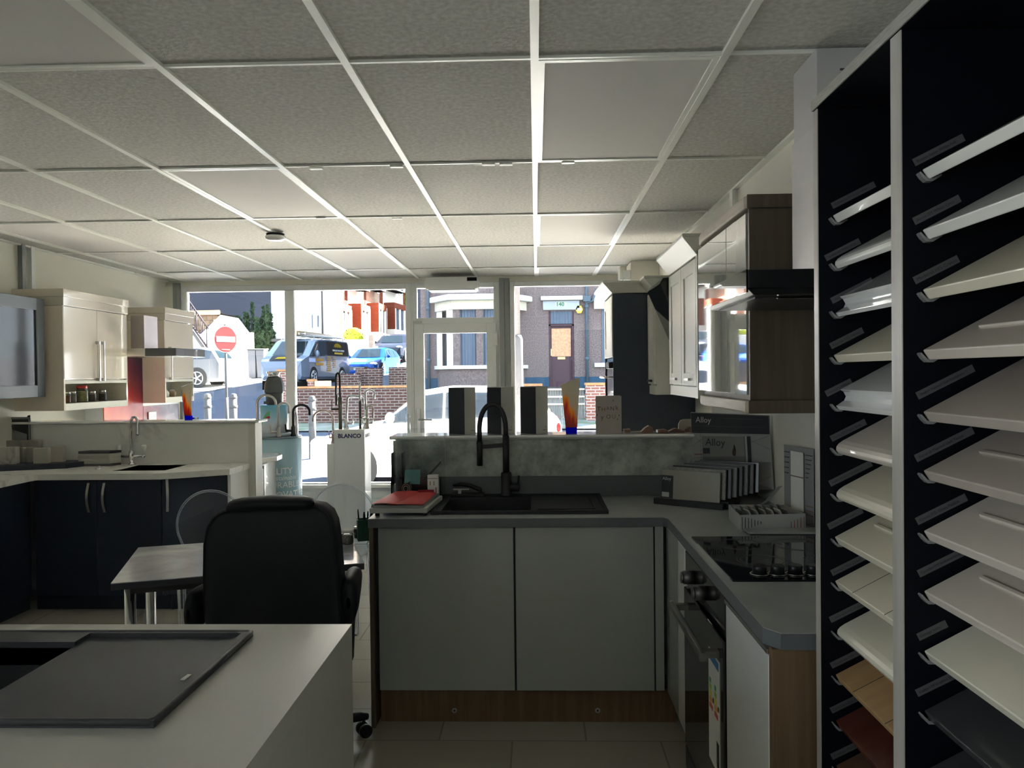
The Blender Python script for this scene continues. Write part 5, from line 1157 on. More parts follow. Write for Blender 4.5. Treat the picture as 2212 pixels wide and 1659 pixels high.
def arch_tap(name_lab, sx_, zb_, ztop, ex, ze, Y, r, m_, grp=None, dy=0, base=True, cat='tap', dz_base=0, lever=None, square=False):
    """display tap: stem px sx_, arch top px ztop, outlet px (ex, ze); zb_ in metres"""
    s = at(sx_, ztop, Y=Y); e = at(ex, ze, Y=Y); top = s.z; x0, x1 = s.x, e.x; ra = abs(x1 - x0) / 2; sg = 1 if x1 > x0 else -1
    t = thing('kitchen_tap', name_lab, cat, (x0, Y, zb_), grp)
    zc = top - min(ra, max(.03, top - e.z))
    if square:
        pts = [(x0, Y, zb_ + .01), (x0 + sg * .01, Y, top - .04)] + [(x0 + sg * (.01 + .03 * (1 - math.cos(a_))), Y, top - .04 + .04 * math.sin(a_)) for a_ in (.4, .8, 1.2, 1.57)] + [(x1 - sg * .03, Y, top - .004), (x1 - sg * .008, Y, top - .016), (x1, Y, e.z)]
    else:
        pts = [(x0, Y, zb_ + .01)] + [(x0 + sg * ra * (1 - math.cos(a_)), Y, zc + (top - r - zc) * math.sin(a_)) for a_ in [math.pi * i / 14 for i in range(15)]] + ([(x1, Y, e.z)] if e.z < zc - .004 else [])
    build('spout', MB().tube(pts, r, 12), m_, t)
    if base: build('base', MB().lathe([(r * 2.3, 0), (r * 2.3, .012), (r * 1.7, .02), (r * 1.7, .075), (r * 1.2, .085)], (x0, Y, zb_), 18), m_, t)
    if lever:
        lx = lever * .06; build('lever', MB().cyl((x0, Y, zb_ + .045), (x0 + lx, Y - .01, zb_ + .045), r * 1.0, n=12).cyl((x0 + lx, Y - .01, zb_ + .045), (x0 + lx * 1.05, Y - .012, zb_ + .10), r * .5, n=8), m_, t)
    return t
G = 'sample taps on the display stands'
arch_tap('tall chrome pull-out tap, leftmost over the blue drum', 555, zt0, 851, 596, 905, Yd - .10, .011, M_satin, G, lever=None)
arch_tap('chrome tap with small cross levers at the front of drum', 601, zt0, 868, 624, 893, Yd - .165, .0095, M_satin, G, lever=-1)
t = arch_tap('black swan neck tap on the right of the drum', 633, zt0, 872, 669, 897, Yd - .06, .011, M_black, G, lever=-1)

# ================================================================== white tap stand
Ys = 6.3; xl, xr = at(722, 1000, Y=Ys).x, at(788, 1000, Y=Ys).x; zs_ = at(755, 928, Y=Ys).z; xs = at(706, 1000, Y=Ys).x; zs2 = at(714, 959, Y=Ys).z
t = thing('tap_display_stand', 'tall white stepped tap display stand with navy capital lettering', 'display stand', ((xl + xr) / 2, Ys + .12, 0))
M_stand = mat('stand_white', (.82, .86, .88), .35, coat=.2)
build('column', MB().box(xl, xr, Ys, Ys + .235, 0, zs_), M_stand, t, bevel=.003)
build('side_step', MB().box(xs, xl - .0005, Ys + .004, Ys + .235, 0, zs2), M_stand, t, bevel=.003)
M_bl = mat('navy_print', (.012, .018, .16), .5)
p_ = at(730, 946, Y=Ys - .001); wtx = at(778, 946, Y=Ys).x - p_.x
build('lettering', MB().text('BLANCO', wtx / 3.85, p_, (1, 0, 0), (0, 0, 1), .0005, bold=wtx / 3.85 * .03), M_bl, t)
build('lettering', MB().text('BLANCO', .042, (xr + .001, Ys + .03, p_.z - .002), (0, 1, 0), (0, 0, 1), .0005, bold=.001), mat('pale_print', (.40, .42, .45), .5), t)
# taps on it
Ya = Ys + .06; sx_ = at(735, 900, Y=Ya).x
t = thing('kitchen_tap', 'dark gunmetal pull-out tap, tallest on the white stand', 'tap', (sx_, Ya, zs_), G)
z_ = lambda y, Y=Ya: at(740, y, Y=Y).z
M_gun = mat('gunmetal', (.12, .115, .10), .35, metal=.7)
build('column', MB().cyl((sx_, Ya, zs_), (sx_, Ya, z_(858)), .0155), M_gun, t)
hx_ = at(726, 850, Y=Ya).x; rr = (sx_ - hx_) / 2
build('hose', MB().tube([(sx_, Ya, z_(858))] + [(sx_ - rr + rr * math.cos(a_), Ya, z_(818) + (z_(806) - z_(818)) * math.sin(a_)) for a_ in [math.pi * i / 12 for i in range(13)]] + [(hx_, Ya, z_(855))], .0085, 10), M_black, t)
build('nozzle', MB().cyl((hx_, Ya, z_(852)), (hx_, Ya, z_(875)), .009), M_gun, t)
build('lever', MB().cyl((sx_, Ya, z_(884)), (at(716, 884, Y=Ya).x, Ya, z_(884)), .010).cyl((at(717, 884, Y=Ya).x, Ya, z_(886)), (at(717, 863, Y=Ya).x, Ya, z_(863)), .004), M_gun, t)
arch_tap('chrome square necked tap in the middle of the white stand', 747, zs_, 855, 785, 872, Ys + .13, .011, M_chrome, G, square=True, lever=1)
Yb = Ys + .09; sx_ = at(778, 900, Y=Yb).x
t = thing('kitchen_tap', 'straight chrome wand tap with dark lower sleeve on white stand', 'tap', (sx_, Yb, zs_), G)
zf = lambda y: at(778, y, Y=Yb).z
build('wand', MB().tube([(sx_, Yb, zf(868)), (sx_, Yb, zf(830)), (sx_, Yb, zf(824))], [.0085, .0085, .006], 12), M_chrome, t); build('sleeve', MB().cyl((sx_, Yb, zs_), (sx_, Yb, zf(868)), .0105), M_gun, t)
build('side_body', MB().cyl((sx_, Yb, zf(905)), (sx_ + .075, Yb, zf(903)), .011).cyl((sx_ + .04, Yb, zf(903)), (sx_ + .04, Yb, zf(885)), .0035), M_chrome, t)
arch_tap('high arched chrome tap at the right edge of white stand', 789, zs_, 839, 808, 862, Ys + .17, .011, M_chrome, G, lever=1)
arch_tap('low arched chrome tap drooping over the right of white stand', 793, zs_, 875, 806, 903, Ys + .06, .008, M_satin, G)
arch_tap('slim copper tinted tap on the lower left step', 719, zs2, 884, 676, 911, Ys + .10, .0085, mat('copper_chrome', (.62, .48, .44), .2, metal=1), G, lever=-.5)
c_ = at(809, 900, Y=Ys + .30)

# ================================================================== table
A, B = Vector((-1.650, 2.945)), Vector((-.735, 3.262)); ab = (B - A).normalized(); pe = Vector((-ab.y, ab.x)); C_, D = B + pe * .665, A + pe * .665
TZ = .75
M_table = marble('table_grey_marble', (.38, .40, .43), (.62, .64, .66), .16, 1.1, .05, cloud=(.50, .52, .55), cscale=4)
t = thing('dining_table', 'grey marble topped table with chrome legs behind the office chair', 'table', ((A + C_).x / 2, (A + C_).y / 2, 0))
build('table_top', MB().prism([tuple(v) for v in (A, B, C_, D)], 'z', TZ - .028, TZ), M_table, t)
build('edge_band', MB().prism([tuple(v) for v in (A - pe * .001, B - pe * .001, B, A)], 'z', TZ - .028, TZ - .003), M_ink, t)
fr = [A + ab * .06 + pe * .05, B - ab * .10 + pe * .05, C_ - ab * .10 - pe * .05, D + ab * .06 - pe * .05]
build('under_frame', MB().prism([tuple(fr[0]), tuple(fr[1]), tuple(fr[1] + pe * .03), tuple(fr[0] + pe * .03)], 'z', TZ - .06, TZ - .029).prism([tuple(fr[3]), tuple(fr[2]), tuple(fr[2] - pe * .03), tuple(fr[3] - pe * .03)], 'z', TZ - .06, TZ - .029), M_black, t)
l1, l2 = at(282, 1340, Y=3.04), at(322, 1340, Y=3.50)
for lx, ly in ((l1.x, 3.04), (l2.x, 3.52), (B.x - .12, B.y + .03), (C_.x - .10, C_.y - .06)):
    build('leg', MB().lathe([(.03, 0), (.03, .006), (.0215, .01), (.0215, TZ - .03)], (lx, ly, 0), 20), M_chrome, t)
c_ = at(751, 1174, Z=TZ)
t = thing('glass_jar', 'small glass jar with white lid on the grey table', 'jar', (c_.x, c_.y, TZ))
build('glass_body', MB().lathe([(.027, .001), (.028, .005), (.028, .045), (.024, .052)], (c_.x, c_.y, TZ), 20), M_acrylic, t); build('contents', MB().lathe([(.025, .003), (.026, .04)], (c_.x, c_.y, TZ), 16), mat('jar_contents', (.13, .11, .09), .6, noise=120, col2=(.4, .35, .3)), t)
build('lid', MB().lathe([(.028, .052), (.0285, .064), (.026, .067)], (c_.x, c_.y, TZ), 20), M_paper, t)
c2 = at(772, 1162, Z=TZ)
t = thing('glass_jar', 'small dark jar between the white lidded jar and green pen pot', 'jar', (c2.x, c2.y, TZ))
build('glass_body', MB().lathe([(.017, .001), (.018, .02), (.018, .04), (.014, .046)], (c2.x, c2.y, TZ), 16), M_blackg, t); build('lid', MB().lathe([(.017, .046), (.017, .055), (.014, .057)], (c2.x, c2.y, TZ), 16), M_satin, t)
c3 = at(788, 1166, Z=TZ)
t = thing('pen_pot', 'dark green square pen pot at the peninsula end of the table', 'pen pot', (c3.x, c3.y, TZ))
pp = MB(); pp.box(-.035, .035, -.035, -.032, 0, .10); pp.box(-.035, .035, .032, .035, 0, .10); pp.box(-.035, -.032, -.032, .032, 0, .10); pp.box(.032, .035, -.032, .032, 0, .10); pp.box(-.035, .035, -.035, .035, 0, .003); pp.box(-.038, .038, -.038, -.034, .096, .102)
build('pot_body', pp.rot(.32).move((c3.x, c3.y, TZ + .0005)), mat('dark_green', (.012, .085, .045), .5), t)
for k, (dx_, dy_, lx_, hh, r_) in enumerate(((-.02, -.01, -.012, .15, .004), (-.005, .0, .004, .135, .005), (.01, -.01, .012, .14, .004), (.015, .015, .028, .165, .007), (0, .015, -.006, .13, .006))):
    w_ = ['leftmost', 'second from left', 'middle', 'thick rounded tall', 'short stubby'][k]
    tag(build('pen', MB().tube([(c3.x + dx_, c3.y + dy_, TZ + .006), (c3.x + dx_ + lx_ * .7, c3.y + dy_, TZ + hh * .9), (c3.x + dx_ + lx_ * .78, c3.y + dy_, TZ + hh)], [r_, r_, r_ * .6], 8), M_black), w_ + ' black pen standing in the green pen pot', 'pen', 'pens in the green pot')

# ================================================================== clear chairs
def ghost_chair(cx, yb, label, turn=0):
    t = thing('clear_chair', label, 'chair', (cx, yb - .2, 0), 'clear acrylic chairs at the table'); c = (cx, yb - .2, 0)
    sz = .45
    m_ = MB(); n = 28; rows_f, rim = [], []
    prof = []
    for i in range(n + 1):
        a_ = math.pi * (i / n) * 1.16 - math.pi * .08
        prof.append((cx + .215 * math.cos(a_), .625 + .215 * math.sin(a_)))
    prof = [(cx + .16, .45)] + prof + [(cx - .16, .45)]
    m_.prism(prof, 'y', yb, yb + .006)
    build('backrest', m_.rot(turn, 'Z', c), M_acrylic, t)
    build('back_rim', MB().tube([(p_[0], yb + .003, p_[1]) for p_ in prof], .007, 8).rot(turn, 'Z', c), M_rim, t)
    sp_ = rrect(cx - .205, cx + .205, yb - .41, yb + .01, .07, 5)
    build('seat', MB().prism(sp_, 'z', sz - .012, sz).tube([(p_[0], p_[1], sz - .006) for p_ in sp_], .008, 6, closed=True).rot(turn, 'Z', c), M_acrylic, t)
    for sx_, sy in ((-1, -1), (1, -1), (-1, 1), (1, 1)):
        yy = yb - .38 if sy < 0 else yb - .02; x_ = cx + sx_ * .185; fy = yy + sy * .03; fx = x_ + sx_ * .008
        l_ = MB(); a = .022; b_ = .014
        v = [(x_ - a, yy - a, sz - .012), (x_ + a, yy - a, sz - .012), (x_ + a, yy + a, sz - .012), (x_ - a, yy + a, sz - .012), (fx - b_, fy - b_, 0), (fx + b_, fy - b_, 0), (fx + b_, fy + b_, 0), (fx - b_, fy + b_, 0)]
        l_.add(v, [(0, 1, 2, 3), (7, 6, 5, 4), (0, 4, 5, 1), (1, 5, 6, 2), (2, 6, 7, 3), (3, 7, 4, 0)])
        lg = build('leg', l_.rot(turn, 'Z', c), M_acrylic, t)
        e_ = MB()
        for i in range(4): e_.tube([v[i], v[i + 4]], .0022, 5)
        build('leg_edge', e_.rot(turn, 'Z', c), M_rim, lg)
M_rim = glass('acrylic_rim', (.9, .93, .95), 1.4)
ghost_chair(at(456, 1150, Y=4.75).x, 4.75, 'clear acrylic chair with round back on the left, before navy cabinets')
ghost_chair(at(737, 1150, Y=5.0).x, 5.0, 'clear acrylic chair with round back in front of the white tap stand', -.05)

# ================================================================== office chair
ocx, ocy = -.945, 3.02
t = thing('office_chair', 'black leather high back office chair seen from behind', 'office chair', (ocx, ocy, 0))
Yb_ = 2.70
def outline(px):
    return [(at(x, y, Y=Yb_).x, at(x, y, Y=Yb_).z) for x, y in px]
ol = outline([(441, 1400), (430, 1340), (427, 1260), (428, 1180), (436, 1140), (450, 1118), (470, 1106), (500, 1098), (580, 1092), (660, 1089), (690, 1094), (708, 1108), (718, 1130), (723, 1160), (728, 1220), (735, 1300), (741, 1360), (739, 1400)])
n = len(ol); zlo = .60
cxm = sum(p_[0] for p_ in ol) / n; czm = sum(p_[1] for p_ in ol) / n
rings = []
for f, dy_ in ((1.0, .045), (1.0, .0), (.985, -.018), (.95, -.028), (.90, -.0325), (.80, -.036), (.5, -.040), (.0, -.042)):
    rings.append([(cxm + (p_[0] - cxm) * f, Yb_ + .05 + dy_, czm + (p_[1] - czm) * f) for p_ in ol])
bk = MB().grid(rings[::-1], closed=True); fr_ = [[(cxm + (p_[0] - cxm) * f, Yb_ + .05 + dy_, czm + (p_[1] - czm) * f) for p_ in ol] for f, dy_ in ((1.0, .045), (.96, .075), (.8, .095), (.5, .10), (0, .10))]
bk.grid(fr_[::-1], closed=True)
for i in range(len(bk.f)): pass
build('backrest', bk, M_leather, t)
seam = MB(); 
seam.tube([(cxm + (p_[0] - cxm) * .955, Yb_ + .019, czm + (p_[1] - czm) * .955) for p_ in ol[1:-1]], .0022, 6)
build('piping', seam, M_leather, t)
h0, h1 = at(482, 1095, Y=2.66), at(669, 1089, Y=2.66)
hp = MB(); rows = []
for i, f in enumerate((0, .02, .06, .14, .5, .86, .94, .98, 1)):
    x = h0.x + (h1.x - h0.x) * f; zc_ = h0.z + (h1.z - h0.z) * f; k = (.25, .7, .9, 1, 1.05, 1, .9, .7, .25)[i]
    rows.append([(x, 2.705 + .055 * k * math.cos(a_), zc_ + .0235 * k * math.sin(a_) - .01 * (abs(f - .5) * 2) ** 2 + .004) for a_ in [2 * math.pi * j / 16 for j in range(16)]])
build('headrest', hp.grid(rows, closed=True), M_leather, t)
for sx_, (px0, px1, pyt) in ((-1, (400, 432, 1272)), (1, (735, 776, 1246))):
    a_, b_ = at(px0, pyt, Y=2.76), at(px1, pyt, Y=2.76); xm, w_ = (a_.x + b_.x) / 2 , (b_.x - a_.x) / 2 * 1.0; ztp = a_.z; arm = MB(); rows = []
    path = [(2.725, -.105, .25), (2.732, -.105, .75), (2.745, -.10, .95), (2.79, -.085, 1), (2.85, -.05, 1), (2.90, -.03, .95), (2.94, -.03, .8), (2.96, -.045, .3)]
    for y_, dz, k in path:
        hh = .085 if y_ < 2.76 else .080 if y_ < 2.8 else .06 if y_ < 2.9 else .032
        rows.append([(xm - sx_ * (y_ - 2.74) * .12 + w_ * k * math.cos(q_), y_, ztp - hh + hh * k * math.sin(q_)) for q_ in [2 * math.pi * j / 14 for j in range(14)]])
    ar = build('armrest', arm.grid(rows, closed=True), M_leather, t)
    build('arm_frame', MB().tube([(xm - sx_ * .02, 2.86, ztp - .10), (xm - sx_ * .03, 2.86, .50), (xm - sx_ * .05, 2.88, .45), (xm - sx_ * .12, 2.92, .435)], .018, 10), M_black, ar)
st_ = MB().prism(rrect(ocx - .24, ocx + .17, 2.80, 3.27, .08, 5), 'z', .43, .51)
build('seat', st_, M_leather, t, bevel=.03, seg=3)
build('back_bracket', MB().box(-1.10, ocx + .04, 2.78, 3.14, .40, .43).box(ocx - .04, ocx + .04, 2.765, 2.785, .41, .62), M_black, t, bevel=.004)
build('gas_lift', MB().lathe([(.03, .09), (.03, .24), (.02, .242), (.02, .43)], (-1.02, 3.10, 0), 18), M_black, t)
cast = Vector((-.758, 3.285)); bc = Vector((-1.02, 3.10)); a0 = math.atan2(cast.y - bc.y, cast.x - bc.x); Lr = (cast - bc).length
for k in range(5):
    a_ = a0 + 2 * math.pi * k / 5; d_ = Vector((math.cos(a_), math.sin(a_), 0)); c = Vector((bc.x, bc.y, 0))
    lg = build('base_arm', MB().tube([c + Vector((0, 0, .11)), c + d_ * Lr * .5 + Vector((0, 0, .105)), c + d_ * (Lr - .01) + Vector((0, 0, .088)), c + d_ * (Lr + .025) + Vector((0, 0, .08))], [.03, .026, .020, .014], 10), M_black, t)
    side = Vector((-d_.y, d_.x, 0)); w_ = MB(); cc = c + d_ * (Lr + .008)
    for s_ in (-1, 1): w_.cyl(cc + side * (s_ * .008) + Vector((0, 0, .0275)), cc + side * (s_ * .028) + Vector((0, 0, .0275)), .0275, n=18)
    w_.cyl(cc + Vector((0, 0, .03)), cc + Vector((0, 0, .08)), .007, n=8); w_.cyl(cc - side * .03 + Vector((0, 0, .0275)), cc + side * .03 + Vector((0, 0, .0275)), .008, n=8)
    build('castor', w_, M_black, lg)
# ================================================================== the street outside
GP = [(8.1, -.10), (12, -.10), (15, 0), (18, .15), (22, .45), (27, .8), (33, 1.15), (38, 1.6), (46, 2.3), (60, 3.6), (95, 7.5)]
_m0 = mat
def mat(*a, **k):
    k.setdefault('spec', .06); return _m0(*a, **k)
M_paper = mat('outdoor_white', (.40, .40, .38), .8)
def gz(y):
    for (a, za), (b_, zb_) in zip(GP, GP[1:]):
        if y <= b_: return za + (zb_ - za) * max(0, (y - a) / (b_ - a))
    return GP[-1][1]
def pxx(px, Y): return at(px, 800, Y=Y).x
M_asph = mat('asphalt', (.035, .042, .058), .9, spec=.05, noise=12, col2=(.05, .057, .073)); M_pave = mat('pavement', (.70, .68, .63), .85, noise=3, col2=(.76, .74, .70))
rows = [[(x, y, gz(y)) for x in (-60, -30, -12, 0, 12, 30)] for y in [8.1, 9, 10.6] + [g_[0] for g_ in GP[1:]]]
tag(build('street_ground', MB().grid(rows, smooth=False), M_asph), 'dark asphalt street rising away outside the shop window', 'road', kind='structure')
pv = MB().grid([[(x, y, gz(y) + .03) for x in (-40, 0, 30)] for y in (8.1, 9, 10.4)], smooth=False)
struct(build('trim_9', pv, M_pave))
pv = MB().grid([[(x, y, gz(y) + .04) for x in (-6.2, -3, 0, 14)] for y in (18.6, 20, 22, 26.99)], smooth=False)
struct(build('trim_10', pv, mat('garden_concrete', (.15, .15, .14), .9, noise=2, col2=(.07, .09, .05))))
pv = MB().grid([[(x, y, gz(y) + .03) for x in (-40, -20, -12.9)] for y in (30.2, 33, 38, 41)], smooth=False)
struct(build('trim_11', pv, M_pave))
# painted road strokes
M_line = mat('road_paint', (.8, .8, .76), .7)
rs = MB()
for pts in ([(430, 866), (470, 862), (520, 858)], [(446, 853), (480, 848), (520, 848), (524, 852), (490, 860), (460, 862)], [(470, 846), (478, 855)], [(420, 872), (470, 868), (560, 858), (580, 850)], [(500, 846), (504, 857)]):
    P_ = []
    for x, y in pts:
        d = ray(x, y); Y = 20
        for _ in range(20): Y = d.y * (gz(Y) - CAM_Z) / d.z if abs(d.z) > 1e-5 else Y; Y = min(max(Y, 10), 40)
        P_.append(Vector((d.x / d.y * Y, Y, gz(Y) + .025)))
    for a, b_ in zip(P_, P_[1:]):
        s_ = (b_ - a).cross(Vector((0, 0, 1))).normalized() * .08
        rs.add([a - s_, b_ - s_, b_ + s_, a + s_], [(0, 1, 2, 3)])
tag(build('road_marking', rs, M_line), 'white painted strokes on the shaded road beyond the bollards', 'road marking')

M_carglass = mat('car_glass', (.01, .02, .028), .05, coat=.3, spec=.4); M_tyre = mat('tyre', (.02, .02, .02), .8); M_rim = MATS['satin_rim'] = mat('alloy_rim', (.45, .45, .46), .3, metal=.8)
M_lamp = mat('headlamp', (.75, .78, .82), .1, coat=1.0); M_tail = mat('tail_lamp', (.35, .01, .01), .2)
ST = {'hatch': [(.50, .32, .50, .50, .62), (.485, .20, .64, .64, .80), (.44, .18, .74, .745, .92), (.32, .18, .86, .88, .97), (.20, .18, .93, .96, 1), (.06, .18, .95, 1.40, 1), (-.04, .18, .96, 1.46, 1), (-.22, .18, .98, 1.45, 1), (-.36, .18, 1.02, 1.34, .98), (-.46, .20, 1.0, 1.03, .92), (-.49, .25, .9, .91, .88), (-.50, .35, .6, .61, .8)],
      'suv': [(.50, .36, .62, .62, .66), (.485, .24, .80, .80, .84), (.44, .22, .93, .94, .94), (.30, .22, 1.04, 1.06, .98), (.22, .22, 1.08, 1.12, 1), (.10, .22, 1.10, 1.58, 1), (.0, .22, 1.11, 1.68, 1), (-.30, .22, 1.14, 1.68, 1), (-.42, .22, 1.17, 1.56, .98), (-.475, .24, 1.16, 1.20, .94), (-.495, .30, 1.0, 1.01, .9), (-.50, .40, .7, .71, .84)],
      'van': [(.50, .36, .70, .70, .78), (.49, .22, .95, .95, .90), (.45, .20, 1.05, 1.07, .96), (.38, .20, 1.14, 1.20, 1), (.22, .20, 1.18, 1.86, 1), (.16, .20, 1.19, 1.95, 1), (.0, .20, 1.2, 1.98, 1), (-.30, .20, 1.2, 1.98, 1), (-.47, .20, 1.2, 1.95, 1), (-.495, .22, 1.2, 1.88, .98), (-.50, .30, 1.1, 1.75, .97)]}
def car(name, kind, L, Wd, loc, heading, paint, label, cat='car', pillars=(.0, -.22), glass_until=9, sx=.30, r=.33, plate=None, zk=1.0, glass_mat=None):
    t = thing(name, label, cat, loc); h = Wd / 2; R = Matrix.Rotation(heading, 3, 'Z'); lc = Vector(loc)
    def T(mb): mb.v = [R @ v + lc for v in mb.v]; return mb
    bd, gl = MB(), MB(); secs = []
    for f, zl, zb_, zt_, wf in ST[kind]:
        zl, zb_, zt_ = zl * zk, zb_ * zk, zt_ * zk
        x = f * L; w = h * wf; tall = max(0, zt_ - zb_); wt_ = w * (1 - .22 * min(1, tall / .45)) if kind != 'van' else w * (1 - .10 * min(1, tall / .7))
        zr = zt_ - min(.05, tall * .3)
        s_ = [(x, -w * .93, zl), (x, -w, zl + .12), (x, -w, (zl + zb_) / 2), (x, -w * .975, zb_), (x, -wt_, zr), (x, -wt_ * .72, zt_), (x, wt_ * .72, zt_), (x, wt_, zr), (x, w * .975, zb_), (x, w, (zl + zb_) / 2), (x, w, zl + .12), (x, w * .93, zl)]
        secs.append(s_)
    for i in range(len(secs) - 1):
        a, b_ = secs[i], secs[i + 1]; ta, tb_ = ST[kind][i][3] - ST[kind][i][2], ST[kind][i + 1][3] - ST[kind][i + 1][2]
        for j in range(12):
            j2 = (j + 1) % 12; q = [a[j], a[j2], b_[j2], b_[j]]
            side = j in (3, 7) and (ta > .3 and tb_ > .3 or (max(ta, tb_) > .3 and min(ta, tb_) > .01 and i < 6 and kind != 'van' or (i in (3,) and kind == 'van')))
            if kind == 'van' and i > 8: side = False
            slope = j == 5 and abs(ta - tb_) > .22
            bd.add(q, [(3, 2, 1, 0)], 0, j not in (3, 7))
            if side or slope or (j in (4, 6) and abs(ta - tb_) > .22 and False):
                c = sum((Vector(p) for p in q), Vector()) / 4; n_ = (Vector(q[1]) - Vector(q[0])).cross(Vector(q[3]) - Vector(q[0])).normalized()
                if n_.dot(c - Vector((0, 0, .8))) < 0: n_ = -n_
                kx = .94 if side else .97; kz = .84
                gl.add([c + Vector(((p[0] - c.x) * kx, (p[1] - c.y) * (.94 if slope else .9 if side else 1), (p[2] - c.z) * (kz if side else .92))) + n_ * .012 for p in q], [(0, 1, 2, 3), (3, 2, 1, 0)])
    bd.add(secs[0], [list(range(12))]); bd.add(secs[-1], [list(range(12))[::-1]])
    build('body', T(bd), paint, t); build('windows', T(gl), glass_mat or M_carglass, t)
    for sx_ in (1, -1):
        for sy in (1, -1):
            x = sx_ * L * sx; y = sy * (h - .10)
            w_ = build('wheel', T(MB().cyl((x, y - sy * .11, r), (x, y + sy * .105, r), r, n=24).cyl((x, y, r + .02), (x, y + sy * .1015, r + .02), r + .045, n=24)), M_tyre, t)
            rm = MB().cyl((x, y + sy * .10, r), (x, y + sy * .109, r), r * .66, n=20, m=1)
            for k in range(5):
                a = 2 * math.pi * k / 5; rm.cyl((x, y + sy * .115, r), (x + r * .68 * math.cos(a), y + sy * .115, r + r * .68 * math.sin(a)), .035, .028, n=6)
            rm.tube([(x + r * .68 * math.cos(a), y + sy * .112, r + r * .68 * math.sin(a)) for a in [2 * math.pi * i / 20 for i in range(20)]], .022, 6, closed=True)
            build('rim', T(rm), [M_rim, M_tyre], w_)
    for sy in (1, -1):
        zl_ = ST[kind][1][2] * zk
        build('headlight', T(MB().ball((L * .455, sy * h * .72, zl_ + .02), (.13, .20, .085), 12)), M_lamp, t)
        build('tail_light', T(MB().ball((-L * .478, sy * h * .78, ST[kind][-3][2] * zk * .86), (.05, .13, .10), 10)), M_tail, t)
        mx = L * (.16 if kind != 'van' else .27)
        build('mirror', T(MB().ball((mx, sy * (h + .10), ST[kind][5][2] * zk + .08), (.07, .10, .085 if kind != 'van' else .16), 10)), paint, t)
    build('grille', T(MB().prism([(-h * .55, .40), (h * .55, .40), (h * .5, .56), (-h * .5, .56)], 'x', L * .492, L * .503)), M_black, t)
    if plate:
        pl_ = build('number_plate', T(MB().box(L * .505, L * .512, -.26, .26, .40 if kind != 'van' else .42, .51 if kind != 'van' else .53)), M_paper, t)
        build('lettering', T(MB().text(plate, .105, (L * .513, -.24, .42), (0, 1, 0), (0, 0, 1), .002, bold=.003)), M_ink, pl_)
    return t, T
hd = lambda dx, dy: math.atan2(dy, dx)
P_silver = mat('paint_silver', (.085, .085, .09), .35, coat=.3); P_whitecar = mat('paint_white', (.80, .80, .79), .25, coat=1); P_blue = mat('paint_blue', (.002, .04, .20), .3, coat=.2)
P_vgrey = mat('paint_blue_grey', (.085, .11, .155), .35, coat=.25, spec=.3); P_blackcar = mat('paint_black_blue', (.008, .011, .02), .3, coat=.3)
car('car', 'hatch', 3.75, 1.76, (-1.48, 11.95, -.10), math.pi, P_whitecar, 'white hatchback parked right outside the shop window', zk=1.01, sx=.31, r=.31, glass_mat=glass('car_window_glass', (.42, .43, .44)))
car('car', 'suv', 4.6, 1.95, (pxx(497, 33) - 2.3, 33.0, gz(33)), math.pi - .06, P_silver, 'silver off-road car parked side-on at left behind the no entry sign', r=.38)
dx_, dy_ = -.6, -4.0
vb, vf = Vector((pxx(711, 36.2), 36.2)), Vector((pxx(610, 31.6), 31.6)); vc = (vb + vf) / 2; vh = hd(*(vf - vb))
vt_, VT = car('van', 'van', 4.97, 1.98, (vc.x, vc.y, gz(34) - .02), vh, P_vgrey, 'blue grey tradesman van with timber on the roof rack', 'van', r=.34)
h = .99; M_yel = mat('sign_yellow', (.42, .30, .015), .5); M_orange = mat('sign_orange', (.36, .19, .03), .5); M_vblack = mat('van_panel_black', (.018, .018, .022), .4, coat=.1)
sd = 1   # the side that faces the shop
R_ = Matrix.Rotation(vh, 3, 'Z')
side_y = h if (R_ @ Vector((0, 1, 0))).x > 0 else -h; sg = 1 if side_y > 0 else -1
def onside(mb): return VT(mb)
xd = Vector((-1, 0, 0)) if sg > 0 else Vector((1, 0, 0))
def vside(x0, x1, z0, z1, m_, nm, off=.012, tilt=0):
    y = side_y * (1 - (.10 * max(0, (z0 + z1) / 2 - 1.2) / .7)) + sg * off
    q = MB().box(x0, x1, y, y + sg * .006, z0, z1)
    return build(nm, VT(q), m_, vt_)
# dark rear side panel
q = MB(); y0_, y1_ = side_y * .985 + sg * .006, side_y * .905 + sg * .012
q.add([(-2.30, y0_, 1.24), (.05, y0_, 1.24), (.05, y1_, 1.86), (-2.25, y1_, 1.86), (-2.30, y0_ - sg * .01, 1.24), (.05, y0_ - sg * .01, 1.24), (.05, y1_ - sg * .01, 1.86), (-2.25, y1_ - sg * .01, 1.86)], [(0, 1, 2, 3), (3, 2, 1, 0), (7, 6, 5, 4), (0, 4, 5, 1), (1, 5, 6, 2), (2, 6, 7, 3), (3, 7, 4, 0)])
build('side_window_panel', VT(q), M_vblack, vt_)
def sidept(x, z): 
    f = (z - 1.24) / .62; return Vector((x, y0_ + (y1_ - y0_) * f + sg * .006, z))
zdv = (sidept(0, 1.8) - sidept(0, 1.3)).normalized()
um = MB(); cx0, cz0 = -1.15, 1.60
pts = [sidept(cx0 + .42 * math.cos(math.pi * i / 12), cz0 + .21 * math.sin(math.pi * i / 12)) for i in range(13)] + [sidept(cx0 - .42 + .84 * i / 8, cz0 + (.05 if i % 2 else 0)) for i in range(1, 8)]
um.v = pts; um.f = [list(range(len(pts))), list(range(len(pts)))[::-1]]; um.m = [0, 0]; um.s = [False, False]
build('umbrella_logo', VT(um), M_yel, vt_)
o_ = sidept(cx0 + (.62 if sg > 0 else -.62), 1.44)
build('lettering', VT(MB().text("WE'VE GOT YOU COVERED", .105, o_, xd, zdv, .003, bold=.004)), M_paper, vt_)
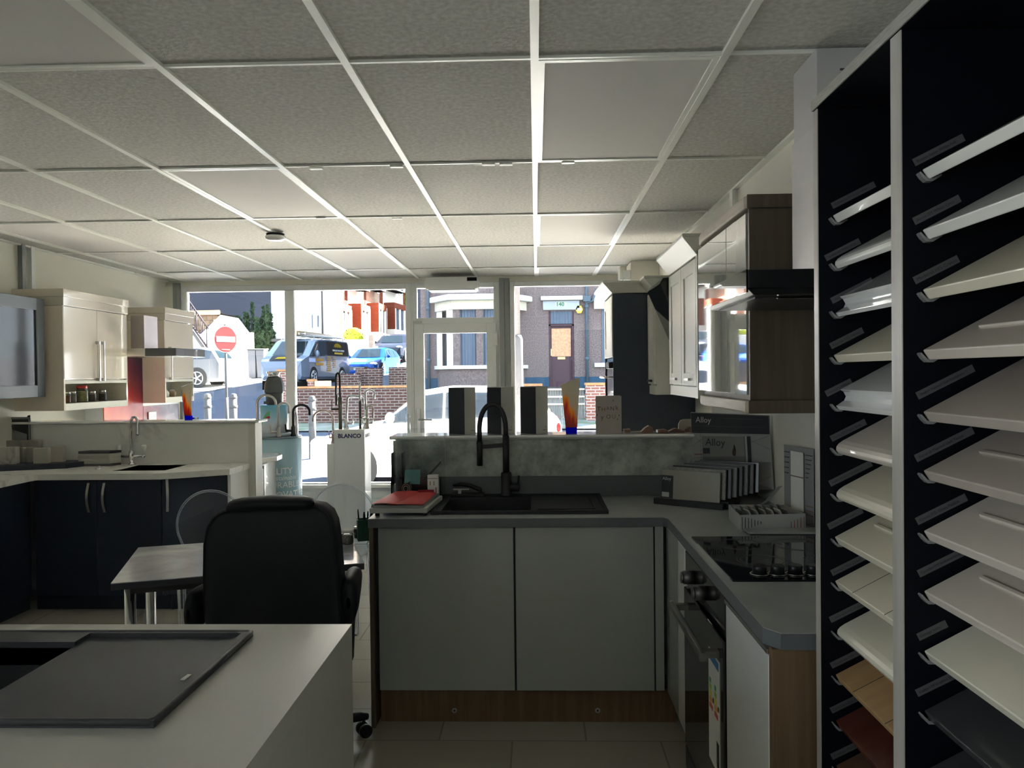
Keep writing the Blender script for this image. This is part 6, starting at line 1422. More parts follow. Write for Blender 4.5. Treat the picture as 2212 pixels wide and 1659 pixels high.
q = MB(); a_, b_ = sidept(cx0 - .45, 1.31), sidept(cx0 + .45, 1.39); q.box(a_.x, b_.x, a_.y, a_.y + sg * .006, 1.31, 1.39); build('yellow_bar', VT(q), M_yel, vt_)
for k, (x0_, w_, z_) in enumerate(((.55, .75, .98), (.55, .75, .80))): vside(x0_, x0_ + w_, z_, z_ + .11, M_orange, 'orange_print', .010)
for k in range(8): vside(-.25, .18 - .03 * (k % 3), .55 + .085 * k, .60 + .085 * k, M_orange, 'orange_print', .010)
for k in range(6): vside(-.75, -.50 + .05 * (k % 2), .72 + .085 * k, .76 + .085 * k, M_orange, 'orange_print', .010)
vside(1.35, 1.95, .93, 1.09, mat('badge_blue', (.35, .42, .62), .5), 'side_badge', .012)
# cab side glass + bonnet wrap
q = MB(); q.add([(.28, side_y * .98 + sg * .01, 1.22), (1.55, side_y * .98 + sg * .01, 1.16), (1.05, side_y * .93 + sg * .012, 1.66), (.75, side_y * .90 + sg * .012, 1.84), (.28, side_y * .90 + sg * .012, 1.86)], [(0, 1, 2, 3, 4), (4, 3, 2, 1, 0)])
build('cab_window', VT(q), M_carglass, vt_)
q = MB(); q.add([(2.42, -.55, .985), (2.42, .55, .985), (1.95, .62, 1.19), (1.95, -.62, 1.19)], [(0, 1, 2, 3), (3, 2, 1, 0)]); q.move((0, 0, .012)); build('bonnet_wrap', VT(q), M_vblack, vt_)
q = MB(); q.add([(2.30, -.35, 1.055), (2.30, .35, 1.055), (2.12, .30, 1.135), (2.12, -.30, 1.135)], [(0, 1, 2, 3), (3, 2, 1, 0)]); q.move((0, 0, .012)); build('bonnet_logo', VT(q), M_yel, vt_)
rk = MB()
for sy in (-.75, .75): rk.tube([(1.0, sy, 2.06), (-2.3, sy, 2.06)], .02, 6); [rk.cyl((x_, sy, 1.93), (x_, sy, 2.06), .018, n=6) for x_ in (.9, .1, -.7, -1.5, -2.2)]
for x_ in (.9, .1, -.7, -1.5, -2.2): rk.tube([(x_, -.75, 2.06), (x_, .75, 2.06)], .018, 6)
build('roof_rack', VT(rk), M_steel, vt_)
M_tim = wood('timber', (.24, .18, .08), (.30, .24, .12))
for k, (sy, lab) in enumerate(((-.25, 'left'), (.02, 'right'))):
    tb = MB().box(1.55, -2.35, sy, sy + .24, 2.085, 2.26); tag(build('timber_pack', VT(tb), M_tim, bevel=.005), 'pale timber pack strapped on van roof, ' + lab + ' of the two', 'timber')
ld = MB()
for sy in (.38, .66): ld.box(1.6, -2.3, sy, sy + .03, 2.085, 2.17)
for k in range(12): ld.cyl((1.4 - k * .31, .38, 2.13), (1.4 - k * .31, .69, 2.13), .014, n=6)
tag(build('ladder', VT(ld), M_satin), 'grey metal ladder lying on the roof rack of the van', 'ladder')
bf, bb = Vector((pxx(777, 37.0), 37.0)), Vector((pxx(833, 41.0), 41.0)); c_ = (bf + bb) / 2
car('car', 'hatch', 4.15, 1.82, (c_.x, c_.y, gz(39) - .25), hd(*(bf - bb)), P_blue, 'bright blue compact car facing the shop beside the van', plate='F25 YXE', zk=1.05, r=.35)
bf, bb = Vector((pxx(836, 44.5), 44.5)), Vector((pxx(872, 49), 49)); c_ = (bf + bb) / 2
car('car', 'suv', 4.6, 1.9, (c_.x, c_.y, gz(46.7)), hd(*(bf - bb)), P_blackcar, 'black off-road car farther up the street behind the blue one', r=.37)
bf, bb = Vector((pxx(610, 37.8), 37.8)), Vector((pxx(622, 41.3), 41.3)); c_ = (bf + bb) / 2
car('car', 'hatch', 4.1, 1.8, (c_.x, c_.y, gz(36.5)), hd(*(bf - bb)), P_blackcar, 'dark car half hidden behind the left side of the van', zk=1.05)

# street furniture
M_conc = mat('bollard_grey', (.045, .045, .045), .6)
for px, w_ in ((447, 'leftmost, just left of the no entry sign'), (503, 'just right of the no entry sign post'), (673, 'right one, in front of the brick wall')):
    Y = 14.6; x = pxx(px, Y); zt_ = at(px, 850 if px < 600 else 855, Y=Y).z; g = gz(Y) + .0
    t = thing('bollard', 'grey round street bollard, ' + w_, 'bollard', (x, Y, g), 'bollards along the kerb')
    build('post', MB().lathe([(.066, 0), (.066, zt_ - g - .10)], (x, Y, g), 18), M_conc, t)
    build('cap', MB().lathe([(.066, zt_ - g - .10), (.072, zt_ - g - .09), (.072, zt_ - g - .06), (.06, zt_ - g - .05), (.06, zt_ - g - .02), (.03, zt_ - g)], (x, Y, g), 18), M_conc, t)
    build('ring', MB().lathe([(.068, zt_ - g - .28), (.077, zt_ - g - .27), (.077, zt_ - g - .23), (.068, zt_ - g - .22)], (x, Y, g), 18), M_conc, t)
Y = 17.0; x = pxx(487, Y); g = gz(Y); zc = at(487, 733, Y=Y).z; nrm = Vector((math.sin(1.02), -math.cos(1.02), 0)); ud = Vector((math.cos(1.02), math.sin(1.02), 0))
t = thing('road_sign', 'round red no entry sign on a grey post at left', 'road sign', (x, Y, g))
build('post', MB().cyl((x, Y + .03, g), (x, Y + .03, zc + .36), .030, n=14).cyl((x, Y + .03, g), (x, Y + .03, g + 1.0), .044, n=14), M_conc, t)
def disc(r, off, m_, nm, n=36):
    c = Vector((x, Y, zc)); v = [c + ud * r * math.cos(2 * math.pi * i / n) + Vector((0, 0, r * math.sin(2 * math.pi * i / n))) + nrm * off for i in range(n)]
    v2 = [p - nrm * .006 for p in v]; q = MB(); q.v = v + v2; q.f = [list(range(n)), list(range(n, 2 * n))[::-1]] + [[i, n + i, n + (i + 1) % n, (i + 1) % n] for i in range(n)]; q.m = [0] * len(q.f); q.s = [False] * len(q.f)
    return build(nm, q, m_, t)
disc(.295, .02, M_paper, 'disc_edge'); disc(.285, .027, mat('sign_red', (.075, .007, .008), .45), 'disc')
def bar(u0, u1, z0, z1, off, nm):
    c = Vector((x, Y, zc)); v = [c + ud * u0 + Vector((0, 0, z0)) + nrm * off, c + ud * u1 + Vector((0, 0, z0)) + nrm * off, c + ud * u1 + Vector((0, 0, z1)) + nrm * off, c + ud * u0 + Vector((0, 0, z1)) + nrm * off]
    return build(nm, MB().add(v + [p - nrm * .004 for p in v], [(0, 1, 2, 3), (3, 2, 1, 0), (7, 6, 5, 4)]), M_paper, t)
bar(-.24, .24, -.06, .06, .032, 'white_bar'); bar(-.10, .10, -.235, -.222, .032, 'small_print')
build('sign_lamp', MB().box(x - .20, x + .09, Y - .12, Y - .02, zc + .37, zc + .43).cyl((x, Y + .02, zc + .34), (x, Y - .05, zc + .38), .02, n=8), M_upvc, t, bevel=.01)
Y = 10.2; x = pxx(1116, Y); g = gz(Y) + .03; zc = at(1116, 724, Y=Y).z
t = thing('lamp_post', 'pale grey lamp post just outside the right shop window', 'lamp post', (x, Y, g))
build('lower_tube', MB().lathe([(.082, 0), (.074, zc - g - .05), (.055, zc - g)], (x + .01, Y, g), 24), mat('post_pale', (.05, .048, .052), .5), t)
build('upper_tube', MB().lathe([(.052, zc - g), (.048, 4.6)], (x + .0, Y, g), 20), mat('post_pale2', (.06, .055, .058), .5), t)
# low brick walls
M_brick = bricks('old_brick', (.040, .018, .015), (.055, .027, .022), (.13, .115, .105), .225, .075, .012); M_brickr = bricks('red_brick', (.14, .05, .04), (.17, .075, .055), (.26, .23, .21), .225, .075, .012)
M_cope_sunlit = mat('coping_sunlit', (.25, .12, .055), .85, noise=9, col2=(.32, .17, .08))  # sunlit orange of the wall tops put into the coping colour
t = thing('garden_wall', 'long low brick wall with a lit coping across the street', 'garden wall', (-4.9, 20, gz(20)))
x0_, x1_ = pxx(636, 20), pxx(905, 20); zw = at(750, 834, Y=20).z
build('brickwork', MB().box(x0_, x1_, 20, 20.22, gz(20) - .1, zw - .05), M_brick, t); build('coping', MB().box(x0_ - .02, x1_ + .02, 19.98, 20.24, zw - .05, zw), M_cope_sunlit, t)
def bwall(px0, px1, yt, Y, m_, lab, d=.3, cope=True, ext=0):
    a, b_ = pxx(px0, Y), pxx(px1, Y); zt_ = at((px0 + px1) / 2, yt, Y=Y).z; t = thing('brick_pier', lab, 'brick pier', ((a + b_) / 2, Y, gz(Y)))
    build('brickwork', MB().box(a, b_, Y, Y + d, gz(Y) - .1, zt_ - .06), m_, t)
    if cope: build('coping', MB().box(a - .02, b_ + .02, Y - .02, Y + d + .02, zt_ - .06, zt_), M_cope_sunlit, t)
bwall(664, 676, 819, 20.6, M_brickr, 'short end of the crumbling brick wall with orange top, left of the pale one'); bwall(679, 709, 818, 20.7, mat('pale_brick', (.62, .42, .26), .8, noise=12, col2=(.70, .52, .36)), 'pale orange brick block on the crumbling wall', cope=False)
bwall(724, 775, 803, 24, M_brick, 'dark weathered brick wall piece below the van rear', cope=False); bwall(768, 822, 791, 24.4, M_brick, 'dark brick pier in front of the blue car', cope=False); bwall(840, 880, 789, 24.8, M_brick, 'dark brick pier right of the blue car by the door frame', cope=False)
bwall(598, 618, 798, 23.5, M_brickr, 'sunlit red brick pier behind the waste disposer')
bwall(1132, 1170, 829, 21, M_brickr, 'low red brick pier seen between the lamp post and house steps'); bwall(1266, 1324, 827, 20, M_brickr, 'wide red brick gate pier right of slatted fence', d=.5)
t = thing('slat_fence', 'weathered grey slatted garden fence with lit rails below door', 'fence', (pxx(1215, 20.4), 20.4, gz(20.4)))
a_, b_ = pxx(1176, 20.4), pxx(1262, 20.4); zr_ = [at(1215, y, Y=20.4).z for y in (841, 857, 873)]
fp = MB(); n_ = 16
for k in range(n_): fp.box(a_ + (b_ - a_) * k / n_, a_ + (b_ - a_) * (k + .8) / n_, 20.42, 20.44, gz(20) , zr_[0] - .01)
build('slat_panel', fp, wood('weathered_slat', (.10, .095, .09), (.15, .145, .135)), t)
for z_ in zr_: build('rail', MB().box(a_, b_, 20.36, 20.42, z_ - .02, z_ + .02), mat('rail_sunlit', (.55, .50, .36), .8), t)  # yellow sunlight on the rails is painted into their colour

# house opposite, number 140
HY = 27.0; hx0_, hx1_ = pxx(910, HY), 9.5
M_peb = mat('pebbledash', (.07, .055, .054), .95, noise=26, col2=(.14, .112, .11), bump=(40, .5, .02))
t = thing('terraced_house', 'pebbledashed boarded up house numbered 140 across the street', 'house', ((hx0_ + hx1_) / 2, HY, .8))
def H(px, py, Y=HY): return at(px, py, Y=Y)
d0, d1 = H(1185, 700).x, H(1240, 700).x; dz1 = H(1212, 672).z; gb = .55
wl = MB(); wl.box(hx0_, d0, HY, HY + 14, gb, 9.2); wl.box(d1, hx1_, HY, HY + 14, gb, 9.2); wl.box(d0, d1, HY, HY + 14, dz1, 9.2)  # unseen rear depth stretched back to cast shade on van and blue car
build('wall', wl, M_peb, t)
build('base_band', MB().box(hx0_ - .02, d0, HY - .04, HY, gb, H(1150, 815).z).box(d1, hx1_, HY - .04, HY, gb, H(1150, 815).z), mat('navy_plinth', (.02, .045, .075), .7), t)
build('roof', MB().prism([(HY - .4, 9.1), (HY + 7, 11.6), (HY + 14.4, 9.1)], 'x', hx0_ - .2, hx1_ + .2), mat('slate_roof', (.10, .10, .12), .7), t)
dr = build('front_door', MB().box(d0 + .02, d1 - .02, HY + .10, HY + .16, 1.1, H(1212, 704).z), mat('maroon_door', (.045, .027, .034), .6), t)
q0, q1 = H(1192, 770), H(1233, 709); build('chipboard_panel', MB().box(q0.x, q1.x, HY + .085, HY + .10, q0.z, q1.z), mat('osb', (.27, .15, .085), .9, noise=14, col2=(.38, .24, .15)), dr)
q0, q1 = H(1205, 776), H(1221, 771); build('letter_slot', MB().box(q0.x, q1.x, HY + .08, HY + .10, q0.z, q1.z), mat('brass', (.6, .4, .12), .3, metal=.8), dr)
q0 = H(1190, 765); build('door_handle', MB().box(q0.x - .02, q0.x + .03, HY + .06, HY + .10, q0.z - .05, q0.z + .18), mat('brass', (.6, .4, .12)), dr)
build('door_frame', MB().box(d0 - .0, d0 + .07, HY + .02, HY + .17, 1.1, dz1).box(d1 - .07, d1, HY + .02, HY + .17, 1.1, dz1).box(d0, d1, HY + .02, HY + .17, H(1212, 704).z, H(1212, 704).z + .06), mat('maroon_door', (.1, .06, .075)), t)
def corrugated(x0, x1, y, z0, z1, nm='metal_shutter', par=t):
    n = int((x1 - x0) / .025); rr = [[(x0 + (x1 - x0) * i / n, y + .018 * math.sin(i * 1.57), z) for i in range(n + 1)] for z in (z0, z1)]
    return build(nm, MB().grid(rr).grid(rr[::-1]), mat('shutter_blue', (.12, .155, .21), .45, metal=.3), par)
corrugated(d0 + .02, d1 - .02, HY + .04, H(1212, 703).z + .06, dz1)
build('door_step', MB().box(d0 - .2, d1 + .2, HY - .8, HY + .1, gb, 1.1), M_conc, t)
# door head with the number
M_cream2 = mat('old_white_paint', (.34, .34, .32), .8, noise=4, col2=(.42, .42, .40))
q0, q1 = H(1173, 670), H(1251, 650); hdp = build('door_head', MB().box(q0.x, q1.x, HY - .10, HY, q0.z, q1.z), mat('painted_pale_blue', (.22, .25, .28), .8), t)
q0, q1 = H(1168, 650), H(1258, 640); build('head_cap', MB().box(q0.x, q1.x, HY - .25, HY, q0.z, q1.z), M_cream2, t, bevel=.02)
q0, q1 = H(1199, 664), H(1225, 652); build('number_plaque', MB().prism(rrect(q0.x, q1.x, q0.z, q1.z, .05), 'y', HY - .115, HY - .10), mat('plaque', (.26, .29, .25), .6), hdp)
build('lettering', MB().text('140', .19, (q0.x + .03, HY - .118, q0.z + .035), (1, 0, 0), (0, 0, 1), .002, bold=.006), mat('dark_green_ink', (.03, .09, .06), .6), hdp)
c_ = H(1251, 669); hx_ = [(c_.x + .13 * math.cos(math.pi / 3 * i), c_.z + .15 * math.sin(math.pi / 3 * i)) for i in range(6)]
ab_ = thing('alarm_box', 'yellow hexagonal alarm box on the house right of door 140', 'alarm box', (c_.x, HY, c_.z))
build('casing', MB().prism(hx_, 'y', HY - .10, HY - .001), mat('alarm_yellow', (.36, .23, .05), .5), ab_); build('face_panel', MB().box(c_.x - .07, c_.x + .07, HY - .105, HY - .10, c_.z - .04, c_.z + .05), mat('alarm_face', (.35, .45, .65), .5), ab_)
for px, w_ in ((926, 'left'), (1267, 'right')):
    p_ = MB().cyl((H(px, 700).x, HY - .08, gb), (H(px, 700).x, HY - .08, 8.9), .05, n=10)
    for z_ in (2.0, 3.8): p_.cyl((H(px, 700).x, HY - .08, z_), (H(px, 700).x, HY - .08, z_ + .12), .07, n=10)
    build('drainpipe', p_, mat('pipe_black', (.05, .07, .09), .5), t)
p_ = MB().tube([(H(1267, 640).x, HY - .10, H(1267, 655).z), (H(1280, 640).x, HY - .12, H(1280, 650).z), (H(1288, 640).x, HY - .14, H(1288, 625).z)], .045, 8).box(H(1259, 640).x, H(1275, 640).x, HY - .2, HY - .02, H(1267, 652).z, H(1267, 640).z); build('drainpipe_branch', p_, mat('pipe_black', (.05, .07, .09)), t)
# bay
BY = 26.1; bx0, bx1 = H(978, 700, BY).x, H(1098, 700, BY).x; wx0, wx1 = H(943, 700).x, H(1134, 700).x
zs0, zs1, zf0, zf1 = H(1030, 797, BY).z, H(1030, 789, BY).z, H(1030, 668, BY).z, H(1030, 649, BY).z
plan = [(wx0, HY), (bx0, BY), (bx1, BY), (wx1, HY)]
def bplan(o): return [(wx0 - o, HY), (bx0 - o * .5, BY - o), (bx1 + o * .5, BY - o), (wx1 + o, HY)]
bay = build('bay_window', MB().prism(plan, 'z', gb, zs0).prism(plan, 'z', zf1 + .2, 5.2), M_peb, t)
piers = MB()
for a, b_ in ((978, 993), (1028, 1043), (1078, 1098)): piers.box(H(a, 700, BY).x, H(b_, 700, BY).x, BY, BY + .3, zs1, zf0)
build('bay_pier', piers, M_peb, bay); build('bay_side', MB().prism([(wx0, HY), (wx0 + .22, HY - .22), (wx0 + .22, HY)], 'z', zs1, zf0).prism([(bx0 - .24, BY + .24), (bx0, BY), (bx0 + .1, BY + .3)], 'z', zs1, zf0), M_cream2, bay)
build('bay_inner', MB().prism([(wx0 + .3, HY - .01), (bx0 + .1, BY + .35), (bx1 - .1, BY + .35), (wx1 - .3, HY - .01)], 'z', zs1, zf0), mat('bay_dark', (.10, .12, .13), .8), bay)
build('sill', MB().prism(bplan(.10), 'z', zs0, zs1), M_cream2, bay, bevel=.01); build('fascia', MB().prism(bplan(.06), 'z', zf0, zf1), mat('cream_fascia', (.36, .34, .28), .7), bay); build('bay_cap', MB().prism(bplan(.28), 'z', zf1, zf1 + .2), M_cream2, bay, bevel=.04)
for a, b_ in ((993, 1028), (1043, 1078)): corrugated(H(a, 700, BY).x, H(b_, 700, BY).x, BY + .12, zs1, zf0, 'metal_shutter', bay)
q0, q1 = H(1284, 800), H(1340, 640); build('window_surround', MB().box(q0.x, q1.x, HY - .12, HY, H(1290, 793).z, H(1290, 784).z).box(q0.x, q1.x, HY - .15, HY, H(1290, 668).z, H(1290, 636).z), M_cream2, t, bevel=.01)
corrugated(H(1300, 700).x, H(1336, 700).x, HY - .03, H(1290, 784).z, H(1290, 668).z)

# terraced houses up the side street
M_redb = mat('terrace_red_brick', (.10, .018, .008), .9, spec=.1, noise=8, col2=(.13, .03, .014)); M_cre = mat('terrace_cream', (.55, .50, .42), .8); M_stone = mat('terrace_stone', (.28, .18, .12), .8, noise=5, col2=(.35, .25, .18))
M_win = mat('house_window', (.05, .06, .075), .2, coat=.2)
def terrace(p0, p1, z0, label, ht=8.5, kind=0):
    a = Vector((p0[0], p0[1])); b_ = Vector((p1[0], p1[1])); u = (b_ - a).normalized(); nrm2 = Vector((u.y, -u.x)); Lw = (b_ - a).length
    t = thing('terraced_house', label, 'house', (a.x, a.y, z0)); Rm = lambda s_, n_, z_: Vector((a.x + u.x * s_ + nrm2.x * n_, a.y + u.y * s_ + nrm2.y * n_, z_))
    def bx(s0, s1, n0, n1, z0_, z1_, m_, nm, par=t):
        v = [Rm(s0, n0, z0_), Rm(s1, n0, z0_), Rm(s1, n1, z0_), Rm(s0, n1, z0_), Rm(s0, n0, z1_), Rm(s1, n0, z1_), Rm(s1, n1, z1_), Rm(s0, n1, z1_)]
        return build(nm, MB().add(v, [(0, 1, 2, 3), (7, 6, 5, 4), (0, 4, 5, 1), (1, 5, 6, 2), (2, 6, 7, 3), (3, 7, 4, 0)]), m_, par)
    bx(0, Lw, -3, 0, z0 - 2, z0 + ht, M_cre if kind else M_stone, 'wall')
    bx(-.0, .35, 0, .03, z0 - 1, z0 + ht, M_redb, 'brick_quoin'); bx(Lw - .35, Lw, 0, .03, z0 - 1, z0 + ht, M_redb, 'brick_quoin')
    ds = Lw * .80
    for fl in (0, 1):
        zb_ = z0 + .9 + fl * 3.2
        s0, s1 = Lw * .10, Lw * .62
        bay_ = bx(s0, s1, .03, .9, zb_ - (.9 if not fl else .0), zb_ + (0 if not fl else .1), M_cre, 'bay_base')
        bx(s0, s1, .03, .9, zb_ + 1.7, zb_ + 2.15, M_redb if kind < 2 else M_stone, 'bay_head', bay_)
        for f0, f1, m_ in ((0, .07, M_redb), (.07, .15, M_cre), (.46, .54, M_cre), (.84, .93, M_cre), (.93, 1, M_redb)):
            bx(s0 + (s1 - s0) * f0, s0 + (s1 - s0) * f1, .3, .9, zb_, zb_ + 1.7, m_, 'bay_pier', bay_)
        bx(s0, s0 + .25, .03, .3, zb_, zb_ + 1.7, M_cre, 'bay_pier', bay_)
        bx(s0 + .1, s1 - .1, .05, .80, zb_, zb_ + 1.7, M_win, 'pane', bay_)
        w_ = bx(ds - .45, ds + .45, 0, .06, zb_ - (.7 if not fl else 0), zb_ + 1.6, M_cre, 'door' if not fl else 'window'); bx(ds - .34, ds + .34, .06, .08, zb_ - (.6 if not fl else -.1), zb_ + 1.5, M_win if fl else M_redb, 'pane' if fl else 'door_panel', w_)
    v = [Rm(-.0, .4, z0 + ht), Rm(Lw, .4, z0 + ht), Rm(Lw, -1.4, z0 + ht + 1.4), Rm(0, -1.4, z0 + ht + 1.4), Rm(Lw, -3.1, z0 + ht), Rm(0, -3.1, z0 + ht)]
    build('roof', MB().add(v, [(0, 1, 2, 3), (3, 2, 4, 5), (1, 4, 2), (0, 3, 5), (0, 5, 4, 1)]), mat('slate_roof', (.1, .1, .12)), t)
    return t
def tp(px, Y): return (pxx(px, Y), Y)
terrace(tp(703, 47), tp(748, 51.6), 3.0, 'nearest red and cream bayed terrace house up the side street', kind=0)
terrace(tp(749, 51.7), tp(789, 56.6), 3.4, 'second red and cream terrace house, behind the yellow green bush', kind=1)
terrace(tp(790, 56.7), tp(824, 61.8), 3.9, 'third bayed terrace house above the blue car', kind=0)
terrace(tp(825, 61.9), tp(875, 68), 4.4, 'farthest terrace house, above the black car', kind=1)
# white rendered building
t = thing('rendered_building', 'plain white rendered building behind the van', 'building', (pxx(640, 43), 43, 2.0))
a_, b_ = pxx(588, 43), pxx(702, 43); M_rend = mat('white_render', (.82, .81, .79), .8)
build('wall', MB().box(a_, b_, 43, 46.7, 1.8, 10.5), M_rend, t)
for x0_, x1_, y0_, y1_ in ((645, 661, 676, 722), (672, 676, 678, 720), (684, 689, 680, 718), (650, 660, 602, 636), (688, 692, 600, 632)):
    p0_, p1_ = at(x0_, y1_, Y=42.97), at(x1_, y0_, Y=42.97); w_ = build('window', MB().box(p0_.x, p1_.x, 42.95, 42.999, p0_.z, p1_.z), mat('window_grey_frame', (.30, .33, .38), .5), t)
    build('pane', MB().box(p0_.x + .06, p1_.x - .02, 42.93, 42.95, p0_.z + .3, p1_.z - .05), M_rend if x1_ - x0_ > 8 else M_win, w_)
p_ = at(695, 660, Y=42.8); build('drainpipe', MB().cyl((p_.x, 42.9, 2.0), (p_.x, 42.9, 10), .06, n=8), M_conc, t)
build('roof', MB().box(a_ - .2, b_ + .1, 42.8, 46.9, 10.5, 10.7), mat('slate_roof', (.1, .1, .12)), t)
build('canopy', MB().box(a_ - .3, b_ - 1.4, 41.9, 42.99, at(600, 732, Y=42).z - .15, at(600, 732, Y=42).z), M_conc, t)
# white garage and yard wall
GY = 39.0
t = thing('outbuilding', 'white gabled outbuilding with tiled roof at far left', 'building', (pxx(470, GY), GY, gz(GY)))
gx0, gxa, gx1 = pxx(436, GY), pxx(478, GY), pxx(508, GY); ze, za = at(508, 720, Y=GY).z, at(478, 680, Y=GY).z
build('wall', MB().prism([(gx0, 1.3), (gx1, 1.3), (gx1, ze), (gxa, za), (gx0, ze)], 'y', GY, GY + 2.4), M_rend, t)
v = [Vector((gxa, GY - .1, za + .08)), Vector((gxa, GY + 2.4, za + .08)), Vector((gx0 - 5.5, GY + 2.4, za + .02)), Vector((gx0 - 5.5, GY - .1, za + .02)), Vector((gx0 - .1, GY - .3, ze)), Vector((gx0 - 6.5, GY - .3, ze))]
build('roof', MB().add(v + [p - Vector((0, 0, .12)) for p in v], [(3, 0, 1, 2), (5, 4, 0, 3), (6 + 3, 6 + 5, 6 + 4, 6), (4, 5, 11, 10)]), bricks('clay_tiles', (.075, .05, .032), (.10, .07, .048), (.04, .03, .02), .3, .25, .02), t)
build('ridge', MB().cyl((gxa, GY - .1, za + .12), (gx0 - 5.5, GY - .1, za + .06), .12, n=8), mat('terracotta', (.55, .25, .14), .8), t)
t = thing('yard_wall', 'tall white rendered yard wall behind silver car', 'wall', (pxx(480, 38), 38, gz(38)))
build('render', MB().box(pxx(380, 38), pxx(543, 38), 38, 38.25, 1.0, at(480, 721, Y=38).z), M_rend, t); build('pier', MB().box(pxx(541, 38) - .1, pxx(545, 38), 37.95, 38.3, 1.0, at(543, 718, Y=38).z), mat('timber_post', (.3, .26, .2), .8), t)
# stair railing
t = thing('stair_railing', 'dark metal stair railing rising to the left above cream cupboard', 'railing', (pxx(430, 37), 37, 1.6))
p_top, p_bot = at(401, 640, Y=37), at(450, 710, Y=37)
rl = MB().tube([p_top, p_bot], .035, 6).tube([p_top + Vector((0, 0, -1.0)), p_bot + Vector((0, 0, -1.0))], .05, 6)
build('rail', rl, mat('rail_purple_grey', (.02, .015, .02), .6), t)
for k in range(14):
    p_ = p_top.lerp(p_bot, k / 13); build('baluster', MB().cyl(p_, p_ - Vector((0, 0, 1.0)), .012 if k % 6 else .03, n=6), mat('rail_purple_grey', (.02, .015, .02)), t)
build('newel_post', MB().box(p_top.x - .06, p_top.x + .04, 36.95, 37.05, 1.5, p_top.z + .35), mat('rail_purple_grey', (.02, .015, .02)), t)
build('string_board', MB().prism([(p_top.x, p_top.z - 1.15), (p_bot.x, p_bot.z - 1.15), (p_bot.x, p_bot.z - 1.35), (p_top.x, p_top.z - 1.35)], 'y', 36.9, 37.1), M_conc, t)
build('support', MB().box(p_bot.x - .1, p_bot.x, 36.95, 37.05, 1.4, p_bot.z - 1.2).box(p_top.x - .05, p_top.x + .05, 36.95, 37.05, 1.4, p_top.z - 1.2), M_conc, t)
for px, w_ in ((548, 'left one, against white yard wall'), (566, 'right one, beside the dark car')):
    x = pxx(px, 36.5); g = gz(36.5); t = thing('wheelie_bin', 'black wheelie bin, ' + w_, 'bin', (x, 36.5, g), 'bins by the yard wall')
    zt_ = at(px, 757, Y=36.5).z; q = MB(); w1_, w2_ = .15, .185
    q.add([(x - w1_, 36.3, g + .05), (x + w1_, 36.3, g + .05), (x + w1_, 36.7, g + .05), (x - w1_, 36.7, g + .05), (x - w2_, 36.22, zt_), (x + w2_, 36.22, zt_), (x + w2_, 36.8, zt_), (x - w2_, 36.8, zt_)], [(0, 3, 2, 1), (4, 5, 6, 7), (0, 1, 5, 4), (1, 2, 6, 5), (2, 3, 7, 6), (3, 0, 4, 7)])
    build('bin_body', q, mat('bin_grey', (.09, .09, .10), .6), t); build('lid', MB().prism([(36.18, zt_), (36.85, zt_ + .02), (36.85, zt_ + .10), (36.2, zt_ + .05)], 'x', x - w2_ - .02, x + w2_ + .02), M_conc, t)
    build('wheel', MB().cyl((x - .2, 36.72, g + .1), (x + .2, 36.72, g + .1), .1, n=12), M_tyre, t)
# planting
M_leafd = mat('leaf_dark', (.015, .03, .014), .9, spec=.05, noise=3, col2=(.04, .06, .03)); M_leafy = mat('leaf_yellow_green', (.10, .14, .01), .8, noise=3, col2=(.2, .24, .03)); M_stem = mat('stem', (.20, .16, .11), .9)
def foliage(cx, cy, z0, z1, wx, wy, n, size, m_, par, nm='foliage', taper=0):
    q = MB()
    for _ in range(n):
        f = random.random(); k = (1 - f * taper); a = random.random() * 6.283; r_ = math.sqrt(random.random())
        c = Vector((cx + wx * k * r_ * math.cos(a), cy + wy * k * r_ * math.sin(a), z0 + (z1 - z0) * f)); s_ = size * (.6 + .8 * random.random())
        n1 = Vector((random.uniform(-1, 1), random.uniform(-1, 1), random.uniform(-.4, 1))).normalized(); n2 = n1.cross(Vector((random.uniform(-1, 1), random.uniform(-1, 1), .3))).normalized()
        q.add([c - n1 * s_, c + n2 * s_ * .5, c + n1 * s_, c - n2 * s_ * .5], [(0, 1, 2, 3)])
    return build(nm, q, m_, par)
for k, (px, yt, w_) in enumerate(((505, 690, 'short one at left end'), (512, 682, 'second from left'), (520, 684, 'third from left, behind the yard wall'), (531, 674, 'fourth from left, broad'), (537, 676, 'fifth from left'), (547, 652, 'tallest with thin spike'), (556, 686, 'right of tallest'), (565, 688, 'mid height, before the white building'), (571, 662, 'tall slim, second from right of the row'), (580, 657, 'tall slim at the right end'), (586, 676, 'short one touching the white building'))):
    Y = 41.9 + .3 * (k % 3); x = pxx(px, Y); zt_ = at(px, yt, Y=Y).z
    t = thing('spiky_shrub', 'tall narrow dark green shrub, ' + w_, 'shrub', (x, Y, gz(Y)), 'tall narrow shrubs behind yard wall')
    build('stem', MB().cyl((x, Y, gz(Y)), (x, Y, zt_), .04, .01, n=6), M_stem, t)
    foliage(x, Y, gz(Y) + .5, zt_, .22, .2, 260, .11, M_leafd, t, taper=.75)
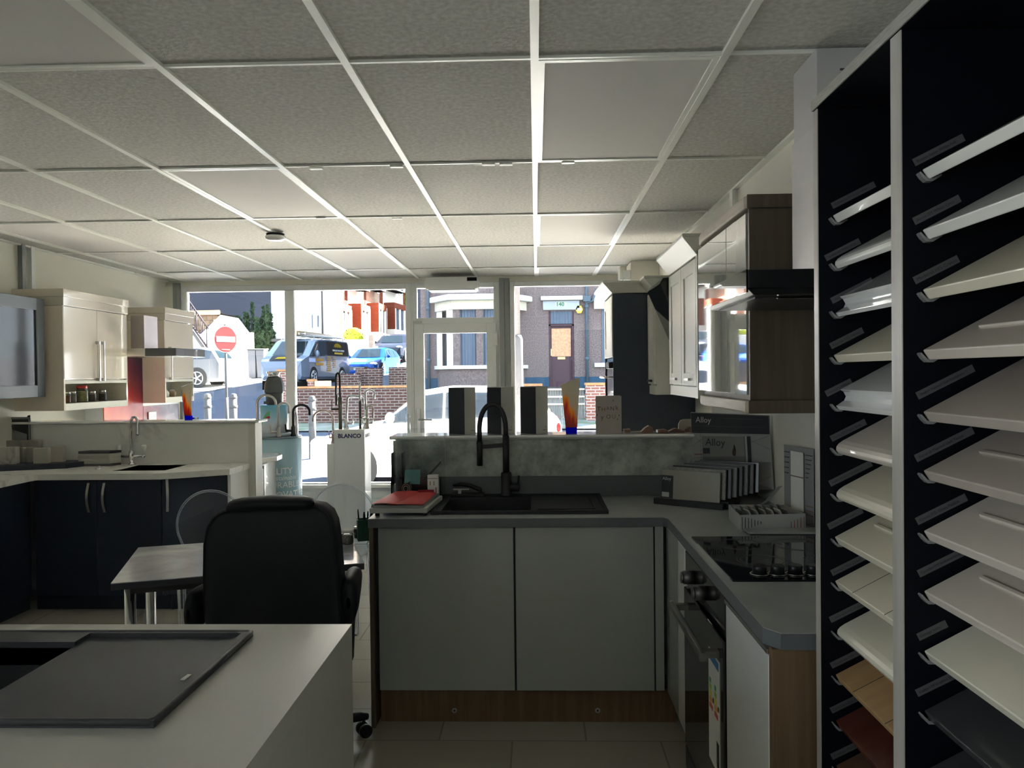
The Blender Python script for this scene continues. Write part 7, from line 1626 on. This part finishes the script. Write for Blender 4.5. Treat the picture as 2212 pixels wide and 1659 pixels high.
t = thing('ivy_hedge', 'dense dark green hedge mass behind the bins and dark car', 'hedge', (pxx(573, 42), 42, gz(42))); build('branches', MB().cyl((pxx(573, 42), 42, 1.7), (pxx(573, 42), 42, 3.6), .06, n=6), M_stem, t)
foliage(pxx(567, 42), 42.2, gz(42), at(570, 712, Y=42).z, .62, .5, 2600, .13, M_leafd, t)
t = thing('round_bush', 'bright yellow green rounded bush in front of terrace', 'bush', (pxx(764, 45), 45, 2.2)); build('stem', MB().cyl((pxx(764, 45), 45, 2.1), (pxx(764, 45), 45, 3.2), .05, n=6), M_stem, t)
q = MB(); c_ = at(764, 725, Y=45)
for _ in range(1800):
    d_ = Vector((random.gauss(0, 1), random.gauss(0, 1), random.gauss(0, 1))).normalized(); p_ = c_ + Vector((d_.x * .62, d_.y * .5, d_.z * .45)) * (.85 + .2 * random.random()); n2 = d_.cross(Vector((random.uniform(-1, 1), random.uniform(-1, 1), .3))).normalized(); n1 = d_.cross(n2)
    q.add([p_ - n1 * .07, p_ + n2 * .05, p_ + n1 * .07, p_ - n2 * .05], [(0, 1, 2, 3)])
build('foliage', q, M_leafy, t)
t = thing('tree', 'green tree at the far end of the terrace by the door frame', 'tree', (pxx(862, 70), 70, 4.6)); build('trunk', MB().cyl((pxx(864, 70), 70, 4.6), (pxx(864, 70), 70, 8), .15, n=8), M_stem, t)
foliage(pxx(866, 70), 70, 6.0, 9.8, 1.5, 1.5, 1500, .22, M_leafy, t)
t = thing('front_garden_wall', 'low pale wall in front of the terrace behind blue car', 'garden wall', (pxx(775, 43), 43, 2)); build('render', MB().box(pxx(740, 43), pxx(806, 43), 43, 43.25, 1.6, at(775, 733, Y=43).z), M_cre, t); build('gate_pier', MB().box(pxx(798, 43), pxx(808, 43), 42.9, 43.3, 1.6, at(800, 724, Y=43).z), M_stone, t)
# hillside beyond
rows = [[(x, y, z + 3 * math.sin(x * .11) * (z > 8)) for x in range(-170, 60, 10)] for y, z in ((90, 4), (100, 30), (112, 58), (124, 82), (150, 90))]
tag(build('hillside', MB().grid(rows), mat('hill_grey', (.030, .030, .038), .95, spec=0, noise=.08, col2=(.042, .042, .05))), 'grey hazy hillside above the outbuilding and shrubs', 'hill', kind='structure')
